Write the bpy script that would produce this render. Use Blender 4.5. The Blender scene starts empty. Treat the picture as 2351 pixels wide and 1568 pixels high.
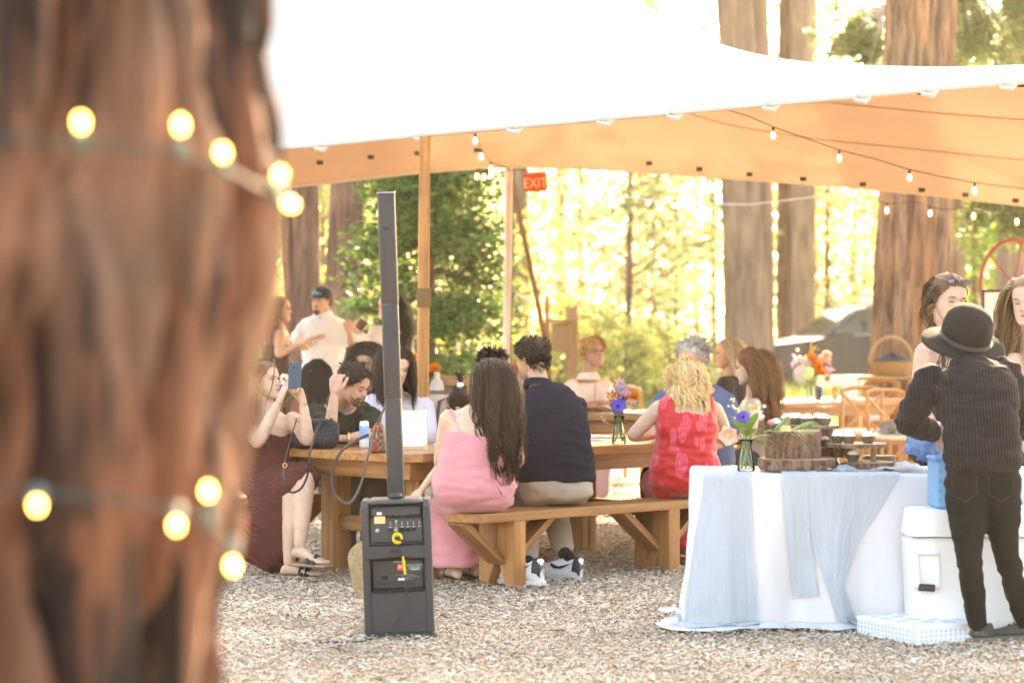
import bpy, bmesh, math, random
import numpy as np
from mathutils import Vector, Matrix, noise

R = math.radians
PI = math.pi
random.seed(7)
rng = np.random.default_rng(7)
scene = bpy.context.scene
COL = scene.collection

# ------------------------------------------------------------------ camera, sky, sun, exposure
CAM_H, LENS = 1.4, 85.0
F, CX, HY = LENS / 36.0 * 2351.0, 1175.5, 770.0     # survey scale of the photograph (2351 px wide)
cam = bpy.data.objects.new('camera', bpy.data.cameras.new('camera'))
COL.objects.link(cam)
cam.location = (0, 0, CAM_H)
cam.rotation_euler = (R(90), 0, 0)
cam.data.lens = LENS
cam.data.sensor_width = 36.0
cam.data.shift_y = -14.0 / 2351.0
cam.data.clip_start, cam.data.clip_end = 0.1, 1500.0
cam.data.dof.use_dof = True
cam.data.dof.focus_distance = 12.9
cam.data.dof.aperture_fstop = 2.4
scene.camera = cam

SUN_EL, SUN_AZ = R(25), R(14)          # sun behind the tent, a little to the right of the view axis
world = bpy.data.worlds.new('World')
scene.world = world
world.use_nodes = True
wn, wl = world.node_tree.nodes, world.node_tree.links
sky = wn.new('ShaderNodeTexSky')
sky.sky_type = 'NISHITA'
sky.sun_disc = False
sky.sun_elevation = SUN_EL
sky.sun_rotation = SUN_AZ
sky.air_density, sky.dust_density, sky.ozone_density = 1.0, 3.0, 1.0
wl.new(sky.outputs[0], wn['Background'].inputs[0])
wn['Background'].inputs[1].default_value = 0.15

sd = bpy.data.lights.new('sun', 'SUN')
sd.energy, sd.angle, sd.color = 5.0, R(0.5), (1.0, 0.86, 0.66)
sun = bpy.data.objects.new('sun', sd)
COL.objects.link(sun)
sun_dir = Vector((math.sin(SUN_AZ) * math.cos(SUN_EL), math.cos(SUN_AZ) * math.cos(SUN_EL), math.sin(SUN_EL)))
sun.rotation_euler = sun_dir.to_track_quat('Z', 'Y').to_euler()
sun.location = sun_dir * 60

vs = scene.view_settings
scene.display_settings.display_device = 'sRGB'
vs.view_transform = 'Standard'
vs.look = 'None'
vs.gamma = 1.0
vs.use_curve_mapping = False
vs.exposure = 3.05
vs.use_white_balance = True
vs.white_balance_temperature = 8700
vs.white_balance_tint = 14
scene.cycles.use_denoising = True
scene.cycles.max_bounces = 8
scene.cycles.diffuse_bounces = 4
scene.cycles.transmission_bounces = 8
scene.cycles.transparent_max_bounces = 12
scene.cycles.volume_bounces = 1
scene.cycles.sample_clamp_indirect = 6.0
scene.cycles.caustics_reflective = False
scene.cycles.caustics_refractive = False


def at(x, y, Y):
    """point seen at survey pixel (x, y), Y metres in front of the camera"""
    return Vector(((x - CX) * Y / F, Y, CAM_H - (y - HY) * Y / F))


def gy(y):
    """distance of a ground point seen at survey row y"""
    return CAM_H * F / (y - HY)


# ------------------------------------------------------------------ materials
MATS = {}


def lin(r, g, b):
    return tuple(((c / 255.0) / 12.92 if c <= 10 else ((c / 255.0 + .055) / 1.055) ** 2.4) for c in (r, g, b))


def M(name, col=None, rough=.6, var=0.0, vs_=(6, 6, 6), col2=None, bump=0.0, bs=(40, 40, 40), metal=0.0, spec=.5,
      sheen=0.0, sss=0.0, transl=0.0, island=0.0, emit=None, estr=0.0, trans=0.0, alpha=1.0, attr=None, coat=0.0, detail=4):
    """one procedural principled material"""
    if name in MATS:
        return MATS[name]
    m = bpy.data.materials.new(name)
    MATS[name] = m
    m.use_nodes = True
    nt = m.node_tree
    n, l = nt.nodes, nt.links
    p = n['Principled BSDF']
    out = n['Material Output']
    p.inputs['Roughness'].default_value = rough
    p.inputs['Metallic'].default_value = metal
    p.inputs['Specular IOR Level'].default_value = spec
    p.inputs['Sheen Weight'].default_value = sheen
    p.inputs['Coat Weight'].default_value = coat
    p.inputs['Transmission Weight'].default_value = trans
    p.inputs['Alpha'].default_value = alpha
    if sss:
        p.inputs['Subsurface Weight'].default_value = sss
        p.inputs['Subsurface Radius'].default_value = (.012, .005, .003)
        p.inputs['Subsurface Scale'].default_value = 1.0
    if emit:
        p.inputs['Emission Color'].default_value = (*emit, 1)
        p.inputs['Emission Strength'].default_value = estr
    tc = n.new('ShaderNodeTexCoord')

    def tex(sc, det=detail, rgh=.6):
        mp = n.new('ShaderNodeMapping')
        mp.inputs['Scale'].default_value = sc
        l.new(tc.outputs['Object'], mp.inputs[0])
        t = n.new('ShaderNodeTexNoise')
        t.inputs['Scale'].default_value = 1.0
        t.inputs['Detail'].default_value = det
        t.inputs['Roughness'].default_value = rgh
        l.new(mp.outputs[0], t.inputs['Vector'])
        return t
    if attr:
        a = n.new('ShaderNodeAttribute')
        a.attribute_name = attr
        cur = a.outputs['Color']
    else:
        c = n.new('ShaderNodeRGB')
        c.outputs[0].default_value = (*col, 1)
        cur = c.outputs[0]
    if col2 is not None or var:
        t = tex(vs_)
        mr = n.new('ShaderNodeMapRange')
        mr.inputs[1].default_value, mr.inputs[2].default_value = .35, .65
        l.new(t.outputs[0], mr.inputs[0])
        if col2 is not None:
            mx = n.new('ShaderNodeMix')
            mx.data_type = 'RGBA'
            l.new(mr.outputs[0], mx.inputs[0])
            l.new(cur, mx.inputs[6])
            mx.inputs[7].default_value = (*col2, 1)
            cur = mx.outputs[2]
        else:
            hs = n.new('ShaderNodeHueSaturation')
            m2 = n.new('ShaderNodeMapRange')
            m2.inputs[3].default_value, m2.inputs[4].default_value = 1 - var, 1 + var
            l.new(mr.outputs[0], m2.inputs[0])
            l.new(m2.outputs[0], hs.inputs['Value'])
            l.new(cur, hs.inputs['Color'])
            cur = hs.outputs[0]
    if island:
        g = n.new('ShaderNodeNewGeometry')
        hs = n.new('ShaderNodeHueSaturation')
        m2 = n.new('ShaderNodeMapRange')
        m2.inputs[3].default_value, m2.inputs[4].default_value = 1 - island, 1 + island
        l.new(g.outputs['Random Per Island'], m2.inputs[0])
        l.new(m2.outputs[0], hs.inputs['Value'])
        m3 = n.new('ShaderNodeMapRange')
        m3.inputs[3].default_value, m3.inputs[4].default_value = .5 - island * .06, .5 + island * .06
        wn_ = n.new('ShaderNodeTexWhiteNoise')
        wn_.noise_dimensions = '1D'
        l.new(g.outputs['Random Per Island'], wn_.inputs['W'])
        l.new(wn_.outputs[0], m3.inputs[0])
        l.new(m3.outputs[0], hs.inputs['Hue'])
        l.new(cur, hs.inputs['Color'])
        cur = hs.outputs[0]
    l.new(cur, p.inputs['Base Color'])
    if bump:
        t = tex(bs, 5)
        b = n.new('ShaderNodeBump')
        b.inputs['Strength'].default_value = min(1.0, bump * 4)
        b.inputs['Distance'].default_value = bump * .05
        l.new(t.outputs[0], b.inputs['Height'])
        l.new(b.outputs[0], p.inputs['Normal'])
    if transl:
        td = n.new('ShaderNodeBsdfTranslucent')
        l.new(cur, td.inputs[0])
        mx = n.new('ShaderNodeMixShader')
        mx.inputs[0].default_value = transl
        l.new(p.outputs[0], mx.inputs[1])
        l.new(td.outputs[0], mx.inputs[2])
        l.new(mx.outputs[0], out.inputs[0])
    return m


def wood(name, c1, c2, rough=.45, grain=(1.2, 26, 26), bump=.12, coat=0.0):
    """plank wood with grain along the object's local x"""
    if name in MATS:
        return MATS[name]
    m = M(name, c1, rough, col2=c2, vs_=grain, bump=bump, bs=(3, 120, 120), coat=coat, detail=6)
    n, l = m.node_tree.nodes, m.node_tree.links
    p = n['Principled BSDF']
    src = p.inputs['Base Color'].links[0].from_socket
    tc = n.new('ShaderNodeTexCoord')
    oi = n.new('ShaderNodeObjectInfo')
    hs = n.new('ShaderNodeHueSaturation')
    mr = n.new('ShaderNodeMapRange')
    mr.inputs[3].default_value, mr.inputs[4].default_value = .78, 1.18
    l.new(oi.outputs['Random'], mr.inputs[0])
    l.new(mr.outputs[0], hs.inputs['Value'])
    # knots and weathering blotches
    t = n.new('ShaderNodeTexNoise')
    t.inputs['Scale'].default_value = 3.5
    t.inputs['Detail'].default_value = 5
    l.new(tc.outputs['Object'], t.inputs['Vector'])
    mr2 = n.new('ShaderNodeMapRange')
    mr2.inputs[1].default_value, mr2.inputs[2].default_value = .5, .75
    mr2.inputs[3].default_value, mr2.inputs[4].default_value = 0, .55
    l.new(t.outputs[0], mr2.inputs[0])
    mx = n.new('ShaderNodeMix')
    mx.data_type = 'RGBA'
    l.new(mr2.outputs[0], mx.inputs[0])
    l.new(src, mx.inputs[6])
    mx.inputs[7].default_value = (c2[0] * .55, c2[1] * .5, c2[2] * .5, 1)
    l.new(mx.outputs[2], hs.inputs['Color'])
    l.new(hs.outputs[0], p.inputs['Base Color'])
    return m


# ------------------------------------------------------------------ mesh helpers
def basis(d, up=Vector((0, 0, 1))):
    d = Vector(d).normalized()
    s = d.cross(up)
    if s.length < 1e-4:
        s = d.cross(Vector((0, 1, 0)))
    s.normalize()
    return s, s.cross(d).normalized()


class MB:
    """collects shapes into one mesh"""

    def __init__(self):
        self.v, self.f, self.m = [], [], []

    def add(self, verts, faces, mi=0):
        o = len(self.v)
        self.v.extend([tuple(x) for x in verts])
        self.f.extend([tuple(i + o for i in f) for f in faces])
        self.m.extend([mi] * len(faces))
        return self

    def loft(self, rings, cap=True, mi=0, closed=False):
        n = len(rings[0])
        vs_ = [p for r in rings for p in r]
        fs = []
        k = len(rings)
        for i in range(k if closed else k - 1):
            for j in range(n):
                a, b = i * n + j, i * n + (j + 1) % n
                c, d = ((i + 1) % k) * n + (j + 1) % n, ((i + 1) % k) * n + j
                fs.append((a, b, c, d))
        if cap and not closed:
            fs.append(tuple(range(n))[::-1])
            fs.append(tuple(range((k - 1) * n, k * n)))
        return self.add(vs_, fs, mi)

    def tube(self, pts, r, n=8, mi=0, cap=True, flat=None, up=Vector((0, 0, 1)), twist=0):
        pts = [Vector(p) for p in pts]
        if not hasattr(r, '__len__'):
            r = [r] * len(pts)
        rings = []
        s = None
        for i, p in enumerate(pts):
            d = (pts[min(i + 1, len(pts) - 1)] - pts[max(i - 1, 0)])
            if d.length < 1e-9:
                d = Vector((0, 0, 1))
            d.normalize()
            if s is None:
                s, t = basis(d, up)
            else:
                s = (s - d * s.dot(d))
                if s.length < 1e-6:
                    s, t = basis(d, up)
                s.normalize()
            t = s.cross(d)
            fl = flat if flat else 1.0
            rings.append([p + (s * math.cos(2 * PI * k / n + twist) + t * math.sin(2 * PI * k / n + twist) * fl) * r[i] for k in range(n)])
        return self.loft(rings, cap, mi)

    def lathe(self, prof, n=16, c=(0, 0, 0), mi=0, cap=True, mat=None, wob=None):
        c = Vector(c)
        rings = []
        for i, (r, z) in enumerate(prof):
            ring = []
            for k in range(n):
                a = 2 * PI * k / n
                rr = r * (wob(a, i) if wob else 1)
                p = Vector((rr * math.cos(a), rr * math.sin(a), z))
                ring.append((mat @ p if mat else p) + c)
            rings.append(ring)
        return self.loft(rings, cap, mi)

    def ell(self, c, r, nu=12, nv=8, mi=0, mat=None):
        c = Vector(c)
        rings = []
        for i in range(nv + 1):
            ph = -PI / 2 + PI * i / nv
            cr = max(math.cos(ph), .02)
            ring = []
            for k in range(nu):
                a = 2 * PI * k / nu
                p = Vector((r[0] * cr * math.cos(a), r[1] * cr * math.sin(a), r[2] * math.sin(ph)))
                ring.append((mat @ p if mat else p) + c)
            rings.append(ring)
        return self.loft(rings, True, mi)

    def box(self, c, s, b=0.0, rot=None, mi=0):
        c = Vector(c)
        hx, hy, hz = s[0] / 2, s[1] / 2, s[2] / 2
        b = min(b, hx * .9, hy * .9, hz * .9)

        def rr(x, y, z):
            if b <= 0:
                return [(-x, -y, z), (x, -y, z), (x, y, z), (-x, y, z)]
            return [(-x + b, -y, z), (x - b, -y, z), (x, -y + b, z), (x, y - b, z), (x - b, y, z), (-x + b, y, z), (-x, y - b, z), (-x, -y + b, z)]
        if b <= 0:
            rings = [rr(hx, hy, -hz), rr(hx, hy, hz)]
        else:
            k = b * .98
            rings = [[(x * (hx - k) / hx, y * (hy - k) / hy, -hz) for x, y, z in rr(hx, hy, 0)], rr(hx, hy, -hz + b), rr(hx, hy, hz - b),
                     [(x * (hx - k) / hx, y * (hy - k) / hy, hz) for x, y, z in rr(hx, hy, 0)]]
        rings = [[((rot @ Vector(p)) if rot else Vector(p)) + c for p in r] for r in rings]
        return self.loft(rings, True, mi)

    def prism(self, poly, z0, z1, b=0.004, mi=0, tf=None):
        """polygon (x, y) pulled from z0 to z1 with a small edge break"""
        cx = sum(p[0] for p in poly) / len(poly)
        cy = sum(p[1] for p in poly) / len(poly)

        def ring(z, k):
            out = []
            for x, y in poly:
                dx, dy = cx - x, cy - y
                L = math.hypot(dx, dy) or 1
                out.append(Vector((x + dx / L * k, y + dy / L * k, z)))
            return out
        rings = [ring(z0, b), ring(z0 + b, 0), ring(z1 - b, 0), ring(z1, b)]
        if tf:
            rings = [[tf @ p for p in r] for r in rings]
        return self.loft(rings, True, mi)

    def grid(self, P, mi=0, wrap=False):
        """P[i][j] points"""
        a, b = len(P), len(P[0])
        fs = []
        for i in range(a - 1):
            for j in range(b if wrap else b - 1):
                fs.append((i * b + j, i * b + (j + 1) % b, (i + 1) * b + (j + 1) % b, (i + 1) * b + j))
        return self.add([p for r in P for p in r], fs, mi)

    def build(self, name, mats, parent=None, smooth=40, off=None, flip=False):
        me = bpy.data.meshes.new(name)
        me.from_pydata([tuple(p) for p in self.v], [], self.f)
        if not isinstance(mats, (list, tuple)):
            mats = [mats]
        for m in mats:
            me.materials.append(m)
        if len(mats) > 1:
            me.polygons.foreach_set('material_index', self.m)
        if smooth:
            me.polygons.foreach_set('use_smooth', [True] * len(me.polygons))
            if smooth < 180:
                me.set_sharp_from_angle(angle=R(smooth))
        me.update()
        return obj(name, me, parent, off)


def obj(name, me, parent=None, off=None):
    o = bpy.data.objects.new(name, me)
    COL.objects.link(o)
    if parent is not None:
        o.parent = parent
        if off is None:
            off = parent.get('_w')
        if parent.get('_w') is not None:      # parts are written in world coordinates
            o.matrix_parent_inverse = Matrix.Translation(-Vector(parent['_w']))
    return o


def tag(o, label, cat, group=None, kind=None):
    o['label'] = label
    if cat:
        o['category'] = cat
    if group:
        o['group'] = group
    if kind:
        o['kind'] = kind
    return o


def thing(name, label, cat, loc=(0, 0, 0), rotz=0.0, group=None, world_parts=False, rot=None):
    e = bpy.data.objects.new(name, None)
    e.empty_display_size = .1
    COL.objects.link(e)
    e.location = loc
    e.rotation_euler = rot if rot else (0, 0, rotz)
    if world_parts:
        e['_w'] = tuple(loc)
    return tag(e, label, cat, group)


def copy_tree(o, parent=None):
    c = o.copy()
    COL.objects.link(c)
    if parent:
        c.parent = parent
    for ch in [x for x in bpy.data.objects if x.parent == o]:
        copy_tree(ch, c)
    return c


def text_mesh(txt, size, name, mat, parent, mtx, align='CENTER', extrude=.0006, sx=1.0):
    cu = bpy.data.curves.new('t', 'FONT')
    cu.body = txt
    cu.size = size
    cu.align_x = align
    cu.align_y = 'CENTER'
    cu.extrude = extrude
    cu.resolution_u = 2
    to = bpy.data.objects.new('t', cu)
    COL.objects.link(to)
    dg = bpy.context.evaluated_depsgraph_get()
    me = bpy.data.meshes.new_from_object(to.evaluated_get(dg))
    bpy.data.objects.remove(to)
    bpy.data.curves.remove(cu)
    me.materials.clear()
    me.materials.append(mat)
    me.transform(mtx @ Matrix.Diagonal((sx, 1, 1, 1)))
    return obj(name, me, parent)


def mtx(loc, x, y):
    """matrix with the local x and y axes along the given directions"""
    x = Vector(x).normalized()
    y = Vector(y)
    y = (y - x * y.dot(x)).normalized()
    z = x.cross(y)
    m = Matrix((x, y, z)).transposed().to_4x4()
    m.translation = Vector(loc)
    return m


def fbm(p, o=4):
    return noise.fractal(Vector(p), 1.0, 2.0, o)


def lerp(a, b, t):
    return a + (b - a) * t


def pw(x, tab):
    """piecewise linear table, any number of values"""
    if x <= tab[0][0]:
        return np.array(tab[0][1:], float)
    for a, b in zip(tab, tab[1:]):
        if x <= b[0]:
            t = (x - a[0]) / (b[0] - a[0])
            return np.array(a[1:], float) * (1 - t) + np.array(b[1:], float) * t
    return np.array(tab[-1][1:], float)


def smooth_pw(x, tab, w):
    return sum(pw(x + d * w, tab) for d in (-1, -.6, -.2, .2, .6, 1)) / 6
# ------------------------------------------------------------------ ground
def build_ground():
    P = []
    xs = [-140, -60, -25] + [x * .5 for x in range(-20, 21)] + [25, 60, 140]
    ys = [-25, -5, 4] + [8 + .5 * k for k in range(50)] + [34, 38, 44, 52, 62, 80, 120, 260, 600]
    for y in ys:
        P.append([(x, y, .014 * fbm((x * .5, y * .5, 0)) + (.0 if y < 24 else min(.25, (y - 24) * .009))) for x in xs])
    g = MB().grid(P)
    m = M('forest_floor', (.46, .36, .255), .9, col2=(.30, .215, .14), vs_=(30, 30, 30), bump=.5, bs=(60, 60, 60), detail=8)
    o = g.build('ground', m)
    o['kind'] = 'structure'
    tag(o, 'flat forest floor strewn with pale wood chips', None)
    return o


def build_chips():
    zones = [(9.2, 11.5, 4600, 1.08), (11.5, 14.2, 2900, 1.25), (14.2, 18, 800, 1.8), (18, 27, 130, 2.8)]
    pos, scl = [], []
    for y0, y1, dens, s in zones:
        w1 = .24 * y1 + .9
        n = int(dens * (y1 - y0) * 2 * w1 * .78)
        y = rng.uniform(y0, y1, n)
        x = rng.uniform(-1, 1, n) * (.235 * y + .8)
        pos.append(np.stack([x, y], 1))
        scl.append(np.full(n, s))
    yb_ = rng.uniform(9.3, 14.5, 420)
    pos.append(np.stack([rng.uniform(-1, 1, 420) * (.235 * yb_ + .5), yb_], 1))
    scl.append(rng.uniform(1.6, 2.8, 420))
    pos = np.concatenate(pos)
    scl = np.concatenate(scl)
    n = len(pos)
    L = rng.gamma(2.6, .0040, n).clip(.0035, .036) * scl
    W = rng.uniform(.0025, .007, n) * scl
    T = rng.uniform(.001, .003, n) * scl
    yaw = rng.uniform(0, 2 * PI, n)
    tilt = rng.normal(0, .2, n)
    roll = rng.normal(0, .28, n)
    z = rng.uniform(.004, .026, n) + np.abs(np.sin(tilt)) * L * .5
    # uneven low pyramid: 5 verts
    sk_ = rng.uniform(.3, 1.0, (n, 4))
    lx = np.stack([-L * sk_[:, 0], -L * sk_[:, 1], L * sk_[:, 2], L * sk_[:, 3], L * .05], 1)
    ly = np.stack([-W * .8, W * .9, -W * .8, W * .7, W * .1], 1)
    lz = np.stack([T * 0, T * .3, T * 0, T * .2, T * 2.2], 1)
    c, s = np.cos(roll)[:, None], np.sin(roll)[:, None]
    ly, lz = ly * c - lz * s, ly * s + lz * c
    c, s = np.cos(tilt)[:, None], np.sin(tilt)[:, None]
    lx, lz = lx * c - lz * s, lx * s + lz * c
    c, s = np.cos(yaw)[:, None], np.sin(yaw)[:, None]
    lx, ly = lx * c - ly * s, lx * s + ly * c
    V = np.stack([lx + pos[:, :1], ly + pos[:, 1:], lz + z[:, None]], 2).reshape(-1, 3)
    tri = np.array([(0, 2, 4), (2, 3, 4), (3, 1, 4), (1, 0, 4)])
    Fc = (tri[None] + (np.arange(n) * 5)[:, None, None]).reshape(-1, 3)
    me = bpy.data.meshes.new('wood_chips')
    me.vertices.add(len(V))
    me.vertices.foreach_set('co', V.ravel())
    me.loops.add(Fc.size)
    me.loops.foreach_set('vertex_index', Fc.ravel())
    me.polygons.add(len(Fc))
    me.polygons.foreach_set('loop_start', np.arange(0, Fc.size, 3))
    me.update(calc_edges=True)
    m = bpy.data.materials.new('wood_chip')
    m.use_nodes = True
    nn, ll = m.node_tree.nodes, m.node_tree.links
    g = nn.new('ShaderNodeNewGeometry')
    cr = nn.new('ShaderNodeValToRGB')
    el = cr.color_ramp.elements
    stops = [(0, (.20, .12, .068)), (.08, (.34, .22, .125)), (.25, (.46, .34, .22)), (.5, (.57, .455, .33)), (.7, (.64, .55, .44)), (.88, (.72, .65, .56)), (1, (.58, .37, .16))]
    el[0].position, el[0].color = stops[0][0], (*stops[0][1], 1)
    el[1].position, el[1].color = stops[-1][0], (*stops[-1][1], 1)
    for p, c_ in stops[1:-1]:
        e = el.new(p)
        e.color = (*c_, 1)
    ll.new(g.outputs['Random Per Island'], cr.inputs[0])
    tcn, tn, mr, hs = nn.new('ShaderNodeTexCoord'), nn.new('ShaderNodeTexNoise'), nn.new('ShaderNodeMapRange'), nn.new('ShaderNodeHueSaturation')
    tn.inputs['Scale'].default_value = 1.1
    tn.inputs['Detail'].default_value = 4
    mr.inputs[1].default_value, mr.inputs[2].default_value, mr.inputs[3].default_value, mr.inputs[4].default_value = .35, .65, .72, 1.12
    ll.new(tcn.outputs['Object'], tn.inputs['Vector'])
    ll.new(tn.outputs[0], mr.inputs[0])
    ll.new(mr.outputs[0], hs.inputs['Value'])
    ll.new(cr.outputs[0], hs.inputs['Color'])
    ll.new(hs.outputs[0], nn['Principled BSDF'].inputs['Base Color'])
    nn['Principled BSDF'].inputs['Roughness'].default_value = .8
    me.materials.append(m)
    o = obj('wood_chips', me)
    tag(o, 'pale shredded wood chips covering the ground', None, kind='stuff')


# ------------------------------------------------------------------ trees
def bark(name, c1, c2, c3, fine=1.0):
    m = M(name, c1, .9, col2=c2, vs_=(11 * fine, 11 * fine, 1.3 * fine), bump=.9, bs=(26 * fine, 26 * fine, 3 * fine), detail=8)
    n, l = m.node_tree.nodes, m.node_tree.links
    p = n['Principled BSDF']
    src = p.inputs['Base Color'].links[0].from_socket
    tc = n.new('ShaderNodeTexCoord')
    mp = n.new('ShaderNodeMapping')
    mp.inputs['Scale'].default_value = (4 * fine, 4 * fine, .9 * fine)
    t = n.new('ShaderNodeTexNoise')
    t.inputs['Scale'].default_value = 1
    t.inputs['Detail'].default_value = 3
    l.new(tc.outputs['Object'], mp.inputs[0])
    l.new(mp.outputs[0], t.inputs['Vector'])
    mr = n.new('ShaderNodeMapRange')
    mr.inputs[1].default_value, mr.inputs[2].default_value = .45, .7
    l.new(t.outputs[0], mr.inputs[0])
    mx = n.new('ShaderNodeMix')
    mx.data_type = 'RGBA'
    l.new(mr.outputs[0], mx.inputs[0])
    l.new(src, mx.inputs[6])
    mx.inputs[7].default_value = (*c3, 1)
    l.new(mx.outputs[2], p.inputs['Base Color'])
    return m


def trunk_mesh(name, mat, parent, base, top, r0, r1, nz=90, na=72, furrow=.12, ridges=9, zf=.55, seed=0):
    base, top = Vector(base), Vector(top)
    P = []
    for i in range(nz + 1):
        t = i / nz
        c = base.lerp(top, t)
        c.x += .25 * r0 * fbm((t * 3, seed, 1))
        r = lerp(r0, r1, t) * (1 + .35 * math.exp(-t * (top.z - base.z) / (r0 * 1.3)))
        ring = []
        for k in range(na):
            a = 2 * PI * k / na
            q = (math.cos(a) * ridges / 2.6 + seed, math.sin(a) * ridges / 2.6, c.z * zf / max(r0, .1) * .35)
            w = abs(fbm(q, 3)) * 1.6
            w = min(1, w * 1.4) ** .55
            d = 1 - furrow + furrow * 1.5 * w + .04 * fbm((q[0] * 3, q[1] * 3, q[2] * 2.5), 3)
            ring.append((c.x + math.cos(a) * r * d, c.y + math.sin(a) * r * d, c.z))
        P.append(ring)
    return MB().grid(P, wrap=True).build(name, mat, parent, smooth=180)


def leaf_cloud(centres, n_each, spread, size, flatten=.6, seed=1, long=1.6, droop=.0):
    """small two-triangle leaves scattered round the clump centres"""
    g = np.random.default_rng(seed)
    C = np.repeat(np.array(centres), n_each, axis=0)
    n = len(C)
    sp = spread if np.ndim(spread) == 0 else np.repeat(np.array(spread), n_each)[:, None]
    P = C + g.normal(0, 1, (n, 3)) * sp * np.array([1, 1, flatten])
    d = g.normal(0, 1, (n, 3))
    d[:, 2] = d[:, 2] * .6 - droop
    d /= np.linalg.norm(d, axis=1, keepdims=True)
    e = np.cross(d, g.normal(0, 1, (n, 3)))
    e /= np.linalg.norm(e, axis=1, keepdims=True) + 1e-9
    s = size * g.uniform(.6, 1.4, (n, 1))
    nn = np.cross(d, e)
    V = np.stack([P - d * s * long * .5, P + e * s * .5 + nn * s * .1, P + d * s * long * .5, P - e * s * .5 + nn * s * .1], 1).reshape(-1, 3)
    Fc = (np.array([0, 1, 2, 3])[None] + (np.arange(n) * 4)[:, None])
    return V, Fc


def leaf_object(name, V, Fc, mat, parent=None):
    me = bpy.data.meshes.new(name)
    me.vertices.add(len(V))
    me.vertices.foreach_set('co', V.ravel())
    me.loops.add(Fc.size)
    me.loops.foreach_set('vertex_index', Fc.ravel())
    me.polygons.add(len(Fc))
    me.polygons.foreach_set('loop_start', np.arange(0, Fc.size, Fc.shape[1]))
    me.update(calc_edges=True)
    me.materials.append(mat)
    return obj(name, me, parent)


LEAF = {}


def leaf_mats():
    LEAF['yellow'] = M('leaf_yellow_green', (.32, .34, .10), .55, transl=.5, island=.5)
    LEAF['green'] = M('leaf_mid_green', (.17, .27, .05), .5, transl=.5, island=.5)
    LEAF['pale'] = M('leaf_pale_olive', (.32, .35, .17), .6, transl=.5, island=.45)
    LEAF['cedar'] = M('leaf_cedar_green', (.085, .165, .036), .5, transl=.45, island=.55)
    LEAF['pine'] = M('needle_pine', (.12, .17, .045), .5, transl=.45, island=.5)


BARK = {}


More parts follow.
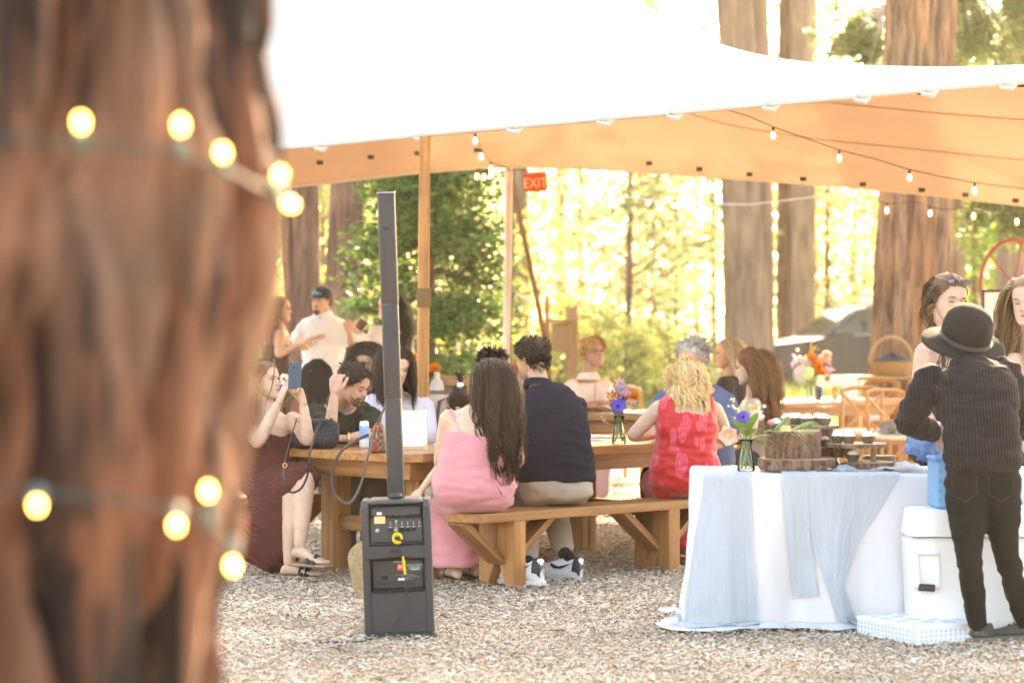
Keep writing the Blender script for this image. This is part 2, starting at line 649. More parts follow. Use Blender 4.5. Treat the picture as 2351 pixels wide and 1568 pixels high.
def build_trees():
    leaf_mats()
    BARK['pine'] = bark('pine_bark', (.20, .11, .078), (.055, .034, .026), (.34, .20, .14))
    BARK['dark'] = bark('dark_pine_bark', (.11, .055, .038), (.03, .018, .014), (.19, .10, .068))
    BARK['cedar'] = bark('cedar_bark', (.36, .235, .15), (.10, .055, .034), (.46, .24, .12), fine=1.6)
    BARK['pale'] = bark('pale_bark', (.25, .17, .12), (.15, .10, .075), (.33, .23, .16))  # lighter bark with less contrast than the pine bark

    def tall(label, x0, y0, x1, y1, w0, w1, Y, mat, ridges=9, furrow=.14, crown=True, top=24, seed=0, group=None):
        """trunk seen from survey (x0,y0) to (x1,y1), pulled down to the soil and up to its crown"""
        a, b = at(x0, y0, Y), at(x1, y1, Y)
        d = (b - a) / (b.z - a.z)
        base = a + d * (-.1 - a.z)
        tp = a + d * (top - a.z)
        tp.x = base.x + (tp.x - base.x) * .75
        ra, rb = w0 * Y / F / 2, w1 * Y / F / 2
        k = (rb - ra) / (b.z - a.z)
        r0 = max(ra + k * (0 - a.z), .05)
        r1 = max(r0 + k * top * .55, r0 * .3)
        t = thing('conifer_tree', label, 'tree', (base.x, base.y, 0), group=group, world_parts=True)
        trunk_mesh('trunk', mat, t, base, tp, r0, r1, nz=110, na=48 if r0 < .3 else 84, ridges=ridges, furrow=furrow, seed=seed)
        if crown:
            cs, g = [], random.Random(seed)
            br = MB()
            for k in range(34):
                z = g.uniform(top * .5, top)
                L = (1 - (z / top) ** 2) * 3.6 + .6
                a_ = g.uniform(0, 2 * PI)
                c = base.lerp(tp, z / top)
                e = c + Vector((math.cos(a_) * L, math.sin(a_) * L, -.25 * L))
                br.tube([c, c.lerp(e, .5) + Vector((0, 0, .12)), e], [.05, .03, .012], 5)
                for q in (.4, .65, .85, 1.0):
                    cs.append(tuple(c.lerp(e, q)))
            V, Fc = leaf_cloud(cs, 8, .36, .15, .5, seed, long=2.2)
            br.build('limb', mat, t)
            leaf_object('crown', V, Fc, LEAF['pine'], t)
        return t
    tall('massive cedar trunk with shaggy tan and orange fibrous bark beside the parked car', 2092, 800, 2132, 0, 158, 138, 27, BARK['cedar'], ridges=13, furrow=.2, seed=3)
    tall('thick straight pine trunk with dark furrowed bark behind the bonnet of the parked car', 1712, 780, 1700, 430, 92, 82, 57, BARK['dark'], seed=5)
    tall('slimmer pine trunk rising from the same spot as the thick pine trunk', 1806, 740, 1806, 450, 42, 38, 58, BARK['dark'], seed=8)
    tall('thin pale trunk partly hidden behind the paired pine trunks', 1868, 700, 1868, 470, 20, 18, 74, BARK['pale'], seed=9, crown=False)
    tall('pine trunk behind the man in the cap, leaning towards the cedar shrub', 795, 720, 816, 430, 74, 62, 31, BARK['pine'], seed=11)
    tall('dark upright pine trunk beside the leaning pine, behind the white shirt', 703, 715, 694, 440, 60, 52, 33, BARK['pine'], seed=13)
    tall('narrow leaning trunk next to the dark upright pine trunk', 662, 715, 645, 500, 26, 22, 33, BARK['pine'], seed=15, crown=False)
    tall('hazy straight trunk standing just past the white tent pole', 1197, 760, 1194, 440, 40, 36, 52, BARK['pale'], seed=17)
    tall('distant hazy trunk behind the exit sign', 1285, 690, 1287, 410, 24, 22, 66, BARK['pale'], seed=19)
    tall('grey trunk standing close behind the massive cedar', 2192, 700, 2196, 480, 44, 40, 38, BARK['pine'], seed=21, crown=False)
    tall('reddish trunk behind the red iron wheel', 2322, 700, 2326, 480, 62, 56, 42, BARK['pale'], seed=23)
    tall('pale trunk rising above the tent canopy', 1690, 330, 1676, 0, 76, 66, 46, BARK['pale'], seed=25)
    tall('thin trunk above the tent canopy beside the pale one', 1745, 330, 1740, 0, 40, 36, 47, BARK['pale'], seed=27, crown=False)
    tall('hazy trunk above the canopy between the pale one and the cedar', 1840, 330, 1838, 0, 46, 42, 56, BARK['pale'], seed=29)

    # young broadleaf trees and bushes, a few templates copied
    def template(kind, mat, h, rad, n_cl, n_each, size, seed, low=.15):
        g = random.Random(seed)
        t = thing('young_tree', 'x', 'tree')
        b = MB()
        b.tube([(0, 0, -.05), (.05, .02, h * .5), (0, .05, h * .95)], [.045 * h / 4, .03 * h / 4, .008], 7)
        cs, sp = [], []
        for k in range(n_cl):
            z = h * g.uniform(low, 1)
            rr = rad * (1 - (z / h) ** 1.8 * .75) * math.sqrt(g.uniform(.05, 1))
            a = g.uniform(0, 2 * PI)
            c = Vector((math.cos(a) * rr, math.sin(a) * rr, z))
            b.tube([(0.02, .02, max(0, z - rr * .45)), c * .6 + Vector((0, 0, z * .36)), c], [.016, .01, .004], 4)
            cs.append(tuple(c))
            sp.append(g.uniform(.6, 1.3) * rad * .15)
        V, Fc = leaf_cloud(cs, n_each, sp, size, .55, seed, long=1.7)
        b.build('trunk', BARK['pine'], t)
        leaf_object('crown', V, Fc, mat, t)
        return t
    T = {
        'yellow': template('y', LEAF['yellow'], 5.5, 1.7, 60, 34, .085, 31),
        'green': template('g', LEAF['green'], 6.0, 1.6, 60, 36, .08, 32),
        'pale': template('p', LEAF['pale'], 7.0, 2.0, 60, 30, .10, 33),
        'bush': template('b', LEAF['yellow'], 1.7, 1.3, 60, 60, .05, 34, low=.08),
    }
    lab = {'yellow': ('yellow-green young tree glowing in the backlight beyond the tent', 'young_tree', 'tree', 'glowing young trees beyond the tent'),
           'green': ('mid-green young tree standing among the trunks beyond the tent', 'young_tree', 'tree', 'mid-green young trees among the trunks'),
           'pale': ('tall pale olive young tree in the hazy wood', 'young_tree', 'tree', 'pale young trees in the hazy wood'),
           'bush': ('low bright yellow-green bush on the sunlit forest floor', 'low_bush', 'bush', 'low bright bushes on the forest floor')}
    spots = []
    g = random.Random(5)
    # kind, survey x, distance, scale
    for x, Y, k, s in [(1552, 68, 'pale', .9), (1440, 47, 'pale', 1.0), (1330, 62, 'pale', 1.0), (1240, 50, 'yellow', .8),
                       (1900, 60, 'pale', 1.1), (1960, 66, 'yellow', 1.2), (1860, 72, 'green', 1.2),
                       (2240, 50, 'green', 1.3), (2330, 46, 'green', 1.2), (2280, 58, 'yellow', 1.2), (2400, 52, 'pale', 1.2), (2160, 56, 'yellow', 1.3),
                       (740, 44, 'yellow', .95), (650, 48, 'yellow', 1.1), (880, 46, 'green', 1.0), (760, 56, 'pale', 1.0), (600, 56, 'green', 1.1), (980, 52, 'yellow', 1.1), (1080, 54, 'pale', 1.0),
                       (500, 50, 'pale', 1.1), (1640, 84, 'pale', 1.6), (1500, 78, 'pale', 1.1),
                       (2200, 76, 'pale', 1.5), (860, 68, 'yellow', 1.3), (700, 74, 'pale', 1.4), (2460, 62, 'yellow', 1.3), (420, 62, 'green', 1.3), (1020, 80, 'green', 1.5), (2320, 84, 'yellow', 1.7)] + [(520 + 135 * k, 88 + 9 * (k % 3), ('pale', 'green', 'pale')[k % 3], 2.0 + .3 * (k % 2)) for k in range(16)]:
        spots.append((x, Y, k, s))
    for x, Y, s in [(1440, 40, .8), (1510, 42, .85), (1380, 43, .75), (1585, 43, .7), (1340, 46, 1.2), (720, 36, 1.2), (660, 38, 1.2), (780, 40, 1.1), (1290, 44, .9), (1460, 50, 1.0), (1230, 46, .8), (930, 40, .9), (590, 40, 1.1), (1180, 42, .7), (2250, 42, 1.0), (2340, 44, 1.1)]:
        spots.append((x, Y, 'bush', s))
    used = set()
    for x, Y, k, s in spots:
        o = T[k] if k not in used else copy_tree(T[k])
        used.add(k)
        p = at(x, 800, Y)
        o.location = (p.x, Y, min(.25, (Y - 24) * .009) - .02)
        sc = s * g.uniform(.9, 1.1)
        o.scale = (sc, sc, sc)
        o.rotation_euler = (0, 0, g.uniform(0, 6.28))
        L = lab[k]
        o.name = L[1]
        tag(o, L[0], L[2], L[3])

    # dense dark-green cedar sapling behind the wooden pole
    c = at(985, 800, 26)
    t = thing('cedar_sapling', 'dense dark-green young cedar behind the wooden tent pole', 'tree', (c.x, 26, 0), world_parts=True)
    br, cs, sp, gg = MB(), [], [], random.Random(77)
    br.tube([(c.x, 26, -.1), (c.x, 26, 3), (c.x, 26, 6.2)], [.09, .05, .01], 8)
    for k in range(230):
        z = gg.uniform(.12, 6)
        L = .76 * (1 - (z / 6.6) ** 1.6) + .1
        a = gg.uniform(0, 2 * PI)
        e = Vector((c.x + math.cos(a) * L, 26 + math.sin(a) * L, z - .1 * L))
        s0 = Vector((c.x, 26, z + .05))
        br.tube([s0, s0.lerp(e, .5) + Vector((0, 0, .05)), e], [.014, .01, .004], 4)
        for q in (.45, .7, .9, 1.05):
            cs.append(tuple(s0.lerp(e, q)))
            sp.append(.07 + .06 * q)
    V, Fc = leaf_cloud(cs, 52, sp, .036, .55, 12, long=2.4)
    br.build('trunk', BARK['pine'], t)
    leaf_object('crown', V, Fc, LEAF['cedar'], t)

    # pine boughs hanging beside the cedar
    for i, (x, y, Y, n, lab_) in enumerate([(2290, 470, 33, 26, 'drooping pine bough behind the red wheel'), (2290, 60, 32, 26, 'pine bough beside the top of the massive cedar'),
                                            (1935, 110, 36, 18, 'bare-tipped pine bough above the canopy by the cedar')]):
        p = at(x, y, Y)
        t = thing('pine_bough', lab_, 'branch', p, world_parts=True)
        gg = random.Random(100 + i)
        br, cs = MB(), []
        root = p + Vector((-.55 if i < 2 else .75, 0, .6))
        for k in range(n):
            e = p + Vector((gg.uniform(-.6, .7), gg.uniform(-.6, .6), gg.uniform(-.65, .7)))
            mid = root.lerp(e, .5) + Vector((0, 0, .18))
            br.tube([root, mid, e], [.03, .016, .006], 5)
            for q in (.6, .8, 1.0):
                cs.append(tuple(mid.lerp(e, q)))
        V, Fc = leaf_cloud(cs, 90, .10, .022, .9, 55 + i, long=6.5, droop=.25)
        br.build('limb', M('grey_limb', (.38, .33, .29), .8), t)
        leaf_object('needles', V, Fc, LEAF['pine'], t)

    # meadow grass near the car
    g2 = np.random.default_rng(8)
    n = 14000
    y = g2.uniform(27, 50, n)
    x = g2.uniform(-.06, .26, n) * y
    hgt = g2.uniform(.12, .38, n)
    zb = np.minimum(.25, (y - 24) * .009)
    a = g2.uniform(0, 6.28, n)
    dx, dy = np.cos(a) * .012, np.sin(a) * .012
    bx, by = g2.normal(0, .08, n), g2.normal(0, .08, n)
    V = np.stack([np.stack([x - dx, y - dy, zb], 1), np.stack([x + dx, y + dy, zb], 1), np.stack([x + bx, y + by, zb + hgt], 1)], 1).reshape(-1, 3)
    o = leaf_object('grass', V, np.arange(n * 3).reshape(-1, 3), M('grass_blade', (.20, .26, .07), .6, transl=.4, island=.5))
    tag(o, 'loose green grass growing round the parked car', None, kind='stuff')


# ------------------------------------------------------------------ the big trunk beside the lens, with its lights
def build_near_trunk():
    bm = bark('near_bark', (.18, .076, .042), (.016, .009, .007), (.29, .165, .11), fine=1.6)
    for nd in bm.node_tree.nodes:
        if nd.type == 'MAP_RANGE':
            nd.inputs[1].default_value, nd.inputs[2].default_value = (.43, .56) if nd.inputs[1].default_value < .4 else (.48, .62)
        elif nd.type == 'TEX_NOISE' and nd.inputs['Detail'].default_value > 6:
            nd.inputs['Detail'].default_value = 3
    cx, cy, r = -.878, 3.35, .52
    t = thing('pine_tree', 'huge pine trunk with furrowed red-brown bark wrapped in fairy lights', 'tree', (cx, cy, 0), world_parts=True)
    P = []
    nz, na = 180, 210
    for i in range(nz + 1):
        z = -.05 + 3.3 * i / nz
        e = pw(z, [(0, -.035), (.9, -.03), (1.03, -.022), (1.25, -.006), (1.36, .004), (1.46, .024), (1.6, .028), (1.72, .018), (2.2, .0), (3.3, -.03)])[0]
        ring = []
        for k in range(na):
            a = 2 * PI * k / na
            ca, sa = math.cos(a), math.sin(a)
            q = Vector((ca * 3.4 + z * .12, sa * 3.4, z * .8))
            q.x += .35 * noise.noise((ca * 2, sa * 2, z * 2.2))
            w = min(1.0, abs(noise.fractal(q * 1.25, 1, 2, 3)) * 2.6) ** .6
            f2 = noise.fractal(Vector((ca * 15, sa * 15, z * 9)), 1, 2, 4)
            rr = r + e + .11 * (w - .97) + .012 * f2
            ring.append((cx + ca * rr + .03 * (z - 1.4), cy + sa * rr, z))
        P.append(ring)
    MB().grid(P, wrap=True).build('trunk', bm, t, smooth=180)

    wire_m = M('fairy_wire_green', (.028, .05, .045), .7)
    sock_m = M('fairy_socket_green', (.10, .16, .155), .5)
    glow = M('fairy_bulb_glow', (1, .6, .2), .3, emit=(1.0, .50, .12), estr=6.0)

    def string(label, tab, bulbs, x_end):
        s = thing('fairy_lights', label, 'string lights', (cx, cy, tab[0][1]), world_parts=True)

        def surf(x):                     # point on the bark seen at survey column x, at the wire's height
            y = pw(x, tab)[0]
            Y = 2.9
            for _ in range(12):
                p = at(x, y, Y)
                z = p.z
                dx = p.x - cx - .03 * (z - 1.4)
                rr = r + .045
                Y = cy - math.sqrt(max(rr * rr - dx * dx, .0005))
            return at(x, y, Y - .016)
        w = MB().tube([surf(x) for x in range(-160, x_end, 18)], .0032, 6)
        w.build('wire', wire_m, s)
        for x, y in bulbs:
            q = surf(min(x, x_end - 14))
            b = at(x, y, q.y - .022)
            d = (b - q)
            d = d.normalized() if d.length > .004 else Vector((0, 0, 1))
            ax, ay = basis(d)
            m3 = Matrix((ax, ay, d)).transposed()
            sk = MB().lathe([(.0075, 0), (.0085, .01), (.0085, .022), (.006, .026)], 10, q - d * .006, mat=m3).build('socket', sock_m, s)
            MB().lathe([(.002, 0), (.0042, .003), (.0052, .008), (.0042, .013), (.002, .016), (.0008, .017)], 12, b - d * .008, mat=m3).build('bulb', glow, s)
    string('upper loop of warm fairy lights round the huge trunk', [(-200, 300), (0, 318), (180, 330), (400, 352), (520, 390), (600, 432), (700, 480)],
           [(186, 281), (415, 288), (511, 350), (643, 402), (667, 469)], 640)
    string('lower loop of warm fairy lights round the huge trunk', [(-200, 1110), (0, 1120), (150, 1135), (300, 1150), (400, 1170), (480, 1200), (560, 1270), (700, 1340)],
           [(85, 1160), (405, 1206), (478, 1127), (534, 1298)], 550)


# ------------------------------------------------------------------ tent
FRONT = [(-500, 18.0, 352), (640, 17.0, 342), (975, 16.0, 308), (1500, 15.6, 262), (2351, 15.0, 186), (3000, 14.7, 140)]
BACK = [(-500, 21, 500), (640, 22.0, 432), (900, 23, 402), (1165, 24.0, 378), (1300, 24.0, 384), (1500, 24.0, 396), (2000, 23.0, 432), (2351, 22.0, 470), (3000, 20.5, 560)]
BUMP = [(-500, 1.2), (300, 2.0), (900, 2.1), (1150, 1.85), (1350, 1.42), (1500, 1.02), (1600, .81), (1700, .66), (1900, .52), (2150, .45), (2351, .42), (3000, .4)]


def tent_point(s, t, lift=0.0):
    Yf, yf = smooth_pw(s, FRONT, 120)
    Yb, yb = smooth_pw(s, BACK, 120)
    f, b = at(s, yf, Yf), at(s, yb, Yb)
    p = f.lerp(b, t)
    sh = math.sin(PI * min(1, max(0, t)) ** .88) ** .85 if 0 < t < 1 else 0
    p.z += smooth_pw(s, BUMP, 60)[0] * sh + lift
    return p


def build_tent():
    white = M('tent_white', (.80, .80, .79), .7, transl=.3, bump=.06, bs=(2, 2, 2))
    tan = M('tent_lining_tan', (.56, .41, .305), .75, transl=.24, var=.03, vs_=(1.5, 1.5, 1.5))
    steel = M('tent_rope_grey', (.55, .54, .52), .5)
    dark = M('tent_tab_dark', (.035, .025, .02), .7)
    b0 = tent_point(975, 0)
    t = thing('stretch_tent', 'large white stretch tent with peach-tan underside over the tables', 'tent', (b0.x, b0.y, 0), world_parts=True)
    S = [-500 + 3500 * i / 110 for i in range(111)]
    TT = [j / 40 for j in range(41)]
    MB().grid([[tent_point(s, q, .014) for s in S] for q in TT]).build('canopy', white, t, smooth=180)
    MB().grid([[tent_point(s, q, -.014) for s in S] for q in TT]).build('lining', tan, t, smooth=180)
    ed = [tent_point(s, 0) for s in S]
    MB().tube(ed, .022, 8).build('edge_rope', steel, t)
    MB().tube([tent_point(s, 1.0) for s in S], .017, 8).build('edge_rope', steel, t)
    tie = M('tent_tie_grey', (.5, .5, .47), .7)
    for s in (745, 975, 1188, 1395, 1555, 1775, 1985, 2140, 2320, 2500):
        p = tent_point(s, 0)
        b = MB()
        b.ell(p + Vector((0, -.01, 0)), (.05, .032, .034), 10, 6)
        b.tube([p + Vector((-.07, 0, -.03)), p + Vector((0, -.02, -.045)), p + Vector((.07, 0, .02))], [.012, .02, .01], 6)
        b.build('edge_knot', tie, t)
    for s in (1350, 1515, 1730, 1880, 2115, 2345):
        p = tent_point(s, .012)
        MB().box(p + Vector((0, 0, -.045)), (.055, .012, .04), .004).build('edge_tab', dark, t)
    for s in (735, 852, 960, 1095, 1490, 1605, 1720, 1843, 1980, 2115, 2215, 2330):
        p = tent_point(s, .975)
        MB().box(p + Vector((0, -.03, -.035)), (.06, .012, .04), .004).build('edge_tab', dark, t)
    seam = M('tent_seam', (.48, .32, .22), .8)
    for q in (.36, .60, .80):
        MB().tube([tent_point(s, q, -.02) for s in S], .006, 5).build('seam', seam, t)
    pale = M('tent_seam_white', (.66, .66, .64), .8)
    for q in (.06, .14, .22):
        MB().tube([tent_point(s, q, .017) for s in S], .003, 5).build('seam', pale, t)

    # poles
    pole = wood('pole_wood', (.45, .19, .05), (.26, .10, .025), .5, grain=(30, 30, 1.5), bump=.1)
    a = tent_point(976, 0)
    x0 = at(970, 1000, 16.05).x
    e = thing('tent_pole', 'round varnished wooden tent pole with a rope-wrapped joint', 'pole', (x0, 16.06, 0), world_parts=True)
    MB().tube([(x0, 16.06, -.05), (x0 * .99 + a.x * .01, 16.06, 1), (a.x, 16.05, a.z - .02)], [.042, .040, .036], 16).build('shaft', pole, e)
    z1, z2 = at(970, 705, 16.05).z, at(970, 664, 16.05).z
    wr = MB()
    for k in range(14):
        z = lerp(z1, z2, k / 13)
        q = lerp(x0, a.x, z / a.z)
        ring = [(q + math.cos(2 * PI * i / 16) * .043, 16.06 + math.sin(2 * PI * i / 16) * .043, z + .001 * i / 16) for i in range(17)]
        wr.tube(ring, .0058, 5)
    wr.build('rope_binding', M('jute', (.30, .17, .07), .9, bump=.3, bs=(200, 200, 200)), e)
    a2 = tent_point(1168, 1.0)
    x2 = at(1161, 820, 23.9).x
    wpm = M('pole_white', (.72, .68, .62), .5, col2=(.55, .48, .40), vs_=(6, 6, 1.5))
    e = thing('tent_pole', 'slim whitish tent pole under the far edge beside the exit sign', 'pole', (x2, 23.9, 0), world_parts=True)
    MB().tube([(x2, 23.9, -.05), (a2.x, 23.9, a2.z)], [.042, .040], 14).build('shaft', wpm, e)
    MB().tube([(x2 + .035, 23.86, 0), (a2.x + .05, 23.85, a2.z - .02)], .007, 5).build('power_lead', M('lead_dark', (.04, .035, .03), .6), e)
    e = thing('guy_strap', 'brown guy strap slanting down from the white tent pole', 'strap', at(1250, 790, 27), world_parts=True)
    MB().tube([at(1172, 400, 24), at(1215, 600, 25.6), at(1256, 800, 27.3), at(1263, 890, 28)], .028, 6, flat=.35).build('webbing', M('strap_brown', (.20, .13, .085), .8), e)

    # string lights under the canopy
    cord = M('festoon_cord', (.045, .03, .022), .6)
    bulb = M('festoon_bulb', (1, .75, .45), .2, emit=(1.0, .62, .28), estr=2.2)
    sock = M('festoon_socket', (.03, .025, .022), .5)

    def festoon(label, pts, bulbs, up=.0, rb=.018):
        s = thing('festoon_lights', label, 'string lights', pts[0], world_parts=True)
        MB().tube(pts, .0045, 6).build('cord', cord, s)
        for p in bulbs:
            MB().lathe([(.009, .0), (.010, -.012), (.010, -.034), (.008, -.038)], 10, p).build('socket', sock, s)
            MB().lathe([(.007, -.036), (rb * .7, -.048), (rb, -.064), (rb * .85, -.08), (.008, -.092), (.002, -.094)], 12, p).build('bulb', bulb, s)
    B1 = [at(1775, 292, 18.6), at(1927, 345, 19.2), at(2088, 390, 19.8), at(2238, 420, 20.2), at(2400, 440, 20.4)]
    P1 = [at(1660, 250, 17.6), at(1720, 268, 18.1)] + B1[:1] + [at(1850, 318, 18.9), B1[1], at(2010, 366, 19.5), B1[2], at(2160, 406, 20), B1[3], B1[4]]
    festoon('festoon bulbs strung along the tan lining towards the far edge', P1, B1)
    B2 = [at(1091, 306, 20.5), at(1105, 343, 21.6), at(1127, 372, 22.6)]
    festoon('short run of festoon bulbs dropping to the white pole', [at(1086, 296, 20.0)] + B2 + [at(1165, 388, 23.5)], B2)
    gg = random.Random(4)
    B3 = [at(1095 + 8 * k, 390 + gg.uniform(-3, 8), 23.5) for k in range(12)]
    festoon('tangled cluster of small bulbs at the head of the white pole', [at(1080, 396, 23.5)] + B3 + [at(1255, 398, 23.7)], B3[:6:2], rb=.016)
    P4 = [at(1250, 420, 24.5), at(1400, 448, 25), at(1560, 468, 25.5), at(1720, 470, 26), at(1850, 455, 26.5), at(2030, 425, 27)]
    e = thing('overhead_wire', 'pale wire sagging between trees beyond the tent', 'wire', P4[0], world_parts=True)
    MB().tube(P4, .006, 5).build('wire', M('wire_pale', (.5, .46, .4), .6), e)
    P5 = [tent_point(s, 1.0) + Vector((0, .1, -.1 - .02 * math.sin(s / 20))) for s in range(1980, 2600, 20)]
    B5 = [p for p in P5[3::5]]
    festoon('festoon bulbs hung under the far edge of the tent', P5, B5, rb=.016)

    # exit sign
    p = at(1229, 419, 23.0)
    hw, hh = 26 * 23.0 / F, 22 * 23.0 / F
    e = thing('exit_sign', 'red exit sign with pale letters hanging from the tent edge', 'sign', (p.x, p.y, p.z - hh), world_parts=True)
    rm = Matrix.Rotation(R(-2), 3, 'Y')
    MB().box(p, (hw * 2, .02, hh * 2), .004, rm).build('panel', M('exit_red', (.72, .085, .035), .45), e)
    text_mesh('EXIT', hh * 1.5, 'lettering', M('exit_cream', (.85, .72, .42), .5), e,
              mtx(p + Vector((0, -.013, -.012)), rm @ Vector((1, 0, 0)), rm @ Vector((0, 0, 1))), sx=.80)
    for q in (-.7, .7):
        MB().tube([p + Vector((q * hw, 0, hh)), p + Vector((q * hw * .9, 0, hh + .06))], .004, 5).build('hanger', cord, e)


# ------------------------------------------------------------------ far props: signpost, car, wheel
def build_far():
    w1 = wood('post_wood', (.36, .19, .075), (.24, .12, .05), .7, grain=(20, 20, 2))
    b = at(1290, 840, 34)
    e = thing('trail_sign', 'wooden box signboard on two square posts in the sun', 'sign', (b.x, 34, 0), world_parts=True)
    s = 34 / F

    def post(x0, x1, y0, mat, dy=0):
        p0, p1 = at(x0, y0, 34), at(x1, y0, 34)
        MB().box(((p0.x + p1.x) / 2, 34 + dy, p0.z / 2), (p1.x - p0.x, .14, p0.z), .01).build('post', mat, e)
    post(1250, 1262, 680, M('post_red', (.33, .13, .06), .7), -.05)
    post(1299, 1327, 705, w1)
    p0, p1 = at(1266, 742, 34), at(1309, 806, 34)
    MB().box(((p0.x + p1.x) / 2, 33.9, (p0.z + p1.z) / 2), (p1.x - p0.x, .2, p0.z - p1.z), .01).build('sign_box', M('sign_brown', (.23, .12, .045), .7), e)
    MB().box(((p0.x + p1.x) / 2, 33.88, p0.z + .03), (p1.x - p0.x + .06, .3, .04), .008).build('cap', w1, e)

    # SUV
    build_car()

    # red iron wheel and framed board
    c = at(2330, 655, 21)
    e = thing('iron_wheel', 'red iron wagon wheel standing upright by the framed board', 'wheel', (c.x, 21, c.z - .42), world_parts=True)
    red = M('wheel_red', (.30, .055, .06), .45)
    r = 104 * 21 / F / 1.0
    rx = r * .82
    ring = [(c.x + rx * math.cos(2 * PI * k / 48), 21 + .12 * math.cos(2 * PI * k / 48), c.z + r * math.sin(2 * PI * k / 48)) for k in range(49)]
    MB().tube(ring, .017, 8).build('rim', red, e)
    for k in range(6):
        a = 2 * PI * (k + .3) / 6
        MB().tube([(c.x, 21, c.z), (c.x + rx * math.cos(a), 21 + .12 * math.cos(a), c.z + r * math.sin(a))], .009, 6).build('spoke', red, e)
    MB().lathe([(.05, -.06), (.06, -.03), (.06, .03), (.05, .06)], 14, c, mat=Matrix.Rotation(R(90), 3, 'X')).build('hub', red, e)
    MB().box((c.x, 21.02, (c.z - r) / 2), (.07, .07, c.z - r + .02), .008).build('stand', w1, e)
    p0, p1 = at(2257, 668, 19.6), at(2345, 900, 19.6)
    e = thing('sign_board', 'blank white board in a thin black frame before the red wheel', 'sign', ((p0.x + p1.x) / 2, 19.6, 0), world_parts=True)
    cx_, cz, w_, h_ = (p0.x + p1.x) / 2, (p0.z + p1.z) / 2, p1.x - p0.x, p0.z - p1.z
    MB().box((cx_, 19.61, cz), (w_ - .01, .01, h_ - .01), .001).build('board', M('board_white', (.78, .76, .74), .6), e)
    blk = M('frame_black', (.03, .028, .028), .5)
    for sx in (-1, 1):
        MB().box((cx_ + sx * w_ / 2, 19.6, cz), (.02, .03, h_), .003).build('frame_rail', blk, e)
        MB().box((cx_ + sx * w_ * .42, 19.66, cz / 2 - .1), (.03, .03, cz * 1.2), .003).build('easel_leg', blk, e)
        MB().box((cx_, 19.6, cz + sx * h_ / 2), (w_ + .02, .03, .02), .003).build('frame_rail', blk, e)


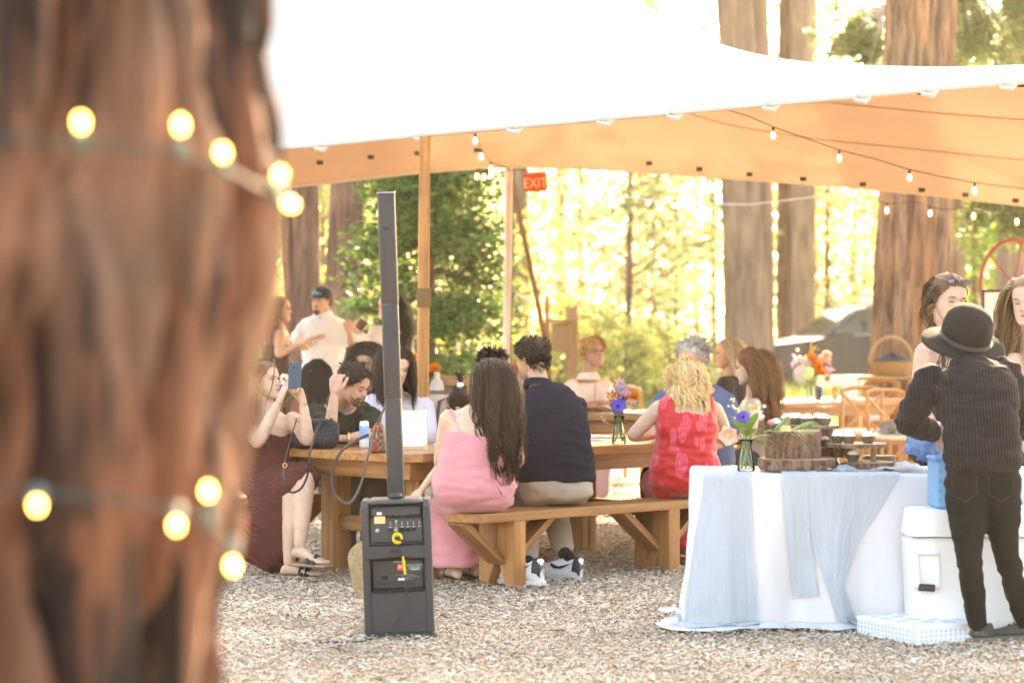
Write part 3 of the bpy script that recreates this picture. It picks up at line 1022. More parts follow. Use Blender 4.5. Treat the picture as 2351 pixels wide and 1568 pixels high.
def build_car():
    b = at(1716, 800, 50)
    e = thing('parked_car', 'dark blue-grey four-wheel-drive car parked among the trunks', 'car', (b.x + 2.3, 51, .22), rotz=R(16))
    body_m = M('car_paint', (.012, .018, .032), .4, coat=.25)
    glass = M('car_glass', (.05, .055, .035), .05, spec=.9)
    trim = M('car_trim', (.02, .02, .02), .5)
    # local x: front at -2.4, rear at +2.4; y across
    prof = [(-2.42, .55), (-2.45, .78), (-2.36, .98), (-1.35, 1.10), (-.98, 1.15), (2.3, 1.18), (2.42, .9), (2.4, .45), (1.85, .36), (-1.9, .36)]

    def slab(pr, hw, inset, mi=0):
        m = MB()
        rings = []
        for y, k in ((-hw, inset), (-hw + .08, 0), (hw - .08, 0), (hw, inset)):
            cx_ = sum(p[0] for p in pr) / len(pr)
            cz = sum(p[1] for p in pr) / len(pr)
            rings.append([Vector((lerp(x, cx_, k), y, lerp(z, cz, k))) for x, z in pr])
        m.loft(rings)
        return m
    slab(prof, .95, .035).build('body', body_m, e, smooth=30)
    cabin = [(-1.05, 1.14), (-.22, 1.72), (.1, 1.78), (2.0, 1.76), (2.32, 1.2)]
    rings = []
    for y, k in ((-.86, 1), (-.66, 0), (.66, 0), (.86, 1)):
        rings.append([Vector((x, y if i in (0, 4) else math.copysign(.68 if k else .6, y), z if not (k and 0 < i < 4) else z - .05)) for i, (x, z) in enumerate(cabin)])
    MB().loft(rings).build('cabin', body_m, e, smooth=30)
    # windscreen, side windows
    def quad(name, pts, mat, off):
        n = (Vector(pts[1]) - Vector(pts[0])).cross(Vector(pts[-1]) - Vector(pts[0])).normalized()
        m = MB()
        a = [Vector(p) + n * .022 for p in pts]
        c = [Vector(p) - n * .022 for p in pts]
        m.loft([c, a])
        return m.build(name, mat, e, smooth=0)
    quad('windscreen', [(-.98, .72, 1.19), (-.98, -.72, 1.19), (-.28, -.56, 1.685), (-.28, .56, 1.685)], glass, .012)
    for x0, x1, x2, x3 in ((-.80, .28, .28, -.12), (.36, 1.12, 1.12, .36), (1.2, 2.1, 1.9, 1.2)):
        quad('side_window', [(x0, -.835, 1.21), (x1, -.835, 1.21), (x2, -.695, 1.66), (x3, -.695, 1.66)], glass, .012)
        quad('side_window', [(x3, .695, 1.66), (x2, .695, 1.66), (x1, .835, 1.21), (x0, .835, 1.21)], glass, .012)
    for x in (-1.52, 1.45):
        for y in (-.86, .86):
            tz = MB().lathe([(.22, -.11), (.36, -.10), (.38, -.05), (.38, .05), (.36, .10), (.22, .11)], 24, (x, y, .38), mat=Matrix.Rotation(R(90), 3, 'X')).build('wheel', trim, e)
            MB().lathe([(.04, -.122), (.2, -.12), (.21, .12), (.04, .122)], 20, (x, y, .38), mat=Matrix.Rotation(R(90), 3, 'X')).build('rim', M('rim_silver', (.5, .5, .5), .3, metal=.9), tz)
    for y in (-.66, .66):
        MB().box((-2.40, y, .86), (.12, .34, .16), .03).build('headlight', M('lamp_clear', (.7, .7, .7), .15), e)
        MB().box((-.72, y * 1.55, 1.2), (.16, .2, .14), .03).build('mirror', body_m, e)
        MB().box((.8, y * .9, 1.83), (2.0, .04, .04), .01).build('roof_rail', M('rail_silver', (.5, .5, .5), .4, metal=.7), e)
    MB().box((-2.44, 0, .74), (.06, .9, .26), .02).build('grille', trim, e)
    MB().box((-2.44, 0, .52), (.1, 1.7, .14), .03).build('bumper', trim, e)
    for x in (.3, 1.14):
        MB().box((x - .1, -.865, 1.192), (1.1 if x < 1 else 1.0, .02, .022), .004).build('window_trim', M('rail_silver', (.5, .5, .5), .4, metal=.7), e)
        MB().box((x, -.952, .8), (.012, .006, .6), .0).build('door_seam', trim, e)
        MB().box((x - .25, -.957, 1.02), (.18, .02, .03), .006).build('door_handle', body_m, e)


build_ground()
build_chips()
build_trees()
build_near_trunk()
build_tent()
build_far()


def build_haze():
    o = MB().box((0, 288, 14.4), (296, 640, 31), 0).build('haze', bpy.data.materials.new('haze_air'), smooth=0)
    m = o.data.materials[0]
    m.use_nodes = True
    n, l = m.node_tree.nodes, m.node_tree.links
    n.remove(n['Principled BSDF'])
    v = n.new('ShaderNodeVolumePrincipled')
    v.inputs['Color'].default_value = (1.0, .93, .80, 1)
    v.inputs['Density'].default_value = .0003
    v.inputs['Anisotropy'].default_value = .55
    l.new(v.outputs[0], n['Material Output'].inputs['Volume'])
    tag(o, 'warm sunlit haze hanging in the wood', None, kind='stuff')

# ------------------------------------------------------------------ tables and benches
UX = Vector((.724, .690, 0)).normalized()        # long axis of the picnic table
VX = Vector((-UX.y, UX.x, 0))                    # across it, away from the camera
TA = math.atan2(UX.y, UX.x)
TABLE_Z = .742
TCORNER = Vector((-.58, 13.36, 0))


def honey():
    return wood('honey_wood', (.47, .205, .062), (.27, .105, .030), .42, bump=.1, coat=.15)


def make_bench(label, corner, length, legs, group=None, rotz=TA, name='picnic_bench', w=.29, h=.43):
    hw = honey()
    e = thing(name, label, 'bench', corner, rotz, group)
    c = .07
    MB().prism([(c, 0), (length - c, 0), (length, c), (length, w - c), (length - c, w), (c, w), (0, w - c), (0, c)], h - .05, h, .005).build('seat', hw, e, smooth=30)
    up = wood('honey_upright', (.50, .225, .075), (.33, .135, .042), .5, grain=(26, 26, 1.4), bump=.1)
    for x in legs:
        for y0, y1, notch in ((.004, w / 2 - .0015, 1), (w / 2 + .0015, w - .004, 0)):
            # leg board with the inner lower corner cut off
            k = .42
            pts = [(y0, .0), (y1 - .075, 0), (y1, h * k), (y1, h - .051), (y0, h - .051)] if notch else [(y0 + .075, 0), (y1, 0), (y1, h - .051), (y0, h - .051), (y0, h * k)]
            tf = Matrix(((0, 0, 1, x), (1, 0, 0, 0), (0, 1, 0, 0), (0, 0, 0, 1)))
            MB().prism(pts, -.045, .045, .004, tf=tf).build('leg', up, e, smooth=30)
        for s in (-1, 1):
            a, b = Vector((x + s * .31, w / 2, h - .055)), Vector((x + s * .047, w / 2, h * .40))
            d = (b - a).normalized()
            rot = Matrix((d, Vector((0, 1, 0)), d.cross(Vector((0, 1, 0))))).transposed()
            br = MB().box((0, 0, 0), ((b - a).length + .05, .13, .04), .003).build('brace', hw, e, smooth=30)
            br.matrix_local = Matrix.Translation((a + b) / 2 + Vector((s * .01, 0, -.008))) @ rot.to_4x4()
    return e


def make_table(label, corner, length, width, z, rotz, n_planks, leg_x, leg_y, name='picnic_table', chamfer=.12, mat=None):
    hw = mat or honey()
    e = thing(name, label, 'table', corner, rotz)
    pwid = width / n_planks
    for i in range(n_planks):
        y0, y1 = i * pwid + .0015, (i + 1) * pwid - .0015
        c0 = c1 = 0
        if i == 0:
            c0 = chamfer
        if i == n_planks - 1:
            c1 = chamfer
        pts = [(c0, y0), (length - c0, y0)]
        if c0:
            pts += [(length, y0 + c0)]
        if c1:
            pts += [(length, y1 - c1), (length - c1, y1), (c1, y1), (0, y1 - c1)]
        else:
            pts += [(length, y1), (0, y1)]
        if c0:
            pts += [(0, y0 + c0)]
        MB().prism(pts, z - .05, z, .004).build('plank', hw, e, smooth=30)
    ins = .14
    MB().box((length / 2, ins, z - .102), (length - .3, .045, .10), .004).build('apron', hw, e, smooth=30)
    MB().box((length / 2, width - ins, z - .102), (length - .3, .045, .10), .004).build('apron', hw, e, smooth=30)
    for x in (.13, length - .13):
        o = MB().box((0, 0, 0), (width - .2, .045, .10), .004).build('apron', hw, e, smooth=30)
        o.matrix_local = Matrix.Translation((x, width / 2, z - .1025)) @ Matrix.Rotation(R(90), 4, 'Z')
    up = wood('honey_upright', (.50, .225, .075), (.33, .135, .042), .5, grain=(26, 26, 1.4), bump=.1)
    for x in leg_x:
        for y in leg_y:
            for s in (-1, 1):
                MB().box((x + s * .0355, y, (z - .052) / 2 - .01), (.068, .12, z - .034), .006).build('leg', up, e, smooth=30)
        y = sum(leg_y) / 2
        o = MB().box((0, 0, 0), (leg_y[-1] - leg_y[0], .05, .09), .004).build('crossbar', hw, e, smooth=30)
        o.matrix_local = Matrix.Translation((x, y, .30)) @ Matrix.Rotation(R(90), 4, 'Z')
    return e


def tpt(a, b, z=TABLE_Z):
    """point on the picnic table: a metres along, b across from the near corner"""
    p = TCORNER + UX * a + VX * b
    p.z = z
    return p


def build_furniture():
    make_table('long honey-coloured plank picnic table with clipped corners', TCORNER, 2.75, 1.3, TABLE_Z, TA, 6, (.34, 2.42), (.27, 1.03))
    make_bench('honey wood bench carrying the pink, navy and red guests', Vector((-.215, 13.07, 0)), 2.35, (.36, 1.62))
    make_bench('honey wood bench on the far side of the picnic table, below the phone user', TCORNER + VX * 1.46, 2.6, (.36, 1.9))
    # second plank table behind
    dk = wood('brown_plank', (.40, .21, .09), (.24, .115, .045), .5)  # browner, less orange wood than the picnic table
    p = at(1050, 900, 18.5)
    make_table('plank table under the tent behind the navy shirt, with papers on it', Vector((p.x - .35, 18.5, 0)), 2.7, .8, .80, R(4), 5, (.3, 2.4), (.2, .6), mat=dk)
    make_bench('bench under the tent where the peach-shirted guest sits', Vector((p.x - .1, 19.4, 0)), 2.3, (.35, 1.9), rotz=R(4))
    # farm table on the far side, its chairs
    fw = wood('farm_wood', (.50, .26, .095), (.34, .16, .055), .4, coat=.2)
    p = at(1700, 900, 23.0)
    make_table('orange-toned farm table with flowers, cup and card under the tent edge', Vector((p.x, 22.6, 0)), 2.75, .95, .76, R(44), 5, (.2, 2.55), (.15, .8), name='farm_table', chamfer=.02, mat=fw)

    def chair(label, x, Y, rz, group=None):
        pp = at(x, 900, Y)
        e = thing('crossback_chair', label, 'chair', (pp.x, Y, 0), rz, group)
        w = M('chair_wood', (.52, .27, .10), .45, col2=(.40, .19, .065), vs_=(4, 4, 20))
        for sx in (-1, 1):
            MB().tube([(sx * .19, -.19, 0), (sx * .18, -.18, .45)], [.016, .02], 10).build('leg', w, e)
            MB().tube([(sx * .19, .21, 0), (sx * .185, .19, .45), (sx * .19, .24, .88)], [.016, .02, .016], 10).build('back_post', w, e)
            MB().tube([(sx * .18, .235, .84), (0, .215, .66), (-sx * .175, .20, .50)], .012, 8).build('back_cross', w, e)
        MB().tube([(-.19, .24, .88), (-.1, .262, .905), (.1, .262, .905), (.19, .24, .88)], .018, 10).build('top_rail', w, e)
        MB().box((0, 0, .45), (.42, .42, .035), .014).build('seat', w, e)
        MB().tube([(-.17, -.19, .28), (-.1, -.195, .38), (0, -.195, .41), (.1, -.195, .38), (.17, -.19, .28)], .012, 8).build('seat_hoop', w, e)
        m = MB()
        m.box((0, 0, .495), (.41, .40, .055), .026)
        m.build('cushion', M('cushion_white', (.78, .76, .72), .8), e, smooth=60)
        for z in (.2, .26):
            MB().tube([(-.18, -.18, z), (-.18, .2, z)], .01, 8).build('stretcher', w, e)
            MB().tube([(.18, -.18, z), (.18, .2, z)], .01, 8).build('stretcher', w, e)
        return e
    chair('crossback chair with white cushion pulled out before the farm table', 1970, 22.6, R(-18))
    chair('crossback chair with a grey jacket heaped on its seat', 2062, 21.6, R(20))
    chair('crossback chair behind the farm table, only its back showing', 2010, 26.4, R(186))
    chair('crossback chair at the far table beyond the flowers in purple', 1455, 23.5, R(150))
    # grey jacket
    m = MB()
    P = []
    c0 = at(2068, 1000, 21.45)
    for i in range(15):
        row = []
        for j in range(28):
            a, ph = 2 * PI * j / 28, -PI / 2 + PI * i / 14
            n = .78 + .5 * fbm((math.cos(a) * 2, math.sin(a) * 2, ph * 1.6)) + .14 * fbm((math.cos(a) * 7, math.sin(a) * 7, ph * 5))
            row.append((c0.x + .2 * n * math.cos(ph) * math.cos(a), 21.5 + .17 * n * math.cos(ph) * math.sin(a), max(.522, .57 + .085 * n * math.sin(ph))))
        P.append(row)
    o = m.grid(P, wrap=True).build('heaped_jacket', M('jacket_grey', (.26, .27, .29), .9, var=.2, vs_=(20, 20, 20)), smooth=180)
    tag(o, 'crumpled grey jacket lying on a chair seat', 'jacket')


# ------------------------------------------------------------------ dessert table
DT_X0, DT_X1, DT_Y0, DT_Y1, DT_Z = .91, 2.75, 11.45, 12.2, .738


def skirt(pu, h, off=0.0):
    """point on the hanging cloth: pu metres round the table edge from the back-left corner (left side, front, right side), h 0 at the top"""
    a, b = DT_Y1 - DT_Y0, DT_X1 - DT_X0
    if pu < a:
        base, nrm = Vector((DT_X0, DT_Y1 - pu, 0)), Vector((-1, 0, 0))
    elif pu < a + b:
        base, nrm = Vector((DT_X0 + pu - a, DT_Y0, 0)), Vector((0, -1, 0))
    else:
        base, nrm = Vector((DT_X1, DT_Y0 + pu - a - b, 0)), Vector((1, 0, 0))
    # round the corners
    for cpu, n0, n1 in ((a, Vector((-1, 0, 0)), Vector((0, -1, 0))), (a + b, Vector((0, -1, 0)), Vector((1, 0, 0)))):
        d = (pu - cpu) / .09
        if abs(d) < 1:
            nrm = (n0 * (.5 - d / 2) + n1 * (.5 + d / 2)).normalized()
            base -= nrm * .016 * (1 - d * d)
    z = DT_Z * (1 - h)
    fold = math.sin(pu * 11 + 1.6 * math.sin(pu * 4.3)) * .55 + .3 * math.sin(pu * 23 + 2) + .5 * fbm((pu * 3, h * 1.2, 2))
    o = .014 + .03 * h ** 1.6 + fold * .055 * min(1, h * 1.3) ** 1.3 + .014 * fbm((pu * 7, h * 4, 7)) * h
    o += .05 * h ** 1.5 * math.exp(-((pu - a) / .16) ** 2)
    if h > 1:
        g = h - 1
        o += g * (.42 + .4 * fbm((pu * 2.5, 0, 5))) + .008
        z = .024 + .03 * abs(fbm((pu * 4, g * 9, 1))) * (1 if g < .15 else .35) + .022 * max(0, 1 - g * 14)
    return base + nrm * (o + off) + Vector((0, 0, z + (off * .6 if h > 1 else 0)))


def build_dessert_table():
    cx_ = (DT_X0 + DT_X1) / 2
    e = thing('folding_table', 'long folding table hidden under a floor-length white cloth', 'table', (cx_, 11.8, 0), world_parts=True)
    MB().box((cx_, (DT_Y0 + DT_Y1) / 2, DT_Z - .022), (DT_X1 - DT_X0 - .01, DT_Y1 - DT_Y0 - .01, .04), .008).build('table_top', M('folding_top', (.7, .7, .68), .5), e)
    for x in (DT_X0 + .2, DT_X1 - .2):
        for y in (DT_Y0 + .1, DT_Y1 - .1):
            MB().tube([(x, y, 0), (x, y, DT_Z - .04)], .015, 8).build('leg', M('leg_grey', (.3, .3, .3), .4), e)
    white = M('linen_white', (.66, .67, .70), .85, transl=.12, bump=.05, bs=(9, 9, 3), sheen=.2)
    a, b = DT_Y1 - DT_Y0, DT_X1 - DT_X0
    tot = 2 * a + b
    N = 330
    m = MB()
    hs = [0, .02, .05] + [.1 + .9 * k / 22 for k in range(23)] + [1.0 + .19 * k / 9 for k in range(1, 10)]
    rows = [[skirt(tot * i / N, h) for i in range(N + 1)] for h in hs[1:]]
    lip = [[Vector((min(max(p.x, DT_X0 + k), DT_X1 - k), max(p.y, DT_Y0 + k), DT_Z + dz)) for p in rows[0]] for k, dz in ((.06, .005), (.012, .006), (-.004, .003))]
    m.grid(lip + rows)
    top = []
    for j in range(9):
        row = []
        for i in range(60):
            x, y = lerp(DT_X0 + .05, DT_X1 - .05, i / 59), lerp(DT_Y0 + .05, DT_Y1, j / 8)
            row.append((x, y, DT_Z + .0035 + .0015 * fbm((x * 6, y * 6, 0))))
        top.append(row)
    m.grid(top)
    o = m.build('tablecloth', white, smooth=180)
    tag(o, 'white floor-length tablecloth pooling on the wood chips', 'tablecloth')

    blue = M('gauze_blue', (.66, .725, .79), .9, transl=.3, var=.03, vs_=(60, 8, 5), bump=.25, bs=(160, 160, 12), sheen=.3)

    def runner(label, left, right, h1, top_back, n=46, lift=.006):
        """gauze strip: left/right tables of (h, survey x), falling over the front edge; h1 its lowest reach (table over the width)"""
        m = MB()
        P = []

        def pu_of(xs):
            return a + (xs - CX) * DT_Y0 / F - DT_X0
        for j in range(8):                       # the part lying on the table
            row = []
            y = lerp(DT_Y0 + top_back, DT_Y0 + .02, j / 7)
            for i in range(n + 1):
                x = DT_X0 + lerp(pu_of(pw(0, left)[0]), pu_of(pw(0, right)[0]), i / n) - a
                row.append((x + .02 * fbm((y * 3, i * .1, 1)), y, DT_Z + .008 + lift * .4 + .010 * abs(fbm((x * 14, y * 6, 3)))))
            P.append(row)
        for j in range(60):
            row = []
            for i in range(n + 1):
                hm = pw(i / n, h1)[0]
                h = hm * j / 59
                hh = min(h, 1.0)
                xs = lerp(pw(hh, left)[0], pw(hh, right)[0], i / n)
                pu = pu_of(xs)
                row.append(skirt(pu, h, lift + .006 * (1 + fbm((i * .28 + 3, h * .9, 4))) * min(1, h * 4)))
            P.append(row)
        o = m.grid(P).build('gauze_runner', blue, smooth=180)
        tag(o, label, 'table runner')
    runner('pale blue gauze runner hanging to the ground at the cloth corner by the red dress', [(0, 1612), (.5, 1604), (1, 1600)], [(0, 1722), (.4, 1728), (1, 1742)], [(0, 1.13), (1, 1.03)], .6)
    runner('pale blue gauze runner swept sideways in a tapering swag across the cloth', [(0, 1840), (.3, 1848), (.6, 1880), (1, 1925)], [(0, 2062), (.2, 2020), (.4, 1975), (.7, 1935), (1, 1975)], [(0, 1.0), (1, 1.06)], .55)
    runner('short pale blue gauze end ending in a hem above the ground', [(0, 1793), (.4, 1806), (1, 1832)], [(0, 1850), (.4, 1858), (1, 1886)], [(0, .79), (1, .77)], .5, n=24, lift=.011)
    # gathered gauze round the stands
    m = MB()
    P = []
    for i in range(40):
        row = []
        for j in range(14):
            x = lerp(at(1890, 1070, 11.7).x, at(2130, 1070, 11.7).x, i / 39)
            y = lerp(11.52, 12.1, j / 13)
            row.append((x + .02 * fbm((x * 7, y * 7, 3)), y, DT_Z + .012 + .035 * abs(fbm((x * 9, y * 11, 5)))))
        P.append(row)
    tag(m.grid(P).build('gathered_gauze', blue, smooth=180), 'crumpled pale blue gauze gathered under the plates and cake stand', 'cloth')

    # ---- log slices
    barkm = bark('log_bark', (.44, .25, .17), (.15, .08, .05), (.50, .33, .24), fine=5)
    endm = M('log_end', (.55, .40, .25), .8, col2=(.42, .28, .16), vs_=(18, 18, 18))

    def slice_(name, label, xc, Y, z0, r, h, seed, lob=.06, n=110, rough=.05):
        x = (xc - CX) * Y / F
        e = thing(name, label, 'log slice', (x, Y, z0))
        P = []
        nz = 20
        for i in range(nz + 1):
            z = h * i / nz
            ring = []
            for k in range(n):
                an = 2 * PI * k / n
                q = Vector((math.cos(an) * 3.2 + seed, math.sin(an) * 3.2, z * 14))
                w = min(1, abs(fbm(q, 4)) * 2.4) ** .6
                d = 1 + lob * fbm((math.cos(an) * 1.3 + seed, math.sin(an) * 1.3, 0), 2) + rough * (w - .5) * 2 - (.012 if i in (0, nz) else 0)
                ring.append((r * d * math.cos(an), r * d * math.sin(an), z))
            P.append(ring)
        MB().grid(P, wrap=True).build('bark_rim', barkm, e, smooth=180)
        m = MB()
        m.loft([[(p[0] * .985, p[1] * .985, h * 1.0 - .002) for p in P[-1]], [(p[0] * .95, p[1] * .95, h + .0015) for p in P[-1]]])
        m.build('cut_face', endm, e)
        return e
    Z1 = DT_Z + .012
    slice_('log_slice', 'broad lobed log slice lying under the tall log round', 1832, 11.72, Z1, .192, .056, 1, .10)
    slice_('log_round', 'tall bark-covered log round standing on the broad slice', 1820, 11.70, Z1 + .058, .132, .132, 4, .05)
    slice_('log_slice', 'small log slice tucked behind the tall log round', 1908, 11.96, Z1 + .05, .115, .052, 7, .05)
    stem_m = M('stand_stem', (.24, .17, .10), .8)

    def board(name, label, xc, Y, z0, r, h=.019, seed=2):
        return slice_(name, label, xc, Y, z0, r, h, seed, .03, n=70, rough=.016)
    board('serving_board', 'thin wooden round resting on the tall log with cupcakes on it', 1872, 11.86, Z1 + .193, .12, .016, 5)
    slice_('log_slice', 'log slice hidden behind the tall round, holding up the thin board', 1880, 11.95, Z1 + .104, .07, .087, 9)
    x = (2000 - CX) * 11.75 / F
    st = board('cake_stand', 'two-tier cake stand of bark-edged wooden rounds', 1996, 11.75, Z1, .135, .016, 3)
    for z, r, sd_, dx in ((.018, .13, 6, -.01), (.108, .148, 8, -.065)):
        n = 70
        P = []
        for i in range(5):
            P.append([(dx + r * (1 + .02 * fbm((math.cos(2 * PI * k / n) * 5 + sd_, math.sin(2 * PI * k / n) * 5, i))) * math.cos(2 * PI * k / n),
                       r * (1 + .02 * fbm((math.cos(2 * PI * k / n) * 5 + sd_, math.sin(2 * PI * k / n) * 5, i))) * math.sin(2 * PI * k / n), z + .018 * i / 4) for k in range(n)])
        tr = MB().grid(P, wrap=True).build('tier', barkm, st, smooth=180)
        MB().loft([[(p[0] * .99, p[1] * .99, z + .0165) for p in P[-1]], [(p[0] * .95, p[1] * .95, z + .0195) for p in P[-1]]]).build('cut_face', endm, tr)
    MB().tube([(.012, -.05, .034), (.012, -.05, .108)], .014, 10).build('stem', stem_m, st)
    # plates
    pm = M('plate_kraft', (.72, .64, .52), .7)
    pp = M('plate_edge', (.38, .28, .19), .8)
    for k in range(9):
        x = (2019 - CX) * 12.0 / F + rng.normal(0, .002)
        o = MB().lathe([(.02, 0), (.06, .0005), (.083, .004), (.084, .0055), (.06, .0025), (.02, .002)], 36, (x, 12.0 + rng.normal(0, .002), DT_Z + .02 + .0052 * k)).build('paper_plate', pm if k % 2 else pp)
        tag(o, 'small kraft paper plate in the stack behind the cake stand', 'plate', 'stacked paper plates')
    # cupcakes
    foil = M('foil_cup', (.20, .17, .13), .35, metal=.6)
    ice = M('icing_white', (.84, .82, .78), .6, sss=.1)
    crumb = M('cake_crumb', (.20, .11, .05), .9)

    def cupcake(label, xc, Y, z0, r=.034, seed=0):
        x = (xc - CX) * Y / F
        e = thing('cupcake', label, 'cupcake', (x, Y, z0), rng.uniform(0, 6), 'cupcakes in pleated foil cups')
        prof = [(.62, 0), (.66, .004), (.98, .030), (1.06, .034), (.98, .033)]
        MB().lathe([(p * r, z) for p, z in prof], 44, wob=lambda a, i: 1 + (.035 if i else .02) * math.sin(a * 16)).build('foil_cup', foil, e, smooth=60)
        MB().lathe([(r * .96, .028), (r * .8, .036), (r * .2, .040)], 20).build('cake', crumb, e)
        P = []
        for i in range(9):
            ph = PI / 2 * i / 8
            P.append([((r * .78 * math.cos(ph) + .001) * math.cos(t) * (1 + .12 * fbm((math.cos(t) * 2 + seed, math.sin(t) * 2, ph))),
                       (r * .78 * math.cos(ph) + .001) * math.sin(t) * (1 + .12 * fbm((math.cos(t) * 2 + seed, math.sin(t) * 2, ph))),
                       .034 + .024 * math.sin(ph) * (1 + .2 * fbm((math.cos(t) * 3 + seed, math.sin(t) * 3, 1)))) for t in [2 * PI * k / 20 for k in range(20)]])
        MB().grid(P, wrap=True).build('icing', ice, e, smooth=180)
    ztop = Z1 + .058 + .134
    cupcake('frosted cupcake standing alone on the tall log round', 1781, 11.66, ztop, .034, 1)
    zb = Z1 + .193 + .018
    for k, (xx, yy) in enumerate(((1806, 11.80), (1832, 11.86), (1852, 11.78), (1878, 11.86), (1893, 11.80), (1820, 11.92))):
        cupcake('frosted cupcake among those crowded on the thin top board', xx, yy, zb, .034, k + 3)
    zs = Z1 + .128
    for k, (xx, yy) in enumerate(((1922, 11.72), (1949, 11.68), (1993, 11.68))):
        cupcake('frosted cupcake in the row on the upper tier of the cake stand', xx, yy, zs, .036, k + 12)
    cupcake('frosted cupcake on the lower tier of the cake stand', 1958, 11.70, Z1 + .039, .034, 22)
    cupcake('frosted cupcake peeking out beside the tall log round', 1890, 11.90, Z1 + .104, .034, 24)

    # blue plastic bag
    c0 = at(2128, 1030, 11.55)
    P = []
    for i in range(22):
        row = []
        for j in range(40):
            an, ph = 2 * PI * j / 40, -PI / 2 + PI * i / 21
            n = .85 + .4 * fbm((math.cos(an) * 2.2, math.sin(an) * 2.2, ph * 1.5)) + .22 * fbm((math.cos(an) * 7, math.sin(an) * 7, ph * 4))
            zz = c0.z + .085 * n * math.sin(ph) + .02
            row.append((c0.x + .095 * n * math.cos(ph) * math.cos(an), 11.6 + .08 * n * math.cos(ph) * math.sin(an), max(DT_Z + .02, zz)))
        P.append(row)
    o = MB().grid(P, wrap=True).build('plastic_bag', M('bag_blue', (.10, .26, .55), .2, col2=(.22, .42, .70), vs_=(22, 22, 22), transl=.35), smooth=50)
    tag(o, 'crumpled glossy blue plastic bag by the striped sleeve', 'bag')


# ------------------------------------------------------------------ flowers
def petals(m, c, axis, n, L, W, cup, rows=1, mi=0, ruffle=0.0, seed=0):
    g = random.Random(seed)
    ax, ay = basis(axis)
    axis = Vector(axis).normalized()
    for r_ in range(rows):
        for k in range(n):
            a = 2 * PI * (k + .5 * r_) / n + g.uniform(-.1, .1)
            d = ax * math.cos(a) + ay * math.sin(a)
            s = d.cross(axis)
            sc = 1 - .18 * r_
            P = []
            for i in range(5):
                t = i / 4
                row = []
                for j in range(5):
                    q = (j - 2) / 2
                    w = W * math.sin(PI * (.12 + .80 * t)) ** .7 * sc
                    p = c + d * (L * t * sc * (1 - .12 * q * q)) + s * (q * w * .5) + axis * (cup * t * t * L * (1 + .5 * r_) + cup * .3 * q * q * W + ruffle * L * math.sin(j * 2.2 + k + t * 5) * t)
                    row.append(p)
                P.append(row)
            m.grid(P, mi)


def leaf_blade(m, base, d, L, W, up=Vector((0, 0, 1)), curve=.2, mi=0):
    d = Vector(d).normalized()
    s, u = basis(d, up)
    P = []
    for i in range(6):
        t = i / 5
        w = W * math.sin(PI * min(.98, .08 + .9 * t)) ** .8
        c = base + d * L * t - u * curve * L * t * t
        P.append([c - s * w * .5 + u * w * .12, c, c + s * w * .5 + u * w * .12])
    m.grid(P, mi)


FM = {}


def flower_mats():
    FM.update(purple=M('petal_purple', (.16, .10, .55), .6, transl=.25, island=.2), dark=M('flower_eye', (.015, .012, .02), .8),
              peach=M('petal_peach', (.86, .62, .50), .7, transl=.35, island=.12), orange=M('petal_orange', (.80, .30, .02), .6, transl=.2, island=.2),
              red=M('petal_red', (.62, .10, .04), .6, transl=.2, island=.25), pink=M('petal_pink', (.80, .45, .46), .7, transl=.3, island=.2),
              white=M('petal_white', (.80, .78, .72), .7, transl=.3), yellow=M('petal_yellow', (.75, .55, .08), .7),
              blue=M('petal_blue', (.22, .28, .62), .7, transl=.2, island=.3), lilac=M('petal_lilac', (.50, .36, .62), .7, transl=.3, island=.2),
              leaf=M('bouquet_leaf', (.14, .26, .06), .5, transl=.35, island=.4), pale=M('bouquet_leaf_pale', (.28, .38, .16), .55, transl=.4, island=.3),
              stem=M('bouquet_stem', (.20, .30, .08), .6), glass=glass_mat(), water=M('vase_water', (.75, .78, .70), .05, trans=.95))


def glass_mat():
    m = M('vase_glass', (.95, .96, .94), .03, trans=1.0)
    m.node_tree.nodes['Principled BSDF'].inputs['IOR'].default_value = 1.45
    # thin glass lets light through to what stands inside
    n, l = m.node_tree.nodes, m.node_tree.links
    p, out = n['Principled BSDF'], n['Material Output']
    tr = n.new('ShaderNodeBsdfTransparent')
    fr = n.new('ShaderNodeFresnel')
    fr.inputs[0].default_value = 1.35
    gl = n.new('ShaderNodeBsdfGlossy')
    gl.inputs['Roughness'].default_value = .04
    mx = n.new('ShaderNodeMixShader')
    l.new(fr.outputs[0], mx.inputs[0])
    l.new(tr.outputs[0], mx.inputs[1])
    l.new(gl.outputs[0], mx.inputs[2])
    tr.inputs[0].default_value = (.90, .93, .88, 1)
    l.new(mx.outputs[0], out.inputs[0])
    n.remove(p)
    return m


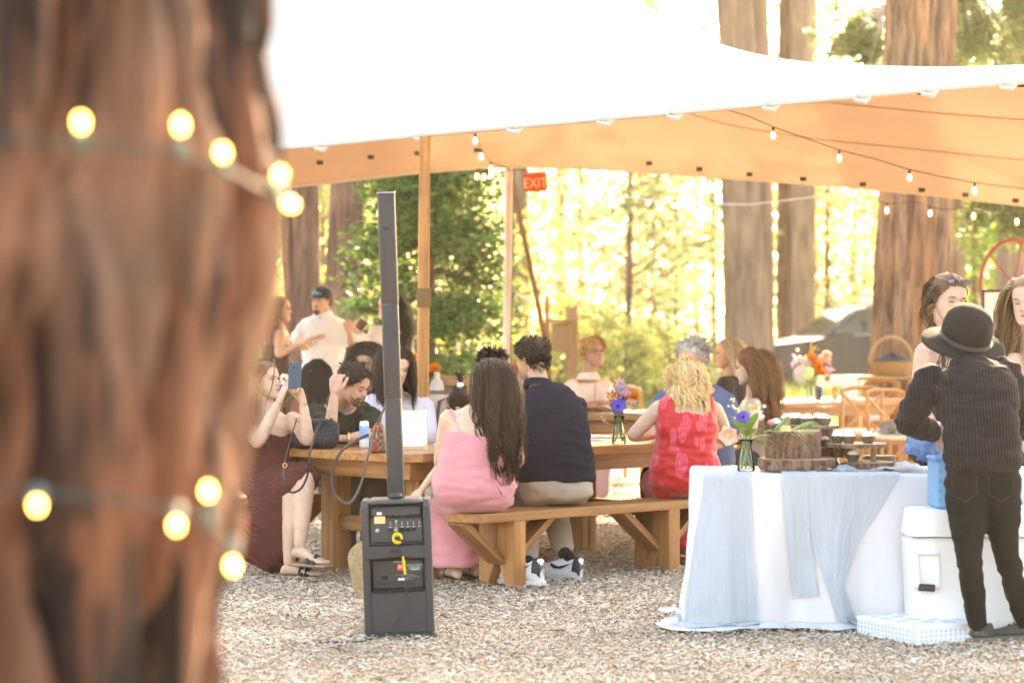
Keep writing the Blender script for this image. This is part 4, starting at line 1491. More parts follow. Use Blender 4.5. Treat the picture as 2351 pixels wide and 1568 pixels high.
def bouquet(label, foot, h, blooms, leaves, seed, ferns=(), sprigs=(), group=None, vase=True, r=.042):
    """glass vase of height h at foot; blooms: (kind, mat, dx, dz, dy, size) seen from the camera, measured from the vase rim"""
    foot = Vector(foot)
    g = random.Random(seed)
    e = thing('flower_vase', label, 'vase', foot, world_parts=True, group=group)
    rim = foot + Vector((0, 0, h))
    if vase:
        pr = [(.0, .002), (r * .95, .002), (r * 1.02, .01), (r * .98, h * .25), (r * .72, h * .62), (r * .62, h * .78), (r * .74, h * .92), (r * .95, h),
              (r * .92, h), (r * .70, h * .92), (r * .58, h * .78), (r * .68, h * .62), (r * .93, h * .25), (r * .9, .014), (.0, .012)]
        MB().lathe([(max(a, .0006), z) for a, z in pr], 28, foot).build('vase', FM['glass'], e, smooth=60)
        st = MB()
        for k in range(11):
            a = g.uniform(0, 6.28)
            st.tube([foot + Vector((math.cos(a) * r * .7, math.sin(a) * r * .7, .016)), foot + Vector((math.cos(a + 2.6) * r * .2, math.sin(a + 2.6) * r * .2, h * .75)),
                     rim + Vector((math.cos(a + 3) * r * .7, math.sin(a + 3) * r * .7, .02))], .0022, 5)
        st.build('stems', FM['stem'], e)['kind'] = 'stuff'
    for i, (kind, mt, dx, dz, dy, s) in enumerate(blooms):
        c = rim + Vector((dx, dy, dz))
        out = Vector((dx, dy - .08, max(dz, .02) * .9))
        m = MB()
        mats = [FM[mt], FM['dark'], FM['yellow'], FM['stem']]
        ax = Vector((dx * 1.5, -.9, .35)) if kind in ('anemone', 'poppy') else Vector((dx, -.55, .75))
        if kind == 'anemone':
            petals(m, c, ax, 7, s, s * .95, .16, 2, 0, .02, seed + i)
            m.ell(c + ax.normalized() * s * .14, (s * .2,) * 3, 10, 6, 1)
        elif kind == 'poppy':
            ax = Vector((-.35, -.9, -.15))
            petals(m, c, ax, 5, s, s * 1.25, .25, 2, 0, .09, seed + i)
            m.ell(c + ax.normalized() * s * .2, (s * .2,) * 3, 10, 6, 2)
        elif kind == 'rose':
            for rr, n_, cp in ((1, 6, .5), (.75, 5, .9), (.5, 4, 1.4), (.3, 3, 2.2)):
                petals(m, c, ax, n_, s * rr, s * rr * 1.2, cp, 1, 0, .03, seed + i)
        elif kind == 'marigold':
            for rr, n_, cp in ((1, 12, .2), (.85, 11, .6), (.65, 9, 1.1), (.45, 7, 1.8)):
                petals(m, c, ax, n_, s * rr, s * rr * .5, cp, 1, 0, .05, seed + i)
        elif kind == 'cluster':
            for k in range(14):
                p = c + Vector((g.gauss(0, s * .5), g.gauss(0, s * .4), g.gauss(0, s * .6)))
                petals(m, p, Vector((g.gauss(0, .5), -1, g.gauss(.3, .4))), 5, s * .26, s * .26, .3, 1, 0, 0, k)
                m.ell(p, (s * .06,) * 3, 6, 4, 2)
        m.tube([rim - Vector((0, 0, .01)), rim.lerp(c, .5) + Vector((0, 0, .01)), c], .0018, 5, 3)
        m.build('bloom', mats, e, smooth=60)
    for i, (dx, dz, dy, L, W, mt) in enumerate(leaves):
        m = MB()
        b = rim + Vector((dx * .35, dy * .3, max(dz * .3, -.01)))
        leaf_blade(m, b, Vector((dx, dy, dz)), L, W, curve=.25)
        m.build('leaf', FM[mt], e, smooth=60)
    for dx, dz, L in ferns:
        m = MB()
        b = rim + Vector((dx * .2, 0, .02))
        d = Vector((dx, -.02, dz)).normalized()
        pts = [b + d * L * t - Vector((0, 0, .25 * L * t * t)) for t in [k / 12 for k in range(13)]]
        m.tube(pts, [.0016 * (1 - k / 14) for k in range(13)], 4)
        for k in range(2, 13):
            w = L * .30 * math.sin(PI * (k / 13) ** .8) + .008
            for s in (-1, 1):
                leaf_blade(m, pts[k], Vector((d.x * .5, s * .55, s * .55)) + d * .3, w, w * .28, curve=.1)
        m.build('fern_frond', FM['pale'], e, smooth=60)
    for dx, dz, n in sprigs:
        m = MB()
        tip = rim + Vector((dx, g.uniform(-.04, .04), dz))
        m.tube([rim, rim.lerp(tip, .5) + Vector((dx * .1, 0, 0)), tip], .0012, 4, 0)
        for k in range(n):
            p = tip + Vector((g.gauss(0, .012), g.gauss(0, .012), g.uniform(-.05, .012)))
            m.tube([tip - Vector((0, 0, .03)), p], .0007, 3, 0)
            petals(m, p, Vector((g.gauss(0, .5), -.7, .6)), 6, .007, .006, .1, 1, 1, 0, k)
            m.ell(p, (.003,) * 3, 6, 4, 2)
        m.build('sprig', [FM['stem'], FM['white'], FM['yellow']], e, smooth=60)
    return e


def build_flowers():
    flower_mats()
    # on the dessert table
    p = at(1713, 1082, 11.55)
    bouquet('hourglass vase of greenery, purple anemone and big peach poppy on the dessert table', (p.x, 11.55, DT_Z + .012), .155,
            [('anemone', 'purple', -.018, .105, -.03, .036), ('poppy', 'peach', -.085, .02, -.05, .050), ('cluster', 'white', .05, .12, .0, .04),
             ('cluster', 'yellow', .035, .15, .02, .02), ('rose', 'pink', .12, .07, .02, .02), ('rose', 'white', .02, .09, .05, .022)],
            [(-.05, .10, -.05, .10, .055, 'leaf'), (-.10, .04, -.02, .12, .045, 'leaf'), (.03, .12, -.04, .11, .06, 'leaf'), (.02, .05, -.06, .09, .06, 'leaf'), (-.02, .06, -.06, .08, .05, 'pale'),
             (.08, .05, -.03, .11, .05, 'leaf'), (.10, .0, -.02, .11, .045, 'leaf'), (-.06, .13, 0, .10, .03, 'pale'), (.06, .14, .03, .12, .03, 'pale'), (.0, .14, .02, .13, .03, 'pale'), (.09, -.02, -.05, .09, .045, 'leaf'), (.13, .03, 0, .10, .05, 'leaf')],
            3, ferns=[(.9, .45, .19), (.6, .8, .14)], sprigs=[(-.07, .19, 8), (-.05, .15, 7), (.05, .17, 9), (.0, .20, 6)])
    # on the picnic table
    p = tpt(1.42, .40, TABLE_Z)
    p = at(1421, 1006, p.y)
    bouquet('hourglass vase of bright flowers with a large purple anemone on the picnic table', (p.x, p.y, TABLE_Z), .172,
            [('anemone', 'purple', -.008, .06, -.07, .052), ('marigold', 'orange', .085, .11, .0, .042), ('rose', 'peach', .07, .07, -.03, .034), ('rose', 'pink', .04, .12, -.02, .036),
             ('cluster', 'red', -.035, .12, -.02, .035), ('cluster', 'blue', .0, .15, 0, .04), ('cluster', 'white', -.06, .14, 0, .03), ('cluster', 'orange', -.05, .10, -.02, .03),
             ('cluster', 'pink', .015, .20, .02, .03), ('cluster', 'lilac', .03, .17, .02, .03), ('rose', 'red', .015, .10, .01, .03), ('cluster', 'pink', -.085, -.02, -.03, .024), ('cluster', 'yellow', -.055, .12, -.03, .018)],
            [(-.12, .08, -.02, .10, .06, 'leaf'), (-.07, .04, -.05, .08, .06, 'leaf'), (.14, .02, -.02, .13, .022, 'leaf'), (.12, -.02, -.03, .10, .03, 'leaf'), (-.09, .0, -.04, .09, .03, 'leaf'), (.06, .02, -.05, .08, .05, 'leaf'), (.0, .03, -.06, .07, .05, 'leaf'), (.10, .05, 0, .13, .03, 'leaf')], 9)
    # on the farm table
    p = at(1862, 903, 23.6)
    bouquet('loose bouquet of white and orange flowers on the farm table', (p.x, 23.6, .76), .20,
            [('rose', 'orange', .04, .12, -.05, .07), ('rose', 'peach', .12, .18, -.02, .07), ('marigold', 'orange', .0, .20, 0, .07), ('rose', 'orange', .09, .06, -.06, .06), ('cluster', 'white', -.10, .22, 0, .08),
             ('cluster', 'lilac', -.16, .18, -.02, .07), ('cluster', 'lilac', .17, .10, 0, .05), ('rose', 'peach', .15, .24, 0, .05), ('rose', 'white', -.04, .14, -.05, .06), ('cluster', 'yellow', .02, .32, 0, .04)],
            [(-.05, .05, -.05, .12, .07, 'leaf'), (.1, .05, -.05, .12, .07, 'leaf'), (.0, .1, 0, .2, .05, 'pale'), (.18, .12, 0, .2, .03, 'pale')], 12, r=.055)
    # further small bouquets
    p = at(1170, 850, 18.9)
    bouquet('small red and orange bouquet beyond the navy-shirted guest', (p.x, 18.9, .802), .12,
            [('rose', 'red', -.03, .14, 0, .06), ('rose', 'red', .04, .20, 0, .055), ('marigold', 'orange', .0, .05, -.03, .055), ('cluster', 'lilac', .03, .10, -.02, .05), ('rose', 'orange', -.05, .22, .0, .05)],
            [(.1, .05, 0, .14, .05, 'leaf'), (-.1, .08, 0, .14, .05, 'leaf')], 15, r=.045)
    p = at(960, 850, 18.7)
    bouquet('orange and white bouquet partly hidden by the wooden pole', (p.x, 18.7, .802), .14,
            [('marigold', 'orange', -.04, .28, 0, .045), ('rose', 'red', -.02, .22, -.02, .05), ('cluster', 'white', -.03, .12, -.02, .05), ('rose', 'orange', .02, .18, 0, .04), ('cluster', 'yellow', -.06, .18, 0, .05)],
            [(-.1, .15, 0, .2, .06, 'leaf'), (.1, .15, 0, .2, .06, 'leaf'), (.0, .2, 0, .2, .06, 'leaf')], 16, r=.045)
    p = at(1022, 850, 19.9)
    bouquet('single marigold in a slim vase beside the water bottle', (at(1003, 800, 18.95).x, 18.95, .802), .16, [('marigold', 'orange', -.02, .17, 0, .06)], [(.05, .1, 0, .1, .03, 'leaf')], 18, r=.03)
    p = at(645, 850, 17.5)
    bouquet('lilac and white bouquet beside the raised phone', (p.x, 17.5, .742), .14,
            [('rose', 'lilac', .0, .10, -.03, .05), ('cluster', 'white', -.03, .18, 0, .07), ('cluster', 'lilac', -.08, .16, 0, .06), ('anemone', 'purple', .03, .13, -.04, .04), ('cluster', 'white', .05, .2, 0, .05)],
            [(.08, .1, 0, .14, .05, 'leaf'), (-.08, .1, 0, .14, .05, 'leaf'), (.0, .0, -.1, .1, .05, 'leaf')], 19, r=.045)


# ------------------------------------------------------------------ column loudspeaker
def build_speaker():
    e = thing('column_loudspeaker', 'dark grey column loudspeaker standing on a squat amplifier base, rear side showing', 'speaker', (-.520, 11.28, .0), rot=(0, R(-1.9), R(1.5)))
    g1 = M('speaker_plastic', (.040, .038, .040), .6, bump=.06, bs=(500, 500, 500), spec=.4)
    g2 = M('speaker_panel', (.030, .029, .030), .42, spec=.45)
    g3 = M('speaker_recess', (.010, .010, .010), .7)
    met = M('speaker_metal', (.45, .45, .46), .35, metal=.8)
    W, D, Hh = .318, .34, .64
    yb = -D / 2               # rear face, towards the camera
    # housing with a recessed back: sides, top, lower body
    # profile of one side wall (y, z): the top leans back
    def side(x0, x1, name):
        tf = Matrix(((0, 0, 1, 0), (1, 0, 0, 0), (0, 1, 0, 0), (0, 0, 0, 1)))
        pts = [(yb + .004, .035), (D / 2, .035), (D / 2, Hh - .03), (D / 2 - .05, Hh), (yb + .055, Hh), (yb + .015, Hh - .03), (yb, Hh - .09)]
        MB().prism(pts, x0, x1, .007, tf=tf).build(name, g1, e, smooth=30)
    side(-W / 2, -W / 2 + .034, 'side_wall')
    side(W / 2 - .034, W / 2, 'side_wall')
    MB().box((0, .03, Hh / 2 + .01), (W - .066, D - .08, Hh - .06), .004).build('cabinet', g1, e)
    MB().box((0, yb + .045, .125), (W - .066, .09, .19), .006).build('lower_body', g1, e)
    MB().box((0, 0, .018), (W + .006, D + .006, .036), .008).build('plinth', g1, e)
    MB().box((0, .012, Hh - .012), (W - .066, D - .06, .026), .01).build('top_plate', g1, e)
    # top shelf lip with the carrying notch
    MB().box((0, yb + .05, Hh - .055), (W - .070, .04, .05), .012).build('top_lip', g2, e)
    # control panel, slightly recessed and tilted
    z0 = .515
    tilt = Matrix.Rotation(R(-6), 3, 'X')
    MB().box((0, yb + .045, z0), (.245, .012, .150), .004, tilt).build('control_panel', g2, e)
    pf = yb + .036
    scr = MB().box((-.075, pf - .003, .553), (.050, .004, .034), .001, tilt).build('display', M('display_amber', (.55, .30, .15), .35, emit=(.6, .32, .15), estr=.12), e)
    MB().box((-.076, pf - .006, .583), (.022, .002, .012), .0005, tilt).build('sticker', M('sticker_white', (.8, .8, .8), .5), e)
    for k in range(6):
        x = -.026 + k * .0265
        MB().lathe([(.0085, 0), (.0085, -.011), (.006, -.014)], 14, (x, pf - .003, .566), mat=Matrix.Rotation(R(-90), 3, 'X')).build('knob', g3, e)
        MB().box((x, pf - .004, .583), (.016, .001, .0022), 0).build('print_mark', M('print_white', (.7, .7, .7), .6), e)
        MB().box((x, pf - .004, .535), (.0015, .001, .016), 0).build('print_mark', M('print_white', (.7, .7, .7), .6), e)
        MB().box((x, pf - .001, .518), (.016, .001, .0018), 0).build('print_mark', M('print_white', (.7, .7, .7), .6), e)
    MB().box((.0005, pf - .006, .546), (.006, .001, .0035), 0).build('status_light', M('led_green', (.05, .7, .1), .4, emit=(.05, 1, .15), estr=1.0), e)
    for k, (x, r) in enumerate(((-.088, .009), (-.026, .008), (.0005, .011), (.027, .012), (.0535, .012), (.080, .009))):
        MB().lathe([(r, 0), (r, -.005), (r * .6, -.006), (r * .55, -.001)], 16, (x, pf + .002, .505), mat=Matrix.Rotation(R(-90), 3, 'X')).build('jack', g3 if k else met, e)
    for x in (-.061, -.051):
        MB().box((x, pf + .001, .504), (.006, .004, .013), .001).build('usb_port', M('usb_brown', (.12, .05, .03), .5), e)

    def vents(z, x0, x1, rows, yv, n, part):
        m = MB()
        for r_ in range(rows):
            for k in range(n):
                m.box((lerp(x0, x1, (k + .5 * (r_ % 2)) / n), yv, z - r_ * .0075), (.005, .002, .0042), 0)
        o = m.build(part, g3, e, smooth=0)
        o['kind'] = 'stuff'
    vents(.478, -.10, .105, 3, pf + .004, 24, 'vent_holes')
    # cup ledge over the handle
    MB().box((0, yb + .035, .444), (.25, .05, .012), .004).build('ledge', g1, e)
    for x, w in ((-.075, .075), (.0, .06), (.078, .075)):
        MB().box((x, yb + .022, .4488), (w, .026, .006), .002).build('ledge_slot', g3, e)
    MB().prism([(-.142, -.027), (-.138, -.031), (-.06, -.031), (-.045, -.024), (.045, -.024), (.06, -.031), (.138, -.031), (.142, -.027), (.142, .024), (.138, .028), (-.138, .028), (-.142, .024)],
               -.017, .017, .005, tf=Matrix(((1, 0, 0, 0), (0, 0, -1, yb + .004), (0, 1, 0, .408), (0, 0, 0, 1)))).build('carry_handle', g1, e, smooth=30)
    MB().box((-.003, yb - .0135, .410), (.052, .002, .014), .001).build('handle_latch', g3, e)
    # lower panel
    MB().box((0, yb + .055, .300), (.240, .012, .135), .005).build('rear_panel', g2, e)
    pl = yb + .0485
    MB().box((.014, pl - .001, .332), (.031, .001, .029), 0).build('badge', M('badge_orange', (.72, .10, .02), .5), e)
    wht = M('print_white', (.7, .7, .7), .6)
    mx = lambda x, z: mtx((x, pl - .0022, z), (1, 0, 0), (0, 0, 1))
    text_mesh('JBL', .017, 'badge_lettering', wht, e, mx(.014, .333), extrude=.0003)
    text_mesh('EON ONE MK2', .009, 'model_lettering', wht, e, mx(.012, .356), extrude=.0003)
    MB().box((.079, pl - .001, .330), (.080, .001, .032), 0).build('hire_sticker', M('sticker_dark', (.05, .06, .06), .5), e)
    teal = M('print_teal', (.20, .60, .62), .5)
    text_mesh('STARSOUND', .0125, 'sticker_lettering', teal, e, mx(.079, .339), extrude=.0003)
    text_mesh('AUDIO INC.', .0095, 'sticker_lettering', wht, e, mx(.079, .329), extrude=.0003)
    for z, w in ((.322, .05), (.3185, .036)):
        MB().box((.079, pl - .0022, z), (w, .0006, .002), 0).build('print_mark', wht, e)
    MB().box((.02, pl - .001, .276), (.040, .001, .011), 0).build('serial_label', wht, e)
    for k in range(5):
        MB().box((.03 + .02 * (k % 3), pl - .0008, .296 - .005 * k), (.08 - .01 * k, .0006, .0014), 0).build('print_mark', M('print_grey', (.25, .25, .25), .6), e)
    MB().box((-.062, pl - .003, .284), (.030, .006, .018), .002).build('power_inlet', g3, e)
    vents(.262, -.09, .092, 2, pl - .0005, 24, 'vent_holes')
    for x in (-.108, .108):
        for z in (.245, .36):
            MB().lathe([(.003, 0), (.003, -.001)], 8, (x, pl - .0004, z), mat=Matrix.Rotation(R(90), 3, 'X')).build('screw', g3, e)
    MB().box((0, yb + .03, .218), (.25, .055, .010), .003).build('ledge', g1, e)
    for x, w in ((-.078, .066), (.004, .082), (.082, .066)):
        MB().box((x, yb + .012, .2215), (w, .022, .006), .002).build('ledge_slot', g3, e)
    # column: foot, two spacers, array on top
    segs = [(Hh - .01, 1.10, .080), (1.103, 1.545, .0815), (1.548, 2.065, .083)]
    for z0_, z1_, w in segs:
        rings = []
        for z, k in ((z0_, .97), (z0_ + .006, 1), (z1_ - .006, 1), (z1_, .97)):
            r = []
            for q in range(20):
                a = 2 * PI * q / 20
                cx_, sy = math.cos(a), math.sin(a)
                r.append((math.copysign(abs(cx_) ** .35, cx_) * w / 2 * k, .06 + math.copysign(abs(sy) ** .5, sy) * .058 * k, z))
            rings.append(r)
        sgm = MB().loft(rings).build('column_section', g1, e, smooth=50)
        for z in (z0_ + .10, z0_ + .30):
            for x in (-.028, .028):
                MB().lathe([(.004, 0), (.004, -.0015)], 8, (x, .0025, z), mat=Matrix.Rotation(R(90), 3, 'X')).build('screw', g3, sgm)
    MB().box((-.003, .0015, 1.90), (.026, .003, .011), .001).build('grip_slot', g3, e)
    MB().box((0, .06, 2.0665), (.088, .122, .005), .002).build('top_cap', met, e)
    MB().box((0, -.01, Hh + .012), (.062, .1, .03), .01).build('column_socket', g1, e)
    # lead: plug, yellow tie, drop to the ground
    x = -.0005
    MB().lathe([(.011, 0), (.011, -.02), (.007, -.03)], 14, (x, pf - .002, .505), mat=Matrix.Rotation(R(-90), 3, 'X')).build('plug', met, e)
    cab = [(x, pf - .03, .503), (x + .002, pf - .04, .49), (x + .006, yb - .03, .46), (x + .012, yb - .034, .42), (x + .026, yb - .04, .385), (x + .034, yb - .034, .34), (x + .037, yb - .02, .28),
           (x + .036, yb - .015, .22), (x + .03, yb - .02, .17), (x + .005, yb - .04, .11), (x - .05, yb - .08, .05), (x - .13, yb - .13, .026), (x - .22, yb - .18, .022), (x - .34, yb - .2, .03), (x - .6, yb - .16, .022), (x - 1.0, yb - .2, .02)]
    q = []
    for i in range(len(cab) - 1):
        p0, p1, p2, p3 = [Vector(cab[max(0, min(len(cab) - 1, i + d))]) for d in (-1, 0, 1, 2)]
        for t in (0, .25, .5, .75):
            q.append(.5 * ((2 * p1) + (p2 - p0) * t + (2 * p0 - 5 * p1 + 4 * p2 - p3) * t * t + (3 * p1 - p0 - 3 * p2 + p3) * t ** 3))
    MB().tube(q, .0040, 8).build('cable', M('cable_black', (.02, .02, .022), .5), e)
    yel = M('tie_yellow', (.80, .56, .02), .5)
    for k in range(3):
        rr = [(x + .006 + .020 * math.cos(a), yb - .036 - .004 * k, .468 + .019 * math.sin(a) + .004 * k) for a in [2 * PI * i / 18 for i in range(17 - k)]]
        MB().tube(rr, .0048, 7).build('cable_tie', yel, e)
    MB().tube([(x + .028, yb - .041, .388), (x + .033, yb - .037, .35), (x + .036, yb - .03, .305)], .0056, 8).build('cable_sleeve', yel, e)


# ------------------------------------------------------------------ cooler, boxes
def build_cooler():
    cw = M('cooler_white', (.80, .80, .80), .35, spec=.5)
    x0 = at(2088, 1300, 11.1).x
    e = thing('cool_box', 'big white cool box with black grip standing by the cloth-covered table', 'cooler', (x0 + .45, 11.24, 0), world_parts=True)
    c = Vector((x0 + .45, 11.24, 0))

    def shell(z0, z1, w0, w1, d0, d1, r=.05):
        rings = []
        for t in (0, .03, .5, .96, 1):
            z = lerp(z0, z1, t)
            w, d = lerp(w0, w1, t) / 2, lerp(d0, d1, t) / 2
            k = .02 if t in (0, 1) else 0
            rr = []
            for q in range(40):
                a = 2 * PI * q / 40
                rr.append(c + Vector((math.copysign(abs(math.cos(a)) ** .22, math.cos(a)) * (w - k), math.copysign(abs(math.sin(a)) ** .22, math.sin(a)) * (d - k), z)))
            rings.append(rr)
        return MB().loft(rings)
    shell(.015, .47, .86, .90, .30, .34).build('tub', cw, e, smooth=40)
    shell(.476, .60, .905, .87, .35, .32).build('lid', cw, e, smooth=40)
    blk = M('cooler_black', (.02, .02, .02), .5)
    fy = 11.07
    # swing handle on the wall
    hx = at(2135, 1300, 11.0).x
    for s in (-1, 1):
        MB().tube([(hx + s * .045, fy + .01, .405), (hx + s * .047, fy - .012, .33), (hx + s * .043, fy - .02, .255)], .0085, 8).build('handle_arm', cw, e)
    MB().tube([(hx - .05, fy - .005, .405), (hx + .05, fy - .005, .405)], .012, 10).build('handle_hinge', cw, e)
    MB().tube([(hx - .043, fy - .02, .25), (hx + .03, fy - .022, .246)], .017, 12).build('grip', blk, e)
    MB().box((hx, fy + .012, .33), (.13, .02, .19), .008).build('handle_plate', cw, e)
    lx = at(2307, 1260, 11.0).x
    MB().box((lx, fy - .003, .485), (.03, .025, .075), .006).build('latch', blk, e)
    MB().box((c.x, 11.24, .008), (.80, .28, .016), .005).build('foot', blk, e)
    # sky-blue tote on the lid
    bx = at(2222, 1110, 11.15).x
    t = thing('storage_tub', 'translucent sky-blue plastic tub standing on the cool box', 'tub', (bx, 11.2, .601), world_parts=True)
    bm_ = M('tub_blue', (.22, .52, .78), .3, transl=.35)
    MB().box((bx, 11.25, .712), (.30, .24, .222), .012).build('tub', bm_, t)
    m = MB()
    for i in range(9):
        for j in range(4):
            m.lathe([(.010, 0), (.0101, -.001)], 12, (bx - .13 + i * .032, 11.25 - .1205, .64 + j * .045), mat=Matrix.Rotation(R(90), 3, 'X'))
    o = m.build('dot_print', M('tub_dot', (.14, .40, .68), .4), t)
    o['kind'] = 'stuff'
    MB().box((bx, 11.25, .832), (.315, .255, .016), .006).build('lid', bm_, t)

    # dotted cake box on the ground
    A, B, C = Vector((1.812, 10.80, 0)), Vector((1.600, 11.22, 0)), Vector((1.985, 11.08, 0))
    ux, uy = (B - A), (C - A)
    L, Wd = ux.length, uy.length
    ux.normalize()
    uy = (uy - ux * uy.dot(ux)).normalized()
    e = thing('bakery_box', 'flat white cardboard box printed with pale blue dots on the ground', 'box', (A.x, A.y, .012), world_parts=True)
    hgt = .088
    mt = Matrix((ux, uy, Vector((0, 0, 1)))).transposed()
    ctr = A + ux * L / 2 + uy * Wd / 2 + Vector((0, 0, .014 + hgt / 2))
    MB().box(ctr, (L, Wd, hgt), .003, mt).build('carton', M('carton_white', (.80, .80, .80), .6), e)
    MB().box(ctr + Vector((0, 0, hgt / 2 - .008)), (L + .004, Wd + .004, .013), .002, mt).build('lid_flap', M('carton_white', (.80, .80, .80), .6), e)
    dots = MB()
    dblue = M('dot_blue', (.48, .60, .80), .6)

    def disc(p, a, b, r):
        n = a.cross(b).normalized()
        ring = [p + (a * math.cos(2 * PI * k / 16) + b * math.sin(2 * PI * k / 16)) * r for k in range(16)]
        dots.loft([[q - n * .0005 for q in ring], [q + n * .0008 for q in ring]])
    zt = A.z + .014 + hgt + .0
    for i in range(4):
        for j in range(4):
            disc(A + ux * (.08 + i * .11 + .04 * (j % 2)) + uy * (.05 + j * .09) + Vector((0, 0, zt + .0012)), ux, uy, .036 if (i + j) % 3 else .024)
    zv = Vector((0, 0, 1))
    for i in range(17):
        for j in range(3):
            disc(A + ux * (.025 + i * .027) - uy * .0008 + zv * (.034 + j * .020), zv, ux, .0075)
    for i in range(13):
        for j in range(3):
            disc(A + uy * (.02 + i * .027) - ux * .0008 + zv * (.034 + j * .020), uy, zv, .0075)
    o = dots.build('dot_print', dblue, e)
    o['kind'] = 'stuff'


# ------------------------------------------------------------------ things on the picnic table and around
def build_table_things():
    # black woven handbag at the table end
    p = at(722, 1024, 14.05)
    base = Vector((p.x, 14.05, TABLE_Z + .001))
    s = 14.05 / F
    e = thing('handbag', 'black woven leather handbag sitting on the end of the picnic table', 'handbag', base, world_parts=True)
    weave = M('bag_weave', (.018, .017, .022), .45, spec=.35)
    n, l = weave.node_tree.nodes, weave.node_tree.links
    tc = n.new('ShaderNodeTexCoord')
    mp = n.new('ShaderNodeMapping')
    mp.inputs['Rotation'].default_value = (0, R(40), 0)
    mp.inputs['Scale'].default_value = (62, 62, 62)
    ck = n.new('ShaderNodeTexChecker')
    ck.inputs['Scale'].default_value = 1
    bp = n.new('ShaderNodeBump')
    bp.inputs['Strength'].default_value = .9
    bp.inputs['Distance'].default_value = .004
    l.new(tc.outputs['Object'], mp.inputs[0])
    l.new(mp.outputs[0], ck.inputs[0])
    ck.inputs[1].default_value = (.006, .006, .008, 1)
    ck.inputs[2].default_value = (.022, .022, .028, 1)
    l.new(ck.outputs[0], n['Principled BSDF'].inputs['Base Color'])
    l.new(ck.outputs[1], bp.inputs['Height'])
    l.new(bp.outputs[0], n['Principled BSDF'].inputs['Normal'])
    rings = []
    for z, w, d in ((0, .105, .045), (.01, .125, .055), (.05, .140, .058), (.10, .137, .046), (.14, .132, .030), (.158, .128, .016), (.162, .12, .006)):
        rings.append([base + Vector((math.copysign(abs(math.cos(a)) ** .45, math.cos(a)) * w + .012 * (z / .16), math.copysign(abs(math.sin(a)) ** .7, math.sin(a)) * d, z - .012 * math.cos(a * 2) * (z / .16))) for a in [2 * PI * k / 44 for k in range(44)]])
    MB().loft(rings).build('bag_body', weave, e, smooth=60)
    lea = M('strap_black', (.015, .014, .018), .4)
    gold = M('gold_metal', (.75, .50, .18), .3, metal=.9)
    Yf = 13.93

    def strap(name, pts, w, mat, par):
        P = [at(x, y, Y) for x, y, Y in pts]
        q = []
        for i in range(len(P) - 1):
            p0, p1, p2, p3 = [P[max(0, min(len(P) - 1, i + d))] for d in (-1, 0, 1, 2)]
            for t in (0, .2, .4, .6, .8):
                q.append(.5 * ((2 * p1) + (p2 - p0) * t + (2 * p0 - 5 * p1 + 4 * p2 - p3) * t * t + (3 * p1 - p0 - 3 * p2 + p3) * t ** 3))
        q.append(P[-1])
        return MB().tube(q, w, 8, flat=.28, up=Vector((0, 1, 0))).build(name, mat, par)
    strap('shoulder_strap', [(764, 962, 14.0), (735, 972, 13.97), (722, 1000, 13.9), (712, 1040, 13.74), (706, 1090, 13.68), (690, 1122, 13.66), (668, 1130, 13.66), (655, 1112, 13.66), (652, 1075, 13.7), (660, 1035, 13.78), (672, 990, 13.95), (682, 962, 14.0)], .0075, lea, e)
    for x, y in ((683, 962), (762, 960)):
        c = at(x, y, 13.99)
        MB().tube([c + Vector((-.02, 0, -.01)), c + Vector((-.012, -.005, .008)), c + Vector((.012, -.005, .006)), c + Vector((.03, 0, -.004))], .004, 6).build('strap_link', gold, e)
    c = at(654, 1068, 13.69)
    MB().tube([c + Vector((.012 * math.cos(a), 0, .012 * math.sin(a))) for a in [2 * PI * k / 10 for k in range(11)]], .0025, 5).build('buckle', gold, e)

    # small checked bag
    p = at(866, 1030, 13.62)
    base = Vector((p.x, 13.62, TABLE_Z + .001))
    e = thing('checked_bag', 'small brown checked bag with red tassel beside the loudspeaker column', 'handbag', base, world_parts=True)
    chk = M('bag_check', (.20, .115, .07), .5)
    n, l = chk.node_tree.nodes, chk.node_tree.links
    tc = n.new('ShaderNodeTexCoord')
    ck = n.new('ShaderNodeTexChecker')
    ck.inputs['Scale'].default_value = 55
    ck.inputs[1].default_value = (.25, .15, .095, 1)
    ck.inputs[2].default_value = (.09, .045, .03, 1)
    l.new(tc.outputs['Object'], ck.inputs[0])
    l.new(ck.outputs[0], n['Principled BSDF'].inputs['Base Color'])
    rings = []
    for z, w, d in ((0, .040, .07), (.008, .050, .085), (.05, .047, .085), (.11, .036, .08), (.15, .026, .075), (.165, .018, .07)):
        rings.append([base + Vector((math.copysign(abs(math.cos(a)) ** .5, math.cos(a)) * w + .006 * z / .1, math.copysign(abs(math.sin(a)) ** .5, math.sin(a)) * d, z)) for a in [2 * PI * k / 32 for k in range(32)]])
    MB().loft(rings).build('bag_body', chk, e, smooth=60)
    redl = M('tassel_red', (.45, .05, .03), .5)
    MB().tube([base + Vector((-.03, -.088, .12)), base + Vector((0, -.092, .165)), base + Vector((.035, -.088, .125))], .006, 6).build('flap_edge', redl, e)
    ts = MB()
    tp = base + Vector((-.002, -.094, .085))
    for k in range(16):
        a = rng.uniform(-1, 1)
        ts.tube([tp, tp + Vector((a * .012, -.004 + rng.uniform(-.004, .004), -.04)), tp + Vector((a * .028, -.004, -.075 + rng.uniform(-.006, .006)))], .0016, 4)
    ts.build('tassel', redl, e)['kind'] = 'stuff'
    MB().tube([tp + Vector((.005 * math.sin(k), 0, k * .009)) for k in range(6)], .0028, 5).build('chain_link', gold, e)
    MB().tube([tp + Vector((.011 * math.cos(a), 0, .055 + .011 * math.sin(a))) for a in [2 * PI * k / 12 for k in range(13)]], .0024, 5).build('ring', gold, e)
    sb = M('strap_brown_dark', (.075, .045, .035), .5)
